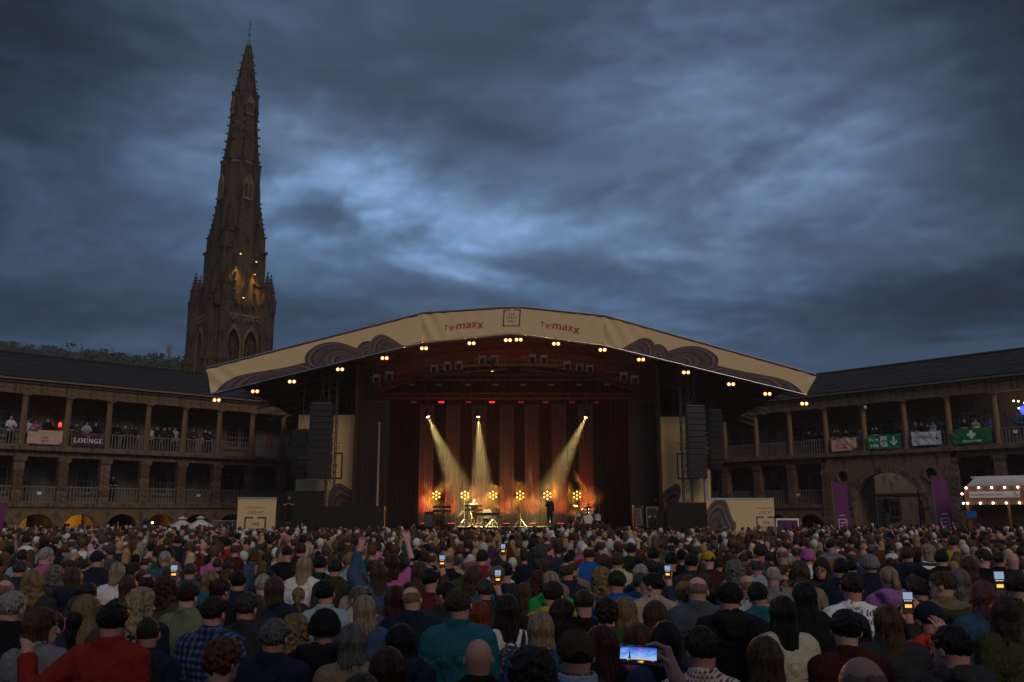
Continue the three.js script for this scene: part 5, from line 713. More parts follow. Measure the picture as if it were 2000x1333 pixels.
function hairGeo(style, lod) {
  const key = 'h' + style + lod; if (geoCache[key]) return geoCache[key];
  const dome = (x, y, z, t) => ell(x, y, z, 0, 0.031, 0.013, 0.075 + t, 0.088 + t, 0.095 + t);
  const line = (y) => (y > 0.075 ? -0.2 : y > 0.0 ? lerp(-0.01, -0.098, sstep(-0.02, 0.075, y)) : 0.012 + 0.02 * sstep(0, -0.05, y));
  const tube = (x, y, z, rx, rz, cz) => (Math.hypot(x / rx, (z - cz) / rz) - 1) * Math.min(rx, rz);
  const groove = (x, z, k) => 0.0022 * Math.sin(Math.atan2(x, z) * k + 3 * n2(x * 20, z * 20)) + 0.002 * n3(x * 40, 0, z * 40);
  const curt = (x, y, z, bot, rx, rz, flare) => { const t = Math.max(0, -y - 0.02), cz = 0.016 + 0.06 * sstep(0.1, 0.35, t), R = rx + flare * sstep(0, 0.16, t) - 0.02 * sstep(0.16, 0.4, t), Z = rz + 0.01 * sstep(0, 0.1, t) - 0.045 * sstep(0.12, 0.34, t); let d = tube(x, y, z, R, Z, cz); d = Math.max(d, y - 0.03, bot + 0.015 * Math.sin(x * 34) - y); d = Math.max(d, -(z + 0.035 + 0.12 * Math.max(0, y - 0.02)) + (t > 0.14 ? -0.03 * Math.min(1, (t - 0.14) * 6) : 0)); return d; };
  const nape = (x, b) => b + 9 * x * x + 0.008 * n2(x * 60, 1);
  const tap = (y, t) => lerp(0.0025, t, sstep(-0.075, 0.02, y));
  const F = {
    short: (x, y, z) => Math.max(dome(x, y, z, tap(y, 0.011 + 0.0085 * n3(x * 32, y * 18, z * 32))) - 0.004 * sstep(-0.04, -0.09, y), line(y) - z, nape(x, -0.098) - y),
    crop: (x, y, z) => Math.max(dome(x, y, z, 0.7 * tap(y, 0.008) + 0.002 * n3(x * 40, y * 40, z * 40)) - 0.003 * sstep(-0.04, -0.09, y), line(y) - z, nape(x, -0.092) - y),
    tousled: (x, y, z) => Math.max(dome(x, y, z, 0.02 + 0.012 * n3(x * 24, y * 24, z * 24)), line(y) - 0.012 - z, nape(x, -0.105) - y + 0.01 * n3(x * 30, 0, z * 30)),
    fade: (x, y, z) => smin(Math.max(dome(x, y, z, 0.014 + 0.006 * n3(x * 30, y * 30, z * 30)), line(y) - z, 0.028 - y), Math.max(dome(x, y, z, 0.005), line(y) - z, -0.066 - y), 0.02),
    balding: (x, y, z) => Math.max(dome(x, y, z, Math.min(tap(y, 0.007), 0.002 + 0.12 * Math.max(0, 0.06 - y)) + 0.0015 * n3(x * 30, y * 30, z * 30)), line(Math.min(y, 0.04)) + 0.0 - z, nape(x, -0.095) - y, y - 0.052 + 0.25 * Math.max(0, 0.05 - z) - 0.02 * Math.abs(x) * 4),
    thin: (x, y, z) => Math.max(dome(x, y, z, tap(y, 0.007) + 0.002 * n3(x * 30, y * 30, z * 30)), line(y) - z, -0.07 - y, -(Math.hypot(x * 1.1, y - 0.13, z - 0.035) - 0.05)),
    stubble: (x, y, z) => Math.max(dome(x, y, z, Math.min(0.0035, 0.001 + 0.05 * Math.max(0, 0.075 - y + 0.01 * n3(x * 20, y * 20, z * 20)))), line(Math.min(y, 0.045)) - z, nape(x, -0.095) - y, y - 0.075 - 0.012 * n3(x * 18, 4, z * 18)),
    bob: (x, y, z) => smin(Math.max(dome(x, y, z, 0.02 + groove(x, z, 26)), line(y) - 0.02 - z, -0.03 - y), curt(x, y, z, -0.125, 0.093, 0.108, 0.012) + groove(x, z, 30), 0.02),
    shag: (x, y, z) => smin(Math.max(dome(x, y, z, 0.021 + groove(x, z, 22)), line(y) - 0.02 - z, -0.03 - y), curt(x, y, z, -0.19, 0.094, 0.108, 0.02) + groove(x, z, 24) + 0.008 * n3(x * 16, y * 8, z * 16), 0.02),
    long: (x, y, z) => smin(Math.max(dome(x, y, z, 0.018 + groove(x, z, 28)), line(y) - 0.02 - z, -0.03 - y), curt(x, y, z, -0.33, 0.092, 0.106, 0.014) + groove(x, z, 30) + 0.005 * n3(x * 14, y * 5, z * 14), 0.02),
    verylong: (x, y, z) => smin(Math.max(dome(x, y, z, 0.016 + groove(x, z, 30)), line(y) - 0.02 - z, -0.03 - y), curt(x, y, z, -0.5, 0.09, 0.104, 0.018) + groove(x, z, 34), 0.02),
    curly: (x, y, z) => { const w = n3(x * 22, y * 18, z * 22); return Math.min(Math.max(dome(x, y, z, 0.034 + 0.014 * w), line(y) - 0.02 - z, -0.05 - y), Math.max(curt(x, y, z, -0.17, 0.108, 0.12, 0.022) + 0.016 * n3(x * 24 + 5, y * 22, z * 24), -0.19 - y)); },
    longcurly: (x, y, z) => { const w = n3(x * 20, y * 16, z * 20); return Math.min(Math.max(dome(x, y, z, 0.03 + 0.012 * w), line(y) - 0.02 - z, -0.05 - y), curt(x, y, z, -0.3, 0.106, 0.118, 0.03) + 0.016 * n3(x * 20 + 5, y * 16, z * 20)); },
    bun: (x, y, z) => smin(Math.max(dome(x, y, z, 0.011 + groove(x, z, 24)), line(y) - z, -0.072 - y), ell(x, y, z, 0, 0.07, 0.118, 0.045, 0.042, 0.038) + 0.004 * Math.sin(y * 160), 0.015),
    clip: (x, y, z) => smin(Math.max(dome(x, y, z, 0.013 + groove(x, z, 24)), line(y) - z, -0.072 - y), smin(cap(x, y, z, [0, -0.03, 0.105, 0.01, 0.075, 0.122, 0.028, 0.036]), cap(x, y, z, [-0.03, 0.05, 0.12, -0.035, 0.11, 0.115, 0.014, 0.008]), 0.01), 0.02),
    ponytail: (x, y, z) => smin(Math.max(dome(x, y, z, 0.011 + groove(x, z, 28)), line(y) - z, -0.072 - y), smin(cap(x, y, z, [0, 0.05, 0.11, 0, -0.04, 0.15, 0.026, 0.034]), cap(x, y, z, [0, -0.04, 0.15, 0.01, -0.26, 0.125, 0.034, 0.016]), 0.02) + 0.003 * Math.sin(x * 240), 0.02),
    cap: (x, y, z) => { const d = Math.max(dome(x, y, z, 0.017), 0.012 - 0.12 * Math.max(0, z) * 0.3 - y); const brim = Math.max(ell(x, y, z, 0, 0.03, -0.1, 0.076, 0.02, 0.1), Math.abs(y - 0.026 + x * x * 4) - 0.006, z + 0.06); const gap = ell(x, y, z, 0, 0.012, 0.115, 0.035, 0.03, 0.03); return Math.min(Math.max(d + 0.0015 * Math.sin(Math.atan2(x, z) * 6), -gap), brim, ell(x, y, z, 0, 0.137, 0.013, 0.01, 0.006, 0.01)); },
    beanie: (x, y, z) => { const d = Math.max(dome(x, y, z, 0.022 + 0.0015 * Math.sin(Math.atan2(x, z) * 44)), -0.02 + 0.03 * sstep(0.02, -0.1, z) - y); const fold = Math.max(dome(x, y, z, 0.03), -0.024 + 0.03 * sstep(0.02, -0.1, z) - y, y - 0.035 - 0.03 * sstep(0.02, -0.1, z)); return smin(d, fold, 0.006); },
  }[style];
  const bot = { bob: -0.16, shag: -0.23, long: -0.37, verylong: -0.54, curly: -0.23, longcurly: -0.35, ponytail: -0.3 }[style] ?? -0.11, w = /curly/.test(style) ? 0.16 : 0.13;
  const g = surfaceNets(F, [-w, bot, style === 'cap' ? -0.22 : -0.14], [w, 0.19, 0.2], (lod ? 0.0185 : 0.0105) * (/long/.test(style) ? 1.15 : 1));
  const P = g.attributes.position, uv = new Float32Array(P.count * 2); for (let i = 0; i < P.count; i++) { uv[i * 2] = Math.atan2(P.getX(i), P.getZ(i)) / 6.2832 * 1.5; uv[i * 2 + 1] = P.getY(i) * 1.1; } g.setAttribute('uv', new THREE.BufferAttribute(uv, 2));
  if (/^(cap|beanie|crop|stubble|balding|thin|fade)$/.test(style)) return (geoCache[key] = g);
  // loose locks lying over the shell and breaking its outline
  const rs = seeded(style.length * 31 + lod), N = g.attributes.normal, n = lod ? 70 : 260, sp = [], sn = [], su = [], a = V(0, 0, 0), nn = V(0, 0, 0), t = V(0, 0, 0), wv = V(0, 0, 0), curl = /curly|tousled/.test(style), short = /short|tousled/.test(style);
  for (let k = 0; k < n; k++) {
    const i = Math.floor(rs() * P.count); a.fromBufferAttribute(P, i); nn.fromBufferAttribute(N, i); if (nn.y < -0.3) continue;
    t.copy(a).sub(V(0, 0.13, 0.02)); if (a.y < 0.03) t.set(a.x * 0.3, -1, a.z * 0.2); t.x += (rs() - 0.5) * (curl ? 2 : 0.5) * (a.y < 0.03 ? 0.6 : 0.08); t.addScaledVector(nn, -t.dot(nn)).normalize(); wv.crossVectors(nn, t).normalize();
    const L = (short ? 0.024 : 0.055) * (0.6 + 0.8 * rs()), w = (lod ? 0.002 : 0.0013) * (0.7 + 0.6 * rs()), lift = 0.001 + 0.004 * rs() * rs(), flick = (rs() - 0.35) * (short ? 0.009 : 0.007), m = a.clone().addScaledVector(t, L * 0.5).addScaledVector(nn, lift * 1.3).addScaledVector(wv, curl ? 0.012 * (rs() - 0.5) : 0), e = a.clone().addScaledVector(t, L).addScaledVector(nn, lift + flick), b = a.clone().addScaledVector(nn, -0.002);
    const q = [b.clone().addScaledVector(wv, -w), b.clone().addScaledVector(wv, w), m.clone().addScaledVector(wv, w), m.clone().addScaledVector(wv, -w), e];
    for (const j of [0, 1, 2, 0, 2, 3, 3, 2, 4]) { sp.push(q[j].x, q[j].y, q[j].z); sn.push(nn.x, nn.y, nn.z); su.push(rs() * 0.02 + k * 0.013, 0.3 + j * 0.02); }
  }
  const sg = new THREE.BufferGeometry(); sg.setAttribute('position', new THREE.Float32BufferAttribute(sp, 3)); sg.setAttribute('normal', new THREE.Float32BufferAttribute(sn, 3)); sg.setAttribute('uv', new THREE.Float32BufferAttribute(su, 2));
  return (geoCache[key] = mergeGeometries([g.toNonIndexed(), sg]));
}
const CLOTH = { navy: [0.012, 0.017, 0.036], black: [0.0095, 0.0095, 0.0105], charcoal: [0.028, 0.028, 0.031], slate: [0.055, 0.07, 0.085], teal: [0.014, 0.1, 0.135], red: [0.24, 0.017, 0.013], maroon: [0.055, 0.011, 0.011], olive: [0.04, 0.044, 0.018], green: [0.028, 0.065, 0.026], sage: [0.13, 0.16, 0.085], khaki: [0.17, 0.14, 0.085], beige: [0.33, 0.275, 0.215], white: [0.6, 0.61, 0.64], 'pale blue': [0.27, 0.34, 0.42], denim: [0.035, 0.075, 0.14], 'dark denim': [0.016, 0.035, 0.075], pink: [0.42, 0.1, 0.28], lilac: [0.3, 0.13, 0.33], yellow: [0.42, 0.29, 0.025], blue: [0.015, 0.09, 0.36], 'bright green': [0.02, 0.3, 0.075], grey: [0.17, 0.17, 0.18], brown: [0.055, 0.033, 0.019], cream: [0.47, 0.41, 0.31], burgundy: [0.07, 0.012, 0.02], 'dark green': [0.014, 0.03, 0.016], tan: [0.22, 0.15, 0.085], plum: [0.05, 0.02, 0.06], orange: [0.5, 0.05, 0.015], 'pale denim': [0.3, 0.36, 0.4] };
const HAIRC = { black: [0.012, 0.0105, 0.0105], 'dark brown': [0.04, 0.025, 0.016], brown: [0.085, 0.05, 0.029], 'light brown': [0.105, 0.06, 0.03], blonde: [0.32, 0.205, 0.098], 'pale blonde': [0.46, 0.35, 0.215], grey: [0.2, 0.19, 0.18], white: [0.5, 0.47, 0.44], ginger: [0.2, 0.058, 0.017], 'orange red': [0.3, 0.052, 0.008], mauve: [0.17, 0.052, 0.075], auburn: [0.075, 0.024, 0.011], 'dark grey': [0.07, 0.066, 0.064], shaven: [0.32, 0.19, 0.155] };
const SKIN = [[0.5, 0.265, 0.215], [0.44, 0.225, 0.175], [0.55, 0.325, 0.27], [0.4, 0.19, 0.14], [0.085, 0.042, 0.026]].map((c) => mat(...c, { vertexColors: true, roughness: 0.6, map: rep(skinMap, 6), specularIntensity: 0.5 }));
const clothMats = {}, hairMats = {};
const foldB = rep(foldBump, 1.6), weave = rep(weaveMap, 3), hairB = rep(hairMap, 3, 1), hairM = rep(hairMap, 3, 1);
function clothMat(c, o) { const k = c; return (clothMats[k] ??= mat(...CLOTH[c], { map: weave, bumpMap: foldB, bumpScale: 0.016, roughness: 0.92, specularIntensity: 0.3, ...o })); }
function hairMat(c) { return (hairMats[c] ??= mat(...HAIRC[c], { map: hairM, bumpMap: hairB, bumpScale: 0.008, roughness: 0.5, specularIntensity: 0.5 })); }
const STYLE_WORD = { short: 'short', crop: 'cropped', tousled: 'tousled', fade: 'faded', balding: 'balding', thin: 'thinning', bob: 'bobbed', shag: 'shoulder length', long: 'long', verylong: 'very long straight', curly: 'curly', longcurly: 'long curly', bun: 'bunned', clip: 'clipped up', ponytail: 'ponytailed' };
function person(o) {   // o: x, y, z, h, pose, kind, top, legs, skin, hair 'style colour' or 'bald', hat 'cap colour', yaw, wide, lod, label, group
  const lod = o.lod ?? 0, pk = o.pose ?? 'stand', g = thing('person', o.label, 'person', [o.x, o.y ?? 0, o.z], o.yaw ?? 0, o.group), s = (o.h ?? 1.72) / 1.75; g.scale.set(s * (o.wide ?? 1), s, s * (o.wide ?? 1));
  const b = bodyGeo(pk, lod); part('body', b.geo, SKIN[o.skin ?? 0], g);
  part(GARMENT[o.kind] && o.kind, topGeo(pk, o.kind, lod), o.topMat ?? clothMat(o.top), g); part('trousers', legGeo(pk), clothMat(o.legs ?? 'dark denim'), g); part('shoes', shoeGeo(pk), clothMat('black'), g);
  const H = new THREE.Group(); H.name = 'head_wear'; H.applyMatrix4(b.head);
  const put = (name, geo, m) => { const q = part(name, geo, m, g); q.applyMatrix4(b.head); if (lod === 0 || true) { const sq = o.headScale ?? 1; q.scale.multiplyScalar(sq); } return q; };
  if (o.hair && o.hair !== 'bald') { const [st, ...c] = o.hair.split(' '); put('hair', hairGeo(st, lod), hairMat(c.join(' '))); }
  if (o.hair === 'bald' && !o.hat && (o.x * 37.7 % 1 + 1) % 1 < 0.7) put('stubble', hairGeo('stubble', lod), hairMat('shaven'));
  if (o.hat) { const [st, ...c] = o.hat.split(' '); put(st, hairGeo(st, lod), clothMat(c.join(' '))); }
  g.userData.hands = b.hands; return g;
}
// ---------- the audience ----------
const PRINT = {
  plaid: canvasTex(512, 512, (c, w, h) => { c.fillStyle = '#14264f'; c.fillRect(0, 0, w, h); for (let i = 0; i < 8; i++) { const p = i * 64; c.fillStyle = 'rgba(8,12,30,.75)'; c.fillRect(p, 0, 24, h); c.fillRect(0, p, w, 24); c.fillStyle = 'rgba(150,175,220,.55)'; c.fillRect(p + 36, 0, 4, h); c.fillRect(0, p + 36, w, 4); c.fillStyle = 'rgba(70,105,175,.5)'; c.fillRect(p + 46, 0, 9, h); c.fillRect(0, p + 46, w, 9); } }),
  stripe: canvasTex(64, 256, (c, w, h) => { for (let i = 0; i < 8; i++) { c.fillStyle = i % 2 ? '#d8d6d2' : '#171a24'; c.fillRect(0, i * 32, w, 32); } }),
  knit: canvasTex(256, 256, (c, w, h) => { c.fillStyle = '#b9b0a6'; c.fillRect(0, 0, w, h); c.fillStyle = '#6d1f22'; for (let y = 0; y < 8; y++) for (let x = 0; x < 8; x++) { c.beginPath(); c.moveTo(x * 32 + (y % 2) * 16, y * 32 + 26); c.lineTo(x * 32 + 12 + (y % 2) * 16, y * 32 + 2); c.lineTo(x * 32 + 24 + (y % 2) * 16, y * 32 + 26); c.fill(); } }),
  floral: canvasTex(256, 256, (c, w, h) => { c.fillStyle = '#23262e'; c.fillRect(0, 0, w, h); const r = seeded(4); for (let i = 0; i < 160; i++) { c.fillStyle = ['#6f747e', '#8f949c', '#4a4f5a'][i % 3]; c.beginPath(); c.ellipse(r() * w, r() * h, 3 + r() * 7, 2 + r() * 5, r() * 3, 0, 7); c.fill(); } }),
};
for (const k in PRINT) PRINT[k].wrapS = PRINT[k].wrapT = THREE.RepeatWrapping;
const printMat = (t, s, o = {}) => mat(1, 1, 1, { map: rep(PRINT[t], s), bumpMap: foldB, bumpScale: 0.01, roughness: 0.9, ...o });
const ideasTex = canvasTex(512, 512, (c, w, h) => { c.fillStyle = '#cfd0d6'; c.fillRect(0, 0, w, h); c.fillStyle = '#26262e'; c.font = 'bold 62px serif'; c.textAlign = 'center'; c.fillText('Good Ideas', w / 2, 165); c.fillText('Short Stories', w / 2, 228); c.fillStyle = '#2f7a6c'; for (let k = 0; k < 5; k++) { c.save(); c.translate(w / 2 + 10, 380); c.rotate(-0.9 + k * 0.45); c.beginPath(); c.ellipse(0, -62, 17, 60, 0, 0, 7); c.fill(); c.restore(); } });
// [x, y of the crown in the photograph, distance, hair, garment, colour, extras]
const NEAR = [
  [27, 1150, 5.6, 'short white', 'jacket', 'black', { t: 'standR' }], [10, 1128, 7.2, 'bald', 'jacket', 'brown'], [66, 1112, 8, 'longcurly blonde', 'jacket', 'charcoal'], [84, 1184, 5.3, 'bob light brown', 'shirt', 'grey', { t: 'lookR' }], [156, 1182, 6.2, 'long black', 'jacket', 'dark denim'], [172, 1160, 6.1, 'long blonde', 'jacket', 'brown', { t: 'tiltL' }],
  [224, 1172, 5.1, 'short black', 'shirt', 'red', { t: 'outL', w: 1.08, l: 'person with short black hair in a bright red overshirt' }], [278, 1148, 6.4, 'longcurly pale blonde', 'jacket', 'navy', { t: 'lookR' }], [291, 1200, 5.4, 'crop dark brown', 'jacket', 'navy'], [370, 1133, 6.7, 'short dark brown', 'shirt', 'sage', { t: 'standR', l: 'person with short dark hair in a sage green shirt' }],
  [420, 1160, 5.8, 'short dark brown', 'shirt', 'blue', { m: printMat('plaid', 2.6), l: 'person in a blue plaid checked shirt', w: 1.06 }], [437, 1242, 4.4, 'tousled ginger', 'tee', 'red', { l: 'short person with ginger hair in a crimson top' }], [484, 1152, 6, 'short dark grey', 'jacket', 'charcoal', { t: 'standR' }], [192, 1074, 10.2, '', 'jacket', 'navy', { hat: 'cap navy' }], [107, 1104, 9.2, 'curly grey', 'hoodie', 'charcoal'], [145, 1107, 8.6, 'bob brown', 'puffer', 'navy'], [229, 1097, 9.6, 'bob pale blonde', 'tee', 'white'], [288, 1117, 8, 'thin dark brown', 'jacket', 'black', { t: 'filmR' }], [252, 1121, 8.2, 'long brown', 'shirt', 'tan'], [324, 1124, 7.7, 'curly auburn', 'jacket', 'olive'], [372, 1096, 9.8, 'crop dark grey', 'jacket', 'slate'], [432, 1125, 7.5, 'clip dark brown', 'jacket', 'black'], [411, 1112, 8.4, 'long blonde', 'hoodie', 'teal'], [467, 1112, 8.2, 'short black', 'jacket', 'navy'], [40, 1092, 10, 'short dark grey', 'jacket', 'charcoal'],
  [537, 1203, 5.0, 'short grey', 'jacket', 'navy', { w: 1.05 }], [577, 1200, 5.9, 'curly blonde', 'shirt', 'sage'], [635, 1187, 5.2, '', 'hoodie', 'black', { hat: 'beanie black', w: 1.05 }], [690, 1214, 5.0, 'bob grey', 'coat', 'tan'], [757, 1261, 4.1, 'shag auburn', 'jacket', 'dark denim'], [707, 1312, 3.7, 'bob light brown', 'jacket', 'charcoal'], [712, 1160, 6.4, 'long pale blonde', 'jacket', 'denim', { t: 'standL' }], [698, 1140, 7.2, 'bun grey', 'coat', 'cream', { t: 'lookL' }], [805, 1141, 6.8, 'bald', 'jacket', 'navy', { w: 1.1 }], [782, 1216, 5.3, 'shag black', 'hoodie', 'navy'],
  [897, 1145, 5.7, 'short brown', 'shirt', 'teal', { w: 1.12, l: 'tall person with short brown hair in a teal overshirt' }], [936, 1171, 6.8, 'long orange red', 'jacket', 'charcoal'], [935, 1240, 4.5, 'bald', 'jacket', 'black', { l: 'bald person in a black jacket near the teal overshirt', w: 1.05 }], [870, 1133, 7.2, 'fade black', 'jacket', 'charcoal', { t: 'lookL' }], [637, 1130, 7, 'short black', 'shirt', 'pale blue'], [537, 1124, 7.4, 'bob brown', 'jacket', 'navy'], [686, 1076, 9.8, 'short blonde', 'shirt', 'pale denim', { w: 1.08 }], [595, 1085, 9.4, 'long pale blonde', 'jacket', 'white'], [875, 1078, 10.2, 'short brown', 'tee', 'teal', { l: 'person with short brown hair in a sea green tee' }], [972, 1102, 8.6, 'short grey', 'jacket', 'navy', { t: 'standR' }], [925, 1104, 8.5, 'shag brown', 'jacket', 'teal'], [942, 1071, 10.4, 'short dark brown', 'jacket', 'red', { t: 'filmR' }], [917, 1085, 9.3, 'bald', 'jacket', 'olive'], [773, 1142, 6.9, 'shag auburn', 'shirt', 'slate'], [841, 1107, 8.1, 'short black', 'tee', 'burgundy'], [991, 1157, 6.1, 'long dark brown', 'vest', 'white', { l: 'person with long dark hair in a white vest wearing a patterned backpack', pack: 1 }], [625, 1082, 9.6, 'short black', 'jacket', 'dark green'], [562, 1063, 11.5, 'crop black', 'tee', 'black'], [515, 1118, 7.9, 'short white', 'shirt', 'pale blue'], [740, 1098, 8.6, 'long brown', 'jacket', 'denim', { t: 'highL' }], [705, 1062, 11, 'bald', 'jacket', 'teal', { t: 'standL' }], [655, 1088, 9.2, 'short dark brown', 'jacket', 'olive'], [820, 1095, 9, 'shag brown', 'hoodie', 'brown', { t: 'filmR' }], [500, 1160, 6.6, 'bob dark grey', 'jacket', 'black'], [588, 1058, 11.8, 'short brown', 'jacket', 'maroon'], [765, 1080, 9.7, 'shag dark brown', 'tee', 'pink', { t: 'highR' }],
  [1125, 1225, 4.0, '', 'jacket', 'olive', { hat: 'cap brown', w: 1.1, l: 'person in a brown baseball cap and olive jacket with pale collar', collar: 1 }], [1055, 1192, 5.4, 'bob pale blonde', 'jacket', 'denim'], [1081, 1132, 6.9, 'short dark brown', 'hoodie', 'yellow', { t: 'standR', l: 'person with short dark hair in a mustard yellow hoodie' }], [1140, 1147, 6.6, 'crop dark brown', 'tee', 'black', { w: 1.08 }], [1184, 1165, 6.0, 'tousled dark brown', 'jacket', 'green'], [1221, 1164, 6.3, 'shag blonde', 'shirt', 'black'], [1279, 1170, 5.8, 'long light brown', 'jacket', 'charcoal'], [1272, 1115, 7.5, 'short black', 'jacket', 'beige', { t: 'lookL', w: 1.08, l: 'person with short black hair turning aside in a beige jacket' }], [1362, 1122, 6.8, 'bald', 'jacket', 'slate', { w: 1.15, l: 'broad bald person in a slate blue jacket' }], [1425, 1135, 6.0, '', 'puffer', 'black', { hat: 'cap black', l: 'person in a black cap and quilted black puffer jacket', w: 1.08 }], [1367, 1217, 4.2, 'short dark brown', 'shirt', 'red', { m: printMat('knit', 5), l: 'person with short dark hair in a red and white patterned knit' }],
  [1300, 1208, 4.5, 'verylong black', 'jacket', 'dark denim'], [1245, 1214, 5.0, 'long light brown', 'hoodie', 'pink', { t: 'standL', l: 'person with long light brown hair in a pink hoodie' }], [1175, 1217, 4.9, 'long auburn', 'jacket', 'black'], [1040, 1264, 3.7, 'curly dark brown', 'jacket', 'black'], [1492, 1238, 4.3, 'long light brown', 'tee', 'sage'], [1205, 1112, 7.6, '', 'jacket', 'blue', { hat: 'cap dark green', l: 'person in a dark green cap and blue jacket' }], [1382, 1074, 10.6, '', 'tee', 'maroon', { hat: 'cap yellow', l: 'person in a yellow baseball cap' }], [1436, 1094, 8.9, 'curly grey', 'jacket', 'charcoal'], [1459, 1119, 7.4, 'bald', 'shirt', 'pale blue'], [1480, 1134, 6.9, 'fade black', 'jacket', 'teal'], [1150, 1066, 11, 'thin dark brown', 'jacket', 'blue'], [1205, 1076, 9.8, 'short light brown', 'jacket', 'cream'], [1107, 1095, 8.9, 'thin brown', 'jacket', 'navy'], [1077, 1113, 8.2, 'long pale blonde', 'hoodie', 'bright green'], [1482, 1062, 10.8, 'short dark brown', 'tee', 'slate'], [1336, 1132, 7.2, 'clip blonde', 'jacket', 'cream'], [1055, 1063, 10.6, 'shag dark grey', 'jacket', 'navy', { w: 1.1 }], [1232, 1058, 12, 'short dark brown', 'jacket', 'dark green'], [1176, 1108, 8.2, 'curly blonde', 'shirt', 'cream'], [1100, 1168, 6.8, 'shag dark brown', 'jacket', 'black', { t: 'lookR' }], [1310, 1075, 9.8, 'short black', 'tee', 'black'], [1350, 1078, 9.6, 'short black', 'jacket', 'charcoal'], [1275, 1066, 10.5, 'short black', 'jacket', 'navy'], [1018, 1195, 6.4, 'short dark brown', 'shirt', 'charcoal', { m: printMat('floral', 4), l: 'person in a dark floral print shirt' }],
  [1527, 1160, 5.6, 'verylong black', 'shirt', 'cream'], [1569, 1133, 6.6, 'verylong black', 'jacket', 'black'], [1662, 1114, 6.4, 'short dark brown', 'tee', 'white', { ideas: 1, w: 1.08, l: 'person in a white tee with dark lettering on the back' }], [1651, 1185, 4.8, 'short black', 'shirt', 'maroon', { t: 'standR', w: 1.05 }], [1681, 1268, 2.75, 'bald', 'jacket', 'black', { skin: 3, l: 'bald sunburnt head of a person in black, low and close' }], [1732, 1177, 5.3, 'verylong light brown', 'coat', 'charcoal', { t: 'filmR', yaw: -0.12 }], [1812, 1172, 5.5, '', 'hoodie', 'orange', { hat: 'cap navy', l: 'person in a navy cap and glowing orange red hoodie' }], [1855, 1216, 4.4, 'short black', 'hoodie', 'charcoal', { t: 'reachR', yaw: 0.3, w: 1.08 }], [1837, 1112, 6.9, 'short brown', 'shirt', 'khaki', { t: 'lookL', w: 1.08 }], [1872, 1108, 7.8, 'shag grey', 'jacket', 'brown'], [1918, 1133, 6.1, 'bob mauve', 'jacket', 'denim', { l: 'person with a mauve pink bob in a denim jacket' }], [1984, 1112, 6.3, 'short dark brown', 'shirt', 'olive', { t: 'holdL', w: 1.08 }], [1735, 1103, 7.7, 'ponytail pale blonde', 'hoodie', 'lilac', { l: 'person with pale blonde ponytail in a lilac hoodie' }], [1697, 1081, 9.2, '', 'jacket', 'navy', { hat: 'beanie grey' }], [1603, 1087, 9, 'shag dark brown', 'coat', 'brown', { yaw: 2.6, l: 'person in glasses and brown coat turned back from the stage', glasses: 1 }], [1640, 1087, 8.4, 'short black', 'jacket', 'navy'], [1527, 1065, 10.6, 'bald', 'tee', 'black'], [1576, 1070, 10.6, '', 'shirt', 'white', { hat: 'beanie pink' }], [1510, 1102, 8.4, 'thin white', 'jacket', 'grey'], [1974, 1075, 9.2, 'bald', 'jacket', 'navy'], [1770, 1065, 10.2, 'short brown', 'puffer', 'navy'], [1837, 1071, 9.8, 'short black', 'jacket', 'black'], [1917, 1069, 9.8, 'short dark brown', 'tee', 'black', { t: 'lookL' }], [1860, 1047, 14.5, 'short dark brown', 'vest', 'yellow'], [1812, 1061, 12, 'bob pale blonde', 'tee', 'white', { m: printMat('stripe', 3), l: 'person in a black and white striped top' }], [1558, 1024, 33, '', 'jacket', 'black', { hat: 'cap red' }], [1890, 1085, 9, 'bob light brown', 'jacket', 'brown'], [1960, 1160, 5.7, 'shag dark brown', 'jacket', 'olive'], [1560, 1096, 8.3, 'longcurly brown', 'coat', 'tan'], [1622, 1050, 13, 'short dark brown', 'tee', 'grey'], [1795, 1125, 7.2, 'short dark brown', 'jacket', 'black', { t: 'around' }],
];
const placed = [];   // [x, z]
const used = {};
const free = (x, z, r) => placed.every(([a, b]) => (a - x) ** 2 + (b - z) ** 2 > r * r);
const WORD = (o) => { const a = []; if (o.hat) { const [k, ...c] = o.hat.split(' '); a.push(`${c.join(' ')} ${k === 'cap' ? 'baseball cap' : 'beanie'}`); } else if (o.hair === 'bald') a.push('bald head'); else if (o.hair) { const [k, ...c] = o.hair.split(' '); a.push(`${STYLE_WORD[k]} ${c.join(' ')} hair`); } return `person with ${a.join(' and ')} in ${/^[aeio]/.test(o.top) ? 'an' : 'a'} ${o.top} ${o.kind === 'vest' ? 'sleeveless vest' : o.kind === 'puffer' ? 'padded jacket' : o.kind}`; };
const POSEWORD = { lookL: ' looking aside', lookR: ' turning the head', filmR: ' holding up a phone', filmL: ' holding up a phone', highR: ' with one arm raised', highL: ' with one arm raised', holdL: ' with an arm round a neighbour', pointR: ' pointing upwards' };
function crowdPerson(o) { let l = o.label ?? WORD(o) + (POSEWORD[o.pose] ?? ''); o.label = l; used[l] = (used[l] ?? 0) + 1; o.group = 'audience members: ' + l; o.y = GROUND; const g = person(o); placed.push([o.x, o.z]); return g; }
const phones = [];
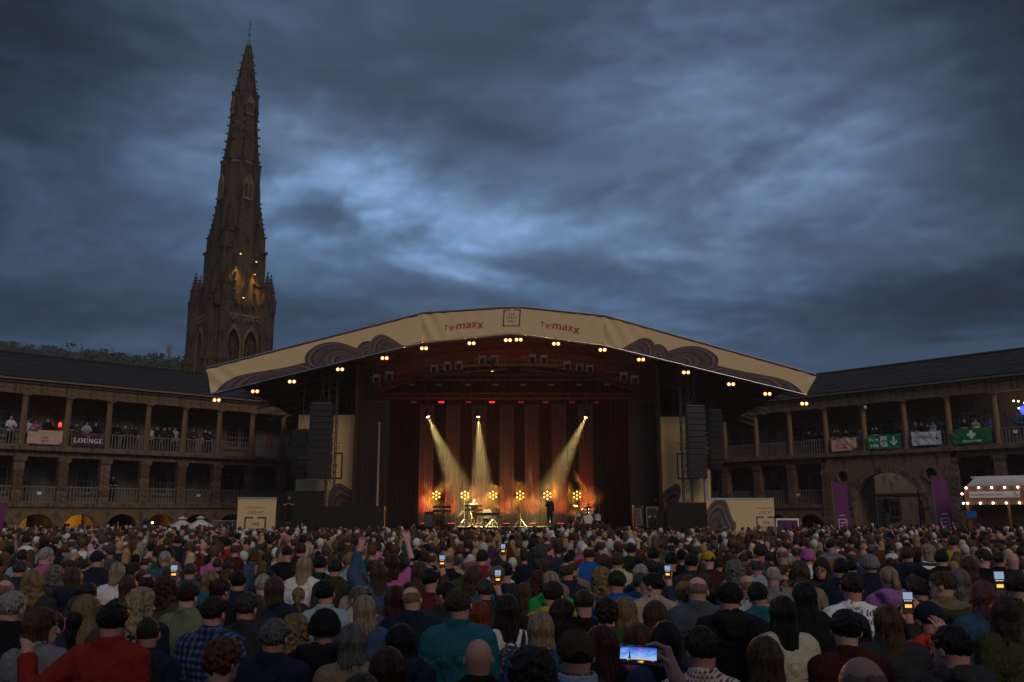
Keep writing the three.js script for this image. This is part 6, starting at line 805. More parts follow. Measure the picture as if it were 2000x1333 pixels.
const screenTex = canvasTex(512, 256, (c, w, h) => { const g = c.createLinearGradient(0, 0, 0, h); g.addColorStop(0, '#1a3fa6'); g.addColorStop(0.45, '#4f86dc'); g.addColorStop(0.72, '#8fb6ea'); g.addColorStop(0.78, '#20304a'); g.addColorStop(1, '#0b0c12'); c.fillStyle = g; c.fillRect(0, 0, w, h); const r = seeded(12); for (let i = 0; i < 260; i++) { c.fillStyle = `rgba(${i % 3 ? '225,235,255' : '40,70,150'},.05)`; c.beginPath(); c.ellipse(r() * w, 30 + r() * 130, 20 + r() * 70, 5 + r() * 16, -0.25, 0, 7); c.fill(); } c.fillStyle = '#1c222c'; c.beginPath(); c.moveTo(112, 200); c.lineTo(124, 120); c.lineTo(133, 34); c.lineTo(143, 120); c.lineTo(154, 200); c.fill(); c.fillStyle = '#0d0e14'; c.fillRect(0, 192, w, 64); c.strokeStyle = '#b98a5e'; c.lineWidth = 11; c.beginPath(); c.moveTo(96, 200); c.quadraticCurveTo(275, 128, 470, 196); c.stroke(); for (let k = 0; k < 14; k++) { const x = 104 + k * 27.5, y = 206 - 36 * Math.sin((k + 0.5) / 14 * 3.14); for (const [R, a] of [[11, 0.25], [6, 0.6], [3, 1]]) { c.fillStyle = `rgba(255,${R > 5 ? 170 : 240},${R > 5 ? 60 : 190},${a})`; c.beginPath(); c.arc(x, y, R, 0, 7); c.fill(); } } for (let k = 0; k < 40; k++) { c.fillStyle = `rgba(255,${150 + 90 * r()},60,.22)`; c.beginPath(); c.ellipse(250 + r() * 80, 206 + r() * 26, 14, 10, 0, 0, 7); c.fill(); } c.fillStyle = '#d8203c'; c.beginPath(); c.ellipse(276, 26, 26, 12, 0, 0, 7); c.fill(); });
const fireTex = canvasTex(128, 256, (c, w, h) => { c.fillStyle = '#1b2434'; c.fillRect(0, 0, w, h); c.fillStyle = '#7f93b4'; c.fillRect(0, 0, w, 90); c.fillStyle = '#150c08'; c.fillRect(0, 90, w, 130); c.fillStyle = '#ffb43c'; c.fillRect(18, 150, 92, 44); c.fillStyle = '#fff0c0'; for (let k = 0; k < 6; k++) { c.beginPath(); c.arc(18 + k * 18, 108, 6, 0, 7); c.arc(26 + k * 15, 175, 6, 0, 7); c.fill(); } c.fillStyle = '#2a1c18'; c.fillRect(0, 220, w, 36); });
const screenMats = [screenTex, fireTex].map((t, i) => { const m = new THREE.MeshStandardMaterial({ roughness: 0.2, map: t }); m.color.setScalar(0.1); m.emissive.setScalar(1); m.emissiveMap = t; m.emissiveIntensity = i ? 1.15 : 1.2; return m; });
function phone(at, lab, land = false, yaw = 0, roll = 0, tilt = 0) {
  const p = thing('smartphone', lab, 'phone', at.toArray(), yaw, 'phones held up to film'); p.rotation.set(tilt, yaw, roll, 'YXZ'); const [w, h] = land ? [0.152, 0.074] : [0.074, 0.152];
  const s = new THREE.Shape(), r = 0.01; s.moveTo(-w / 2 + r, -h / 2); s.lineTo(w / 2 - r, -h / 2); s.quadraticCurveTo(w / 2, -h / 2, w / 2, -h / 2 + r); s.lineTo(w / 2, h / 2 - r); s.quadraticCurveTo(w / 2, h / 2, w / 2 - r, h / 2); s.lineTo(-w / 2 + r, h / 2); s.quadraticCurveTo(-w / 2, h / 2, -w / 2, h / 2 - r); s.lineTo(-w / 2, -h / 2 + r); s.quadraticCurveTo(-w / 2, -h / 2, -w / 2 + r, -h / 2);
  part('case', extrude(s, 0.008).translate(0, 0, -0.008), M.blackGloss, p); const sc = part('screen', boxPrint(w - 0.008, h - 0.01, 0.001).translate(0, 0, 0.0012), screenMats[land ? 0 : 1], p); part('camera_bump', box(0.022, 0.022, 0.003, w / 2 - 0.018, h / 2 - 0.02, -0.0095), M.blackGloss, p); return p;
}
function phoneIn(g, side, lab, land = false) { const h = g.userData.hands[side], s = g.scale, p = h.palm.clone().add(V(0, 0.035, 0.02)).multiply(s).applyAxisAngle(V(0, 1, 0), g.rotation.y).add(g.position); return phone(p, lab, land, g.rotation.y); }
const rc = seeded(2024);
for (const [px, py, d0, hair, kind, top, e = {}] of NEAR) {
  const d = d0 + (d0 > 20 ? 0 : 160 / (py - 1007)), P = pxAt(px, py, d); let h = (P.y - GROUND) / 1.012; h = Math.min(1.97, Math.max(1.44, h));
  const o = { x: P.x, z: P.z, h, pose: e.t === 'around' ? 'holdR' : e.t ?? ['stand', 'standL', 'standR', 'stand', 'clasp', 'tiltL'][Math.floor(rc() * 6)], kind, top, hair, hat: e.hat, topMat: e.m, wide: e.w ?? 0.96 + 0.08 * rc(), yaw: (e.yaw ?? (rc() - 0.5) * 0.5 - P.x * 0.012), skin: e.skin ?? Math.floor(rc() * 4) % 3, legs: ['dark denim', 'black', 'denim', 'khaki', 'charcoal'][Math.floor(rc() * 5)], label: e.l, lod: d < 8.8 ? 0 : 1 };
  if (e.ideas) { const t = ideasTex.clone(); t.repeat.set(2.1, 2.1); t.offset.set(0.5 - 0.13 * 2.1, -2.37); t.needsUpdate = true; o.topMat = mat(1, 1, 1, { map: t, bumpMap: foldB, bumpScale: 0.01, roughness: 0.9 }); o.yaw = -0.1; }
  if (o.hat && !o.hair) o.hair = e.hatHair ?? 'crop dark brown';
  const g = crowdPerson(o);
  if (e.t === 'filmR') phoneIn(g, 'r', 'lit phone of the ' + o.label.split(' holding')[0].replace('very long straight', 'very long'));
  if (e.collar) part('shirt_collar', surfaceNets((x, y, z) => Math.abs(Math.hypot(x, z - 0.02) - 0.078 - (1.56 - y) * 0.25) - 0.008 + Math.max(0, Math.abs(y - 1.522) - 0.03), [-0.13, 1.46, -0.12], [0.13, 1.58, 0.16], 0.009), clothMat('pale blue'), g);
  if (e.glasses) part('glasses', [-1, 1].map((s) => plain(new THREE.TorusGeometry(0.024, 0.003, 6, 16)).translate(s * 0.032, 1.633, -0.108)).concat([box(0.016, 0.003, 0.003, 0, 1.635, -0.11), box(0.003, 0.003, 0.1, 0.077, 1.637, -0.06), box(0.003, 0.003, 0.1, -0.077, 1.637, -0.06)]), M.black, g);
  if (e.pack) { const k = thing('backpack', 'grey patterned backpack worn over a white vest', 'backpack', [o.x, GROUND, o.z], o.yaw), s = g.scale.x; k.scale.setScalar(s); part('bag', surfaceNets((x, y, z) => ell(x, y, z, 0, 1.18, 0.2, 0.17, 0.25, 0.1) + 0.004 * n3(x * 12, y * 12, z * 12), [-0.22, 0.88, 0.06], [0.22, 1.48, 0.34], 0.024), printMat('floral', 5), k); part('pocket', surfaceNets((x, y, z) => ell(x, y, z, 0, 1.08, 0.27, 0.13, 0.11, 0.05), [-0.18, 0.92, 0.18], [0.18, 1.24, 0.36], 0.02), printMat('floral', 5), k); part('carry_handle', plain(new THREE.TorusGeometry(0.04, 0.008, 6, 12, Math.PI)).translate(0, 1.41, 0.17), M.black, k); for (const sx of [-1, 1]) part('shoulder_strap', new THREE.TubeGeometry(new THREE.CatmullRomCurve3([V(sx * 0.1, 1.36, 0.16), V(sx * 0.12, 1.5, 0.05), V(sx * 0.12, 1.4, -0.13), V(sx * 0.13, 1.1, -0.1), V(sx * 0.13, 1.0, 0.14)]), 16, 0.018, 6), clothMat('charcoal'), k); }
}
// the hand filming in landscape, low and close
{
  const P = pxAt(1247, 1283, 3.6), hx = P.x + 0.12; ARM.landscape = (s) => (s > 0 ? [[0.165, 1.42, -0.01], [0.23, 1.3, -0.24], [0.17, 1.5, -0.42]] : ARM.down(s)); pose('landscape', { r: 'landscape' });
  POSES.landscape.r = 'landscape';
  const h = 1.6, o = { x: P.x - 0.06, z: P.z + 0.42, h, pose: 'landscape', kind: 'jacket', top: 'denim', hair: 'short brown', skin: 1, legs: 'black', label: 'short person in a denim jacket filming with a phone held sideways', lod: 0, yaw: 0 };
  // a fine hand of its own gripping the phone's end
  const gx = P.x + 0.075, gy = P.y, gz = P.z, seg = (a, b, r, q) => [...a, ...b, r, q];
  const fingers = [[seg([0.035, 0.03, -0.012], [-0.004, 0.046, -0.02], 0.0095, 0.009), seg([-0.004, 0.046, -0.02], [-0.036, 0.038, -0.019], 0.009, 0.0075)], [seg([0.038, 0.008, -0.014], [-0.002, 0.018, -0.024], 0.0098, 0.009), seg([-0.002, 0.018, -0.024], [-0.04, 0.012, -0.02], 0.009, 0.0076)], [seg([0.036, -0.014, -0.014], [-0.002, -0.01, -0.024], 0.0096, 0.0088), seg([-0.002, -0.01, -0.024], [-0.036, -0.013, -0.02], 0.0088, 0.0074)], [seg([0.034, -0.034, -0.012], [0.004, -0.036, -0.02], 0.0086, 0.008), seg([0.004, -0.036, -0.02], [-0.022, -0.036, -0.018], 0.008, 0.0066)], [seg([0.05, -0.045, 0.014], [0.03, -0.012, 0.026], 0.013, 0.0105), seg([0.03, -0.012, 0.026], [0.002, 0.008, 0.017], 0.0105, 0.008)]];
  const palm = [seg([0.07, -0.09, 0.006], [0.042, 0.026, 0.0], 0.024, 0.015), seg([0.085, -0.09, 0.0], [0.046, -0.03, -0.004], 0.022, 0.018), seg([0.06, -0.07, 0.01], [0.044, -0.02, 0.002], 0.024, 0.016)], fore = seg([0.08, -0.1, 0.003], [0.12, -0.34, 0.11], 0.029, 0.042);
  const hand = surfaceNets((x, y, z) => { let d = smin(hull(palm, x, y, z, 0.02), cap(x, y, z, fore), 0.02); for (const [a, b] of fingers) d = smin(d, Math.min(cap(x, y, z, a), cap(x, y, z, b)), 0.005); return d; }, [-0.07, -0.36, -0.06], [0.18, 0.08, 0.17], 0.0042);
  hand.setAttribute('color', new THREE.BufferAttribute(new Float32Array(hand.attributes.position.count * 3).fill(1), 3));
  o.pose = 'stand'; o.x = gx + 0.14; o.z = gz + 0.46;
  const pg = crowdPerson(o); const hm = hand.clone().translate(gx, gy, gz); const inv = new THREE.Matrix4(); pg.updateMatrixWorld(true); inv.copy(pg.matrixWorld).invert(); hm.applyMatrix4(inv);
  const fa = V(gx + 0.12, gy - 0.34, gz + 0.11), sh = V(o.x + 0.14, 1.2, o.z - 0.02), el = V(o.x + 0.2, 1.12, o.z - 0.2);
  part('raised_forearm', hm, SKIN[1], pg); const sl = [[...sh.toArray(), ...el.toArray(), 0.068, 0.06], [...el.toArray(), ...fa.toArray(), 0.06, 0.05]]; part('raised_sleeve', surfaceNets((x, y, z) => hull(sl, x, y, z, 0.03) + 0.005 * n3(x * 12, y * 12, z * 12), [gx - 0.1, 0.95, gz - 0.05], [gx + 0.6, 1.75, gz + 0.75], 0.02).applyMatrix4(inv), clothMat('denim'), pg);
  phone(V(gx - 0.075, gy + 0.004, gz), 'phone held sideways showing the steeple and the glowing stage', true, 0, -0.06, 0.03);
}
phone(pxAt(1953, 1138, 6.2), 'phone with a white and orange picture held above the mauve bob'); 
{ const P = pxAt(1953, 1138, 6.2); const g = crowdPerson({ x: P.x + 0.3, z: P.z + 0.36, h: 1.6, pose: 'highL', kind: 'tee', top: 'grey', hair: 'shag brown', skin: 0, label: 'person reaching a bare arm up to film over the mauve bob', lod: 0, yaw: 0.35 }); }
// the rest of the floor, nearest first: individuals, then one mass
const inCourt = (x, Z) => { if (Z > 46.3 && x > -15.2 && x < 14.6) return false; const l = (x + 29.4) * 0.682 + (Z - 52) * -0.7314, r = (x - 28.8) * -0.736 + (Z - 51) * -0.677; return l > 1.2 && r > 1.6 && Z < 60; };
const HAIRS = ['short dark brown', 'short black', 'short brown', 'bald', 'thin brown', 'thin dark grey', 'short dark grey', 'crop brown', 'bob brown', 'bob blonde', 'shag dark brown', 'shag light brown', 'long brown', 'long blonde', 'long dark brown', 'curly brown', 'curly auburn', 'ponytail dark brown', 'ponytail blonde', 'bun brown', 'short white', 'fade dark brown', 'tousled brown', 'bob grey', 'long light brown', 'shag auburn', 'clip blonde', 'short black', 'short dark brown', 'bob pale blonde', 'short white', 'long blonde', 'short dark brown', 'short light brown'];
const KINDS = ['jacket', 'jacket', 'shirt', 'tee', 'hoodie', 'puffer', 'coat', 'jacket', 'shirt'], COLS = ['navy', 'black', 'charcoal', 'black', 'slate', 'olive', 'brown', 'navy', 'dark denim', 'grey', 'beige', 'maroon', 'white', 'dark green', 'denim', 'teal', 'khaki', 'black', 'charcoal', 'burgundy', 'plum', 'pale blue', 'cream', 'red', 'navy', 'green', 'pink'];
const spots = [];
{ const rs = seeded(99); for (let Z = 5.6; Z < 58; Z += 0.62 + Z * 0.0012) { const half = Z * 0.67 + 1.2; for (let x = -half; x < half; x += 0.56 + 0.1 * rs()) { const X = x + (rs() - 0.5) * 0.5, zz = Z + (rs() - 0.5) * 0.6; if (inCourt(X, zz) && rs() > 0.1) spots.push([X, zz]); } } }
const SPARE = spots.filter(([x, Z]) => free(x, -Z, Z < 9 ? 0.56 : Z < 13 ? 0.42 : 0.38)).sort((a, b) => a[1] - b[1]);
const INDIVID = 170; let made = 0; const mass = [];
for (const [x, Z] of SPARE) {
  const near = made < INDIVID && Z < 15 && Math.abs(x) < Z * 0.6 + 0.6, female = rc() < 0.45;
  const hair = HAIRS[Math.floor(rc() * HAIRS.length)], kind = KINDS[Math.floor(rc() * KINDS.length)], top = COLS[Math.floor(rc() * COLS.length)];
  const fem = /bob|shag|long|curly|ponytail|bun|clip/.test(hair), h = (fem ? 1.63 : 1.76) + 0.085 * (rc() + rc() + rc() - 1.5) * 1.9;
  // keep the nearest gaps low so that the heads of the photograph stay in view
  const rr = rc(); if (near && !free(x, -Z, 0.44)) continue;
  if (near) { made++; const g = crowdPerson({ x, z: -Z, h: Z < 9 ? Math.min(h, 1.66) : h, pose: ['stand', 'standL', 'standR', 'clasp', 'tiltL', 'tiltR', 'lookR', 'lookL', 'lookR', 'standL', rr > 0.975 ? 'filmR' : 'tiltR'][Math.floor(rr * 10.99)], kind, top, hair, wide: 0.95 + 0.1 * rc(), yaw: (rc() - 0.5) * 0.9 - x * 0.012, skin: rc() < 0.06 ? 4 : Math.floor(rc() * 3), legs: ['dark denim', 'black', 'charcoal', 'khaki'][Math.floor(rc() * 4)], lod: 1 }); if (/holding up a phone/.test(g.userData.label)) phoneIn(g, 'r', 'lit phone of the ' + g.userData.label.split(' holding')[0]); }
  else mass.push([x, Z, h, hair, top]);
}
// far crowd: simple whole figures, thousands, joined as one mass
{
  const tpl = (fem, style, far) => {   // [geometry, role] pieces of a low figure facing -z, 1.75 m tall
    const out = [], add = (g, role) => out.push([plain(g), role]);
    const head = (far ? new THREE.SphereGeometry(0.098, 7, 5) : new THREE.IcosahedronGeometry(0.098, 1)).scale(0.8, 1.2, 0.98).translate(0, 1.625, 0); add(head, 'skin'); add(new THREE.CylinderGeometry(0.052, 0.06, 0.14, 6, 1, true).translate(0, 1.5, 0.015), 'skin');
    if (!far) { const ear = new THREE.OctahedronGeometry(0.03).scale(0.4, 1, 0.7); add(ear.clone().translate(0.08, 1.61, 0.01), 'skin'); add(ear.clone().translate(-0.08, 1.61, 0.01), 'skin'); }
    if (style !== 'bald') { const hg = new THREE.SphereGeometry(0.104, 8, 5, 0, 6.2832, 0, style === 'balding' ? 2.0 : 1.95).scale(0.86, 1.16, 1.02).rotateX(0.55).translate(0, 1.642, 0.012); if (style === 'balding') { const p = hg.attributes.position; for (let i = 0; i < p.count; i++) if (p.getY(i) > 1.69) p.setY(i, 1.69); } add(hg, 'hair'); }
    if (style === 'long' || style === 'bob') { const L = style === 'long' ? 0.32 : 0.17, g = new THREE.CylinderGeometry(0.095, style === 'long' ? 0.08 : 0.105, L, 9, 2, true).scale(1, 1, 0.9).translate(0, 1.64 - L / 2, 0.028); add(g, 'hair'); }
    const rings = [[0.84, 0.165, 0.125], [1.0, 0.155, 0.115], [1.2, 0.165, 0.12], [1.36, 0.18, 0.112], [1.43, 0.155, 0.088], [1.49, 0.065, 0.065]].filter((_, i) => i !== 1), p = [], ix = [], n = far ? 6 : 8; rings.forEach(([y, a, b]) => { for (let i = 0; i < n; i++) p.push(Math.cos(i / n * 6.2832) * a * (fem ? 0.9 : 1), y, Math.sin(i / n * 6.2832) * b + 0.01); }); for (let j = 0; j + 1 < rings.length; j++) for (let i = 0; i < n; i++) { const a = j * n + i, b = j * n + (i + 1) % n; ix.push(a, a + n, b, b, a + n, b + n); }
    const t = new THREE.BufferGeometry(); t.setAttribute('position', new THREE.Float32BufferAttribute(p, 3)); t.setIndex(ix); t.computeVertexNormals(); add(t, 'top');
    if (far) { add(new THREE.CylinderGeometry(0.16, 0.12, 0.86, 5, 1, true).scale(1, 1, 0.7).translate(0, 0.43, 0), 'legs'); } else for (const s of [-1, 1]) { const open = (a, b, r, q, m) => { const d = b.clone().sub(a), L = d.length(), g = new THREE.CylinderGeometry(q, r, L, m, 1, true); g.applyQuaternion(new THREE.Quaternion().setFromUnitVectors(V(0, 1, 0), d.normalize())); return g.translate((a.x + b.x) / 2, (a.y + b.y) / 2, (a.z + b.z) / 2); }; add(open(V(s * 0.17, 1.42, 0.01), V(s * 0.205, 1.12, 0.04), 0.062, 0.05, 5), 'top'); add(open(V(s * 0.205, 1.12, 0.04), V(s * 0.19, 0.86, -0.08), 0.05, 0.035, 4), 'top'); add(open(V(s * 0.09, 0.9, 0), V(s * 0.1, 0.0, 0.02), 0.1, 0.05, 4), 'legs'); }
    for (const [g] of out) { g.deleteAttribute('uv'); } return out;
  };
  const T = {}; for (const f of [0, 1]) for (const s of ['short', 'bald', 'balding', 'long', 'bob']) for (const far of ['', 'far']) T[f + s + far] = tpl(f, s, far);
  const armUp = [[rod(V(0.18, 1.42, 0), V(0.24, 1.62, -0.12), 0.055, 0.045, 5), 'top'], [rod(V(0.24, 1.62, -0.12), V(0.17, 1.84, -0.16), 0.042, 0.03, 5), 'skin'], [plain(new THREE.IcosahedronGeometry(0.05, 0)).scale(0.8, 1.5, 0.5).translate(0.16, 1.92, -0.16), 'skin']]; for (const [g] of armUp) g.deleteAttribute('uv');
  let total = 0; const pick = []; const rm = seeded(5150);
  for (const [x, Z, h, hair, top] of mass) { const s = hair === 'bald' ? 'bald' : /balding|thin/.test(hair) ? 'balding' : /long|pony/.test(hair) ? 'long' : /bob|shag|curly/.test(hair) ? 'bob' : 'short'; let t = T[(h < 1.68 ? 1 : 0) + s + (Z > 17 ? 'far' : '')]; if (rm() < 0.016) t = [...t, ...armUp]; pick.push([x, Z, h, hair, top, t]); for (const [g] of t) total += g.attributes.position.count; }
  const pos = new Float32Array(total * 3), nor = new Float32Array(total * 3), col = new Float32Array(total * 3); let o = 0; const v = V(0, 0, 0), sk = [[0.42, 0.21, 0.165], [0.37, 0.18, 0.135], [0.47, 0.26, 0.21], [0.09, 0.045, 0.028]];
  for (const [x, Z, h, hair, top, t] of pick) {
    const a = (rm() - 0.5) * 0.9 - x * 0.012, s = h / 1.75, ca = Math.cos(a), sa = Math.sin(a), hc = hair === 'bald' ? [0, 0, 0] : HAIRC[hair.split(' ').slice(1).join(' ')], tc = CLOTH[top], lc = [0.02, 0.024, 0.035], sc = sk[rm() < 0.05 ? 3 : Math.floor(rm() * 3)], k = 0.8 + 0.4 * rm(), w = 0.95 + 0.12 * rm(), lean = (rm() - 0.5) * 0.05, nod = (rm() - 0.5) * 0.03;
    for (const [g, role] of t) { const c = { skin: sc, hair: hc, top: tc, legs: lc }[role], P = g.attributes.position, N = g.attributes.normal; for (let i = 0; i < P.count; i++, o++) { const y = P.getY(i), X = P.getX(i) * w + lean * (y - 0.9), Zl = P.getZ(i) * w + (y > 1.5 ? nod : 0); pos[o * 3] = x + (X * ca + Zl * sa) * s; pos[o * 3 + 1] = y * s + GROUND; pos[o * 3 + 2] = -Z + (-X * sa + Zl * ca) * s; const nx = N.getX(i), nz = N.getZ(i); nor[o * 3] = nx * ca + nz * sa; nor[o * 3 + 1] = N.getY(i); nor[o * 3 + 2] = -nx * sa + nz * ca; for (let q = 0; q < 3; q++) col[o * 3 + q] = c[q] * k; } }
  }
  const g = new THREE.BufferGeometry(); g.setAttribute('position', new THREE.BufferAttribute(pos, 3)); g.setAttribute('normal', new THREE.BufferAttribute(nor, 3)); g.setAttribute('color', new THREE.BufferAttribute(col, 3));
  const cm = part('crowd', g, mat(1, 1, 1, { vertexColors: true, roughness: 0.9, specularIntensity: 0.15 })); cm.userData.kind = 'stuff'; tag(cm, 'dense mass of standing audience filling the court up to the stage', 'crowd');
}
// ---------- banners on the galleries, stalls, flags ----------
const onEast = (lx, y, lz) => { const v = V(lx, y, lz).applyAxisAngle(V(0, 1, 0), 0.7505); return [v.x - 29.4, v.y, v.z - 52]; };
const onSouth = (s, y, lz) => { const v = V(-s, y, lz).applyAxisAngle(V(0, 1, 0), -0.8273); return [v.x + 28.8, v.y, v.z - 51]; };
function sheet(w, h, sag, seed, n = 26) { const p = [], uv = [], ix = [], m = 8; for (let b = 0; b < 2; b++) for (let j = 0; j <= m; j++) for (let i = 0; i <= n; i++) { const u = i / n, v = j / m, fold = 0.028 * n2(u * 3 + seed, v * 2 + u * 2) + 0.018 * Math.abs(n2(u * 5 - v * 3 + seed, v * 1.5)); p.push((u - 0.5) * w, (v - 0.5) * h - sag * Math.sin(u * Math.PI) * v, fold - b * 0.006); uv.push(u, v); } const r = n + 1, H = r * (m + 1); for (let j = 0; j < m; j++) for (let i = 0; i < n; i++) { const a = j * r + i; ix.push(a, a + 1, a + r, a + 1, a + r + 1, a + r, H + a, H + a + r, H + a + 1, H + a + 1, H + a + r, H + a + r + 1); } const g = new THREE.BufferGeometry(); g.setAttribute('position', new THREE.Float32BufferAttribute(p, 3)); g.setAttribute('uv', new THREE.Float32BufferAttribute(uv, 2)); g.setIndex(ix); g.computeVertexNormals(); return plain(g); }
function galleryBanner(lab, pos, yaw, w, h, draw, seed) { const b = thing('gallery_banner', lab, 'banner', pos, yaw); part('cloth', sheet(w, h, 0.03, seed), mat(1, 1, 1, { map: canvasTex(512, Math.round(512 * h / w), draw), roughness: 0.8 }), b); for (const s of [-1, 1]) part('tie', rod(V(s * w / 2, h / 2, 0), V(s * (w / 2 + 0.05), h / 2 + 0.06, -0.08), 0.006), M.whitePaint, b); }
const centred = (c, t, x, y, font, fill) => { c.font = font; c.fillStyle = fill; c.textAlign = 'center'; c.textBaseline = 'middle'; c.fillText(t, x, y); };
galleryBanner('pinkish cream gallery banner reading EAST GATE', onEast(1.42, 6.9, 0.0), 0.7505, 1.95, 0.86, (c, w, h) => { c.fillStyle = '#c9a08f'; c.fillRect(0, 0, w, h); c.fillStyle = '#6d4f4c'; c.beginPath(); c.ellipse(60, 0, 90, 34, 0.2, 0, 7); c.fill(); c.beginPath(); c.ellipse(w, h, 60, 30, 0, 0, 7); c.fill(); c.strokeStyle = '#4a2a30'; c.lineWidth = 3; c.strokeRect(w / 2 - 14, 26, 28, 28); centred(c, 'EAST', w / 2, h * 0.55, 'bold 46px sans-serif', '#3c2229'); centred(c, 'GATE', w / 2, h * 0.8, 'bold 46px sans-serif', '#3c2229'); }, 1);
galleryBanner('dark purple gallery banner with pale lettering reading LOUNGE', onEast(3.9, 6.88, 0.0), 0.7505, 1.95, 0.84, (c, w, h) => { c.fillStyle = '#3a1d33'; c.fillRect(0, 0, w, h); c.fillStyle = '#6f2f2c'; c.beginPath(); c.ellipse(0, h * 0.7, 90, 60, 0.3, 0, 7); c.fill(); c.beginPath(); c.ellipse(w * 0.55, 0, 150, 40, 0, 0, 7); c.fill(); c.fillStyle = '#553a6a'; c.beginPath(); c.ellipse(w, 30, 80, 50, 0, 0, 7); c.fill(); centred(c, 'the', w / 2, h * 0.24, 'italic 34px serif', '#d9c9d6'); centred(c, 'LOUNGE', w / 2, h * 0.58, 'bold 104px serif', '#e6e0e6'); }, 2);
galleryBanner('pinkish cream gallery banner reading SOUTH GATE', onSouth(9.85, 6.86, 0.0), -0.8273, 1.75, 0.84, (c, w, h) => { c.fillStyle = '#d2a48c'; c.fillRect(0, 0, w, h); c.fillStyle = '#73524b'; c.beginPath(); c.ellipse(w, h, 120, 60, -0.3, 0, 7); c.fill(); c.beginPath(); c.ellipse(40, 0, 60, 24, 0, 0, 7); c.fill(); centred(c, 'SOUTH', w / 2, h * 0.48, 'bold 50px sans-serif', '#3c2229'); centred(c, 'GATE', w / 2, h * 0.74, 'bold 50px sans-serif', '#3c2229'); }, 3);
galleryBanner('green gallery banner with running figure and arrow reading Fire exit', onSouth(7.15, 6.9, 0.0), -0.8273, 2.15, 0.92, (c, w, h) => {
  c.fillStyle = '#0f7a4c'; c.fillRect(0, 0, w, h); c.fillStyle = '#dfe8e2'; c.textAlign = 'left'; c.textBaseline = 'middle'; c.font = 'bold 74px sans-serif'; c.fillText('Fire', 34, h * 0.34); c.fillText('exit', 34, h * 0.74); c.strokeStyle = '#dfe8e2'; c.lineWidth = 15; c.lineCap = 'round'; const q = (...p) => { c.beginPath(); c.moveTo(p[0], p[1]); for (let i = 2; i < p.length; i += 2) c.lineTo(p[i], p[i + 1]); c.stroke(); };
  c.fillRect(205, 28, 100, h - 56); c.strokeStyle = '#0f7a4c'; c.fillStyle = '#0f7a4c'; c.beginPath(); c.arc(272, 58, 14, 0, 7); c.fill(); q(258, 84, 248, 126); q(258, 90, 286, 104, 298, 92); q(256, 90, 226, 96, 218, 118); q(248, 126, 274, 150, 268, 182); q(248, 126, 240, 160, 214, 170); c.strokeStyle = '#dfe8e2'; c.lineWidth = 22; c.lineCap = 'butt'; q(410, 34, 410, h - 60); c.lineCap = 'round'; q(368, h - 100, 410, h - 52, 452, h - 100); }, 4);
galleryBanner('white gallery banner with dark arrow reading TOILETS', onSouth(4.45, 6.94, 0.0), -0.8273, 1.8, 0.85, (c, w, h) => { c.fillStyle = '#c9c8c6'; c.fillRect(0, 0, w, h); centred(c, 'TOILETS', 200, h * 0.42, 'bold 72px sans-serif', '#2a2024'); c.strokeStyle = '#2a2024'; c.lineWidth = 16; c.beginPath(); c.moveTo(436, 50); c.lineTo(436, 150); c.moveTo(400, 112); c.lineTo(436, 152); c.lineTo(472, 112); c.stroke(); }, 5);
galleryBanner('green gallery banner with white cross reading MEDICAL POINT', onSouth(1.8, 6.92, 0.0), -0.8273, 2.2, 0.92, (c, w, h) => { c.fillStyle = '#1d6b35'; c.fillRect(0, 0, w, h); c.fillStyle = '#dfe6e0'; c.fillRect(w / 2 - 20, 30, 40, 112); c.fillRect(w / 2 - 56, 66, 112, 40); centred(c, 'MEDICAL POINT', w / 2, h * 0.84, 'bold 34px sans-serif', '#dfe6e0'); }, 6);
for (const [f, s, y] of [['e', 1.45, 3.55], ['e', 11.3, 3.55], ['s', 13.5, 3.6], ['s', -0.6, 7.0]]) { const p = f === 'e' ? onEast(s, y, -0.14) : onSouth(s, y, -0.14), n = thing('small_notice', f === 'e' ? 'small white notice tied to the lower gallery railing' : 'small white notice tied to a gallery railing near the gateway', 'notice', p, f === 'e' ? 0.7505 : -0.8273, 'small notices on the railings'); part('sheet', sheet(0.24, 0.18, 0, s, 4), M.whitePaint, n); part('tie', rod(V(0, 0.09, 0), V(0, 0.14, -0.05), 0.004), M.black, n); }
// purple feather flags
function featherFlag(lab, pos, yaw, h, w, lean) {
  const f = thing('feather_flag', lab, 'flag', pos, yaw, 'purple feather flags'); const s = poly([[0.02, 0.25], [w, 0.32], [w - 0.04, h - 0.35], [w * 0.5, h - 0.12], [0.05, h]]); const t = canvasTex(128, 512, (c, W, H) => { c.fillStyle = '#6a2a63'; c.fillRect(0, 0, W, H); c.strokeStyle = '#d8c7d8'; c.lineWidth = 6; c.strokeRect(32, 270, 64, 84); for (const y of [290, 312, 334]) { c.fillStyle = '#d8c7d8'; c.fillRect(46, y, 38, 7); } c.fillRect(40, 240, 48, 6); });
  const g = extrude(s, 0.012), p = g.attributes.position, uv = g.attributes.uv; for (let i = 0; i < p.count; i++) { uv.setXY(i, p.getX(i) / w, p.getY(i) / h); p.setZ(i, p.getZ(i) + 0.06 * n2(p.getX(i) * 2, p.getY(i) * 1.2)); } g.computeVertexNormals(); const c = part('cloth', g.rotateZ(lean), mat(1, 1, 1, { map: t, roughness: 0.85 }), f); part('pole', rod(V(0, GROUND - pos[1], 0), V(0, h, 0), 0.022, 0.012).rotateZ(lean), M.steel, f); part('ground_plate', box(0.5, 0.03, 0.5, 0, 0.015, 0), M.darkSteel, f);
}
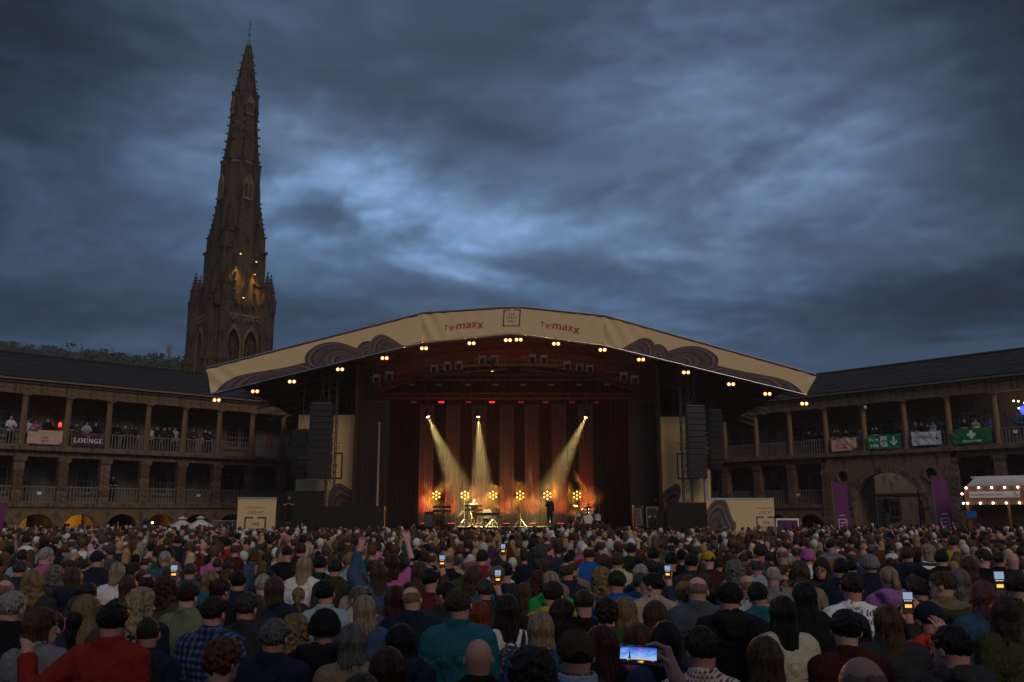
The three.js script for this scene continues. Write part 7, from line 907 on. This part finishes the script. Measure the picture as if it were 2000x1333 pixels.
{ const a = pxAt(1633, 1030, 55.5), b = pxAt(1836, 1030, 51); featherFlag('purple feather flag with pale square emblem near the smaller round window', [a.x, GROUND, a.z], -0.2, 4.5, 0.92, 0.015); featherFlag('purple feather flag with pale square emblem between gateway and lit kiosk', [b.x, GROUND, b.z], -0.2, 4.65, 0.86, 0.05); const c = pxAt(-48, 1010, 36); featherFlag('purple feather flag beside the end arches of the east range', [c.x, GROUND, c.z], 0.2, 3.2, 0.9, -0.1); }
// parasols
function parasol(lab, x, z, R, h, m, group) { const p = thing('parasol', lab, 'parasol', [x, GROUND, z], 0.3, group); const n = 8, pos = [], ix = [0]; const g = new THREE.ConeGeometry(R, 0.62, 8, 3, true).translate(0, h - 0.31, 0); const q = g.attributes.position; for (let i = 0; i < q.count; i++) { const r = Math.hypot(q.getX(i), q.getZ(i)); q.setY(i, q.getY(i) - 0.08 * Math.sin(r / R * Math.PI)); } const c = plain(g); c.deleteAttribute('normal'); c.computeVertexNormals(); const canopy = part('canopy', boxUV(c), m, p); part('valance', boxUV(plain(new THREE.CylinderGeometry(R, R * 1.01, 0.16, 8, 1, true).translate(0, h - 0.7, 0))), m, p); part('cap', plain(new THREE.ConeGeometry(0.3, 0.16, 8, 1, true)).translate(0, h + 0.02, 0), m, p); part('pole', rod(V(0, 0, 0), V(0, h + 0.1, 0), 0.03), M.steel, p); part('base', cyl(0.35, 0.4, 0.1, 0, 0.05, 0, 12), M.darkSteel, p); for (let k = 0; k < 8; k++) part('rib', rod(V(0, h - 0.1, 0), V(Math.sin(k * 0.7854) * R, h - 0.62, Math.cos(k * 0.7854) * R), 0.01), M.steel, p); }
{ const cw = mat(0.6, 0.56, 0.49, { side: THREE.DoubleSide, roughness: 0.9, map: rep(weaveMap, 0.5) }), bl = mat(0.02, 0.021, 0.024, { side: THREE.DoubleSide, roughness: 0.9 }); const a = pxAt(356, 1012, 50), b = pxAt(392, 1011, 50.6), d = pxAt(284, 1017, 49); parasol('cream garden parasol beside the dark one', a.x, a.z, 1.05, a.y - GROUND, cw, 'cream parasols'); parasol('cream garden parasol beside the purple sign frame', b.x, b.z, 1.05, b.y - GROUND, cw, 'cream parasols'); parasol('black garden parasol before the ground floor arches', d.x, d.z, 1.15, d.y - GROUND, bl); }
for (const [x0, x1, y, Z, lab] of [[385, 406, 1023, 47.5, 'small white framed purple sign under the cream parasol'], [1515, 1560, 1015, 49.5, 'white framed purple stall sign beside the wide printed board']]) { const a = pxAt(x0, y, Z), b = pxAt(x1, y, Z), w = b.x - a.x, s = thing('framed_sign', lab, 'sign', [(a.x + b.x) / 2, GROUND, a.z]); const H = a.y - GROUND; part('panel', box(w - 0.1, H - 0.5, 0.03, 0, H / 2 + 0.15, 0), M.purple, s); part('top_bar', box(w, 0.1, 0.08, 0, H, 0), M.whitePaint, s); for (const k of [-1, 1]) part('post', box(0.07, H, 0.07, k * (w / 2 - 0.035), H / 2, 0), M.whitePaint, s); }
for (let k = 0; k < 3; k++) { const a = pxAt(415 + k * 20, 1026, 47.6), b = thing('crowd_barrier', 'grey steel crowd barrier between the parasols and the cream printed board', 'barrier', [a.x + 0.25, GROUND, a.z], 0, 'crowd barriers by the parasols'), H = pxAt(415, 1018, 47.6).y - GROUND; part('frame', [rod(V(-0.27, 0, 0), V(-0.27, H, 0), 0.02), rod(V(0.27, 0, 0), V(0.27, H, 0), 0.02), rod(V(-0.27, H, 0), V(0.27, H, 0), 0.02), rod(V(-0.27, 0.2, 0), V(0.27, 0.2, 0), 0.02)], M.steel, b); for (let i = 0; i < 5; i++) part('bar', rod(V(-0.18 + i * 0.09, 0.2, 0), V(-0.18 + i * 0.09, H, 0), 0.009), M.steel, b); part('foot', box(0.06, 0.03, 0.6, 0, 0.015, 0), M.steel, b); }
// festoon-lit kiosk
{
  const k = thing('drinks_kiosk', 'wooden kiosk with pale roof and long white sign under festoon bulbs', 'kiosk', [0, 0, 0]); const o = pxAt(1889, 1010, 47), yaw = -0.62; k.position.set(o.x, GROUND, o.z); k.rotation.y = yaw; const g = -GROUND;
  part('front_beam', box(5.4, 0.95, 0.12, 2.7, 3.25 + g, 0), M.wood, k); part('side_wall', box(0.1, 3.6, 2.6, 0.06, 1.8, -1.3), M.wood, k); part('back_wall', box(5.4, 3.6, 0.1, 2.7, 1.8, -2.6), M.wood, k); part('counter', box(5.2, 1.05, 0.5, 2.7, 0.53, -0.2), M.wood, k);
  for (const x of [0.1, 2.0, 3.9]) part('post', box(0.12, 2.8 + g, 0.12, x, (2.8 + g) / 2, -0.02), M.wood, k);
  const rf = poly([[0.05, 3.75 + g], [5.6, 3.75 + g], [5.6, 4.3 + g], [0.55, 4.26 + g]]); part('roof', boxUV(extrude(rf, 0.1).translate(0, 0, -0.5)), mat(0.55, 0.56, 0.58, { roughness: 0.5 }), k); part('roof_top', box(5.2, 0.08, 2.2, 2.9, 4.24 + g, -1.6), mat(0.5, 0.51, 0.53, { roughness: 0.5 }), k);
  const t = canvasTex(1024, 128, (c, w, h) => { c.fillStyle = '#c9c6c2'; c.fillRect(0, 0, w, h); c.textBaseline = 'middle'; c.fillStyle = '#4a4a58'; c.font = 'bold 52px sans-serif'; c.fillText('Lowered Bar Service Here', 24, h / 2 + 2); c.strokeStyle = '#3a4a6a'; c.lineWidth = 9; c.beginPath(); c.arc(930, 82, 27, 0.2, 5.2); c.moveTo(925, 26); c.lineTo(925, 66); c.lineTo(962, 66); c.lineTo(980, 100); c.stroke(); c.beginPath(); c.arc(925, 20, 9, 0, 7); c.fillStyle = '#3a4a6a'; c.fill(); });
  part('sign', boxPrint(2.35, 0.33, 0.04).translate(1.4, 3.3 + g, 0.09), mat(1, 1, 1, { map: t, roughness: 0.6 }), k);
  part('blue_bin_lid', box(0.46, 0.34, 0.05, 0.25, 2.28 + g, 0.1), mat(0.01, 0.1, 0.4, { roughness: 0.5 }), k, 'small blue notice on the kiosk post');
  const rows = []; for (let i = 0; i < 7; i++) rows.push([0.12 + i * 0.6, 3.66], [0.12 + i * 0.6, 2.86]); rows.push([-0.1, 3.35], [-0.08, 2.86]);
  rows.forEach(([x, y], i) => { const p = V(x, y + g, 0.16).applyAxisAngle(V(0, 1, 0), yaw).add(k.position), b = thing('festoon_bulb', y > 3.5 ? 'small glowing festoon bulb along the upper edge of the kiosk beam' : 'small glowing festoon bulb along the lower edge of the kiosk beam', 'bulb', p.toArray(), 0, y > 3.5 ? 'festoon bulbs along the kiosk roof' : 'festoon bulbs under the kiosk beam'); part('bulb', plain(new THREE.SphereGeometry(0.055, 8, 6)), glow(1, 0.72, 0.62, 9), b); part('socket', cyl(0.025, 0.025, 0.06, 0, 0.07, 0, 8), M.black, b); bulbLight(b, [1, 0.6, 0.42], 0.14, V(0, 0, 0)); });
}
// hanging lantern and lit window on the south gallery
{
  const l = thing('gallery_lantern', 'small white lantern hanging under the south gallery eave', 'lantern', onSouth(8.2, 9.2, 0.0)); part('glass', plain(new THREE.SphereGeometry(0.1, 10, 8)).scale(1, 1.3, 1), mat(0.7, 0.7, 0.68, { roughness: 0.3 }), l); part('bracket', [rod(V(0, 0.1, 0), V(0, 0.4, 0), 0.015), cyl(0.06, 0.06, 0.04, 0, 0.13, 0, 10)], M.black, l);
  [[-0.35, 8.75, 0], [-0.1, 8.85, 0.2], [0.15, 8.9, 0.2], [-0.05, 8.45, 0.1]].forEach(([s, y, z], i) => { const b = thing('string_bulb', i === 3 ? 'single bulb glowing above the person in the blue shirt on the gallery' : 'small warm bulb strung under the south gallery ceiling', 'bulb', onSouth(s - 0.55, y, -1.2 + z), 0, i === 3 ? undefined : 'bulbs strung under the gallery ceiling'); part('bulb', plain(new THREE.SphereGeometry(0.05, 8, 6)), glow(1, 0.8, 0.4, 7), b); part('cord', rod(V(0, 0.04, 0), V(0, 9.6 - y, 0), 0.006), M.black, b); bulbLight(b, [1, 0.75, 0.4], 0.25, V(0, 0, 0)); });
  const s = thing('blue_neon_sign', 'glowing blue sign panel on the south gallery wall', 'lit sign', onSouth(-0.75, 8.35, -1.5), -0.8273); part('panel', box(0.42, 0.5, 0.05, 0, 0, 0), glow(0.02, 0.05, 1, 2.4, 0.05), s); part('frame', [box(0.46, 0.04, 0.09, 0, 0.27, 0), box(0.46, 0.04, 0.09, 0, -0.27, 0), rod(V(0, 0.27, 0), V(0, 1.2, 0), 0.01)], M.black, s); bulbLight(s, [0.05, 0.1, 1], 0.8, V(0, 0, 0.3));
  const r = thing('red_gallery_lamp', 'small glowing red lamp on the east gallery beside a column', 'lamp', onEast(2.35, 7.75, -0.6)); part('lens', plain(new THREE.SphereGeometry(0.1, 10, 8)).scale(1, 1.6, 1), glow(1, 0.02, 0.015, 3.5, 0.2), r); part('fitting', [cyl(0.05, 0.05, 0.1, 0, -0.2, 0, 8), rod(V(0, -0.25, 0), V(0, -1.4, 0), 0.015)], M.black, r); bulbLight(r, [1, 0.03, 0.02], 0.12, V(0, 0, 0.15));
}
// ---------- people off the floor ----------
{
  const rg = seeded(606); const HA = ['short dark brown', 'short brown', 'long brown', 'bob blonde', 'short grey', 'bald', 'long dark brown', 'ponytail brown', 'short black', 'shag light brown', 'curly brown', 'thin grey'], C = ['black', 'navy', 'charcoal', 'black', 'white', 'pink', 'pale blue', 'olive', 'maroon', 'grey', 'black', 'brown', 'dark denim', 'slate'];
  const seen = {};
  const put = (pos, yaw, o) => { let w = WORD(o).replace('person with', 'onlooker with') + o.where; seen[w] = (seen[w] ?? 0) + 1; person({ x: pos[0], y: pos[1], z: pos[2], yaw, lod: 1, skin: Math.floor(rg() * 3), legs: 'black', label: w, group: seen[w] > 1 || true ? 'gallery onlookers: ' + w : undefined, ...o }); };
  const E = [[-0.35, 'white'], [0.55, 'white'], [0.95, 'pink'], [1.65, 'black'], [1.95, 'black'], [2.95, 'charcoal'], [3.35, 'olive'], [3.95, 'pale blue'], [4.5, 'black'], [5.45, 'black'], [5.8, 'black'], [6.3, 'brown'], [6.75, 'navy'], [7.0, 'charcoal'], [8.0, 'white'], [8.4, 'black'], [8.85, 'charcoal'], [9.2, 'black'], [9.6, 'cream'], [10.4, 'black'], [10.85, 'charcoal'], [11.7, 'black'], [12.05, 'navy']];
  E.forEach(([s, c], i) => put(onEast(s, LEVEL.floor2 - 0.01, -0.62 - 0.12 * rg()), 0.7505 + Math.PI + (rg() - 0.5) * 0.7, { h: 1.62 + 0.22 * rg(), pose: ['rail', 'railTurn', 'rail', 'stand', 'clasp'][i % 5], kind: ['shirt', 'jacket', 'tee', 'hoodie'][Math.floor(rg() * 4)], top: c, hair: HA[Math.floor(rg() * HA.length)], where: ' at the east gallery railing' }));
  put(onEast(5.85, LEVEL.floor1 - 0.01, -0.7), 0.7505 + Math.PI - 0.3, { h: 1.78, pose: 'rail', kind: 'tee', top: 'black', hair: 'crop dark brown', where: ' alone on the lower east gallery' });
  const S = [[0.95, 'lilac'], [1.75, 'cream'], [2.35, 'black'], [3.35, 'black'], [3.75, 'charcoal'], [4.25, 'pale blue'], [4.6, 'navy'], [4.95, 'black'], [5.35, 'plum'], [6.3, 'black'], [7.85, 'black'], [8.1, 'charcoal'], [9.0, 'grey'], [9.4, 'black'], [10.0, 'black'], [10.5, 'charcoal'], [10.8, 'brown'], [11.7, 'black'], [12.2, 'navy'], [12.7, 'black']];
  S.forEach(([s, c], i) => put(onSouth(s, LEVEL.floor2 - 0.01, -0.62 - 0.12 * rg()), -0.8273 + Math.PI + (rg() - 0.5) * 0.7, { h: 1.6 + 0.2 * rg(), pose: ['rail', 'railTurn', 'rail', 'clasp'][i % 4], kind: ['shirt', 'jacket', 'tee', 'hoodie'][Math.floor(rg() * 4)], top: c, hair: HA[Math.floor(rg() * HA.length)], where: ' at the south gallery railing' }));
  put(onSouth(-0.75, LEVEL.floor2 - 0.01, -0.7), -0.8273 + Math.PI + 0.2, { h: 1.9, pose: 'rail', kind: 'shirt', top: 'teal', hair: 'short brown', where: ' below the blue gallery sign' });
  // performers and interpreter
  const P = (o) => person({ lod: 1, legs: 'black', ...o });
  P({ x: -12.5, y: 1.72, z: -49.6, h: 1.62, pose: 'sign', kind: 'tee', top: 'black', hair: 'bun dark brown', skin: 2, yaw: Math.PI + 0.15, label: 'sign language interpreter in black with both forearms raised on the platform' });
  P({ x: -1.55, y: STAGE_Y, z: -55.25, h: 1.76, pose: 'sit', kind: 'shirt', top: 'white', hair: 'short grey', skin: 0, yaw: Math.PI - 0.15, label: 'seated pianist in a pale shirt lit gold at the stage piano' });
  P({ x: 2.35, y: STAGE_Y, z: -55, h: 1.84, pose: 'sing', kind: 'coat', top: 'black', hair: 'crop dark brown', skin: 1, yaw: Math.PI + 0.25, label: 'standing singer in a long dark coat holding a microphone to the mouth' });
  P({ x: -2.45, y: STAGE_Y, z: -57.6, h: 1.74, pose: 'stand', kind: 'shirt', top: 'charcoal', hair: 'short brown', skin: 1, yaw: Math.PI, label: 'musician in charcoal behind the stacked keyboard rack' });
  P({ x: 4.8, y: STAGE_Y + 0.2, z: -56.3, h: 1.74, pose: 'drums', kind: 'tee', top: 'black', hair: 'short dark brown', skin: 0, yaw: Math.PI, label: 'drummer in black seated behind the drum kit' });
  const ds = thing('drum_stool', 'round stool under the drummer', 'stool', [4.8, STAGE_Y + 0.2, -56.32]); part('seat', cyl(0.17, 0.17, 0.08, 0, 0.46, 0, 14), M.black, ds); part('stem', rod(V(0, 0, 0), V(0, 0.45, 0), 0.03), M.steel, ds); part('base', cyl(0.05, 0.24, 0.04, 0, 0.02, 0, 10), M.steel, ds);
  P({ x: 8.65, y: STAGE_Y, z: -53.2, h: 1.75, pose: 'lookL', kind: 'tee', top: 'black', hair: 'crop brown', skin: 0, yaw: 1.4, label: 'stage hand in black standing behind the flight case' });
}

// the mixing tower that the picture was taken from, behind the camera: its roof and back screen shade the nearest rows
{
  const f = thing('mixing_tower', 'black covered scaffold tower for the sound desk standing among the audience', 'tower', [0.6, GROUND, 3.4]);
  for (const [x, z] of [[-4, -1.8], [4, -1.8], [-4, 1.8], [4, 1.8], [0, 1.8]]) part('scaffold_post', rod(V(x, 0, z), V(x, 6.3, z), 0.04), M.steel, f);
  part('canopy', box(8.6, 0.08, 4.2, 0, 6.34, 0), M.drape, f); part('rear_screen', pleated(8.2, 4.2, 20, 0.06).translate(0, 4.15, 1.84), M.drape, f); part('desk_platform', box(8, 0.12, 3.6, 0, 0.6, 0), M.wood, f);
  for (const y of [2.1, 4.2, 6.2]) part('ledger_tube', [rod(V(-4, y, -1.8), V(-4, y, 1.8), 0.03), rod(V(4, y, -1.8), V(4, y, 1.8), 0.03), rod(V(-4, y, 1.8), V(4, y, 1.8), 0.03)], M.steel, f);
}
// ---------- thin haze in the air, denser smoke drifting before the amber lamp clusters ----------
scene.fog = new THREE.FogExp2(new THREE.Color(0.92, 0.92, 0.94), 0.0004);
{
  const at = dataTex(256, (u, v) => { const x = u * 2 - 1, y = v * 2 - 1, r = Math.hypot(x, y), n = fbm2(u * 2.2 + 5, v * 2.2, 5, 0.55); return Math.max(0, sstep(1.0, 0.0, r) * (0.6 + 0.4 * n)); }); at.wrapS = at.wrapT = THREE.ClampToEdgeWrapping;
  const m = mat(0.85, 0.83, 0.8, { roughness: 1, transmission: 0.6, thickness: 0, specularIntensity: 0, transparent: true, opacity: 0.07, alphaMap: at, side: THREE.DoubleSide });
  const g = new THREE.PlaneGeometry(2, 2, 4, 4), p = g.attributes.position; for (let i = 0; i < p.count; i++) p.setZ(i, 0.25 * (p.getX(i) ** 2 - 0.7 * p.getY(i) ** 2)); g.computeVertexNormals();
  const r = seeded(321), N = 110, s = new THREE.InstancedMesh(g, m, N), q = new THREE.Quaternion(), e = new THREE.Euler(), M4 = new THREE.Matrix4();
  for (let i = 0; i < N; i++) { const k = 0.75 + 0.5 * r(), y = 2.2 + 2.8 * r() * r(); q.setFromEuler(e.set(r() * 6.28, r() * 6.28, r() * 6.28)); s.setMatrixAt(i, M4.compose(V(-6 + 11.2 * r(), y, -(55.9 + 0.95 * r())), q, V(k, k * (0.7 + 0.5 * r()), k))); }
  s.name = 'stage_smoke'; s.userData.kind = 'stuff'; tag(s, 'thin drifting smoke glowing amber before the lamp clusters', 'smoke'); scene.add(s);
}
renderer.render(scene, camera);
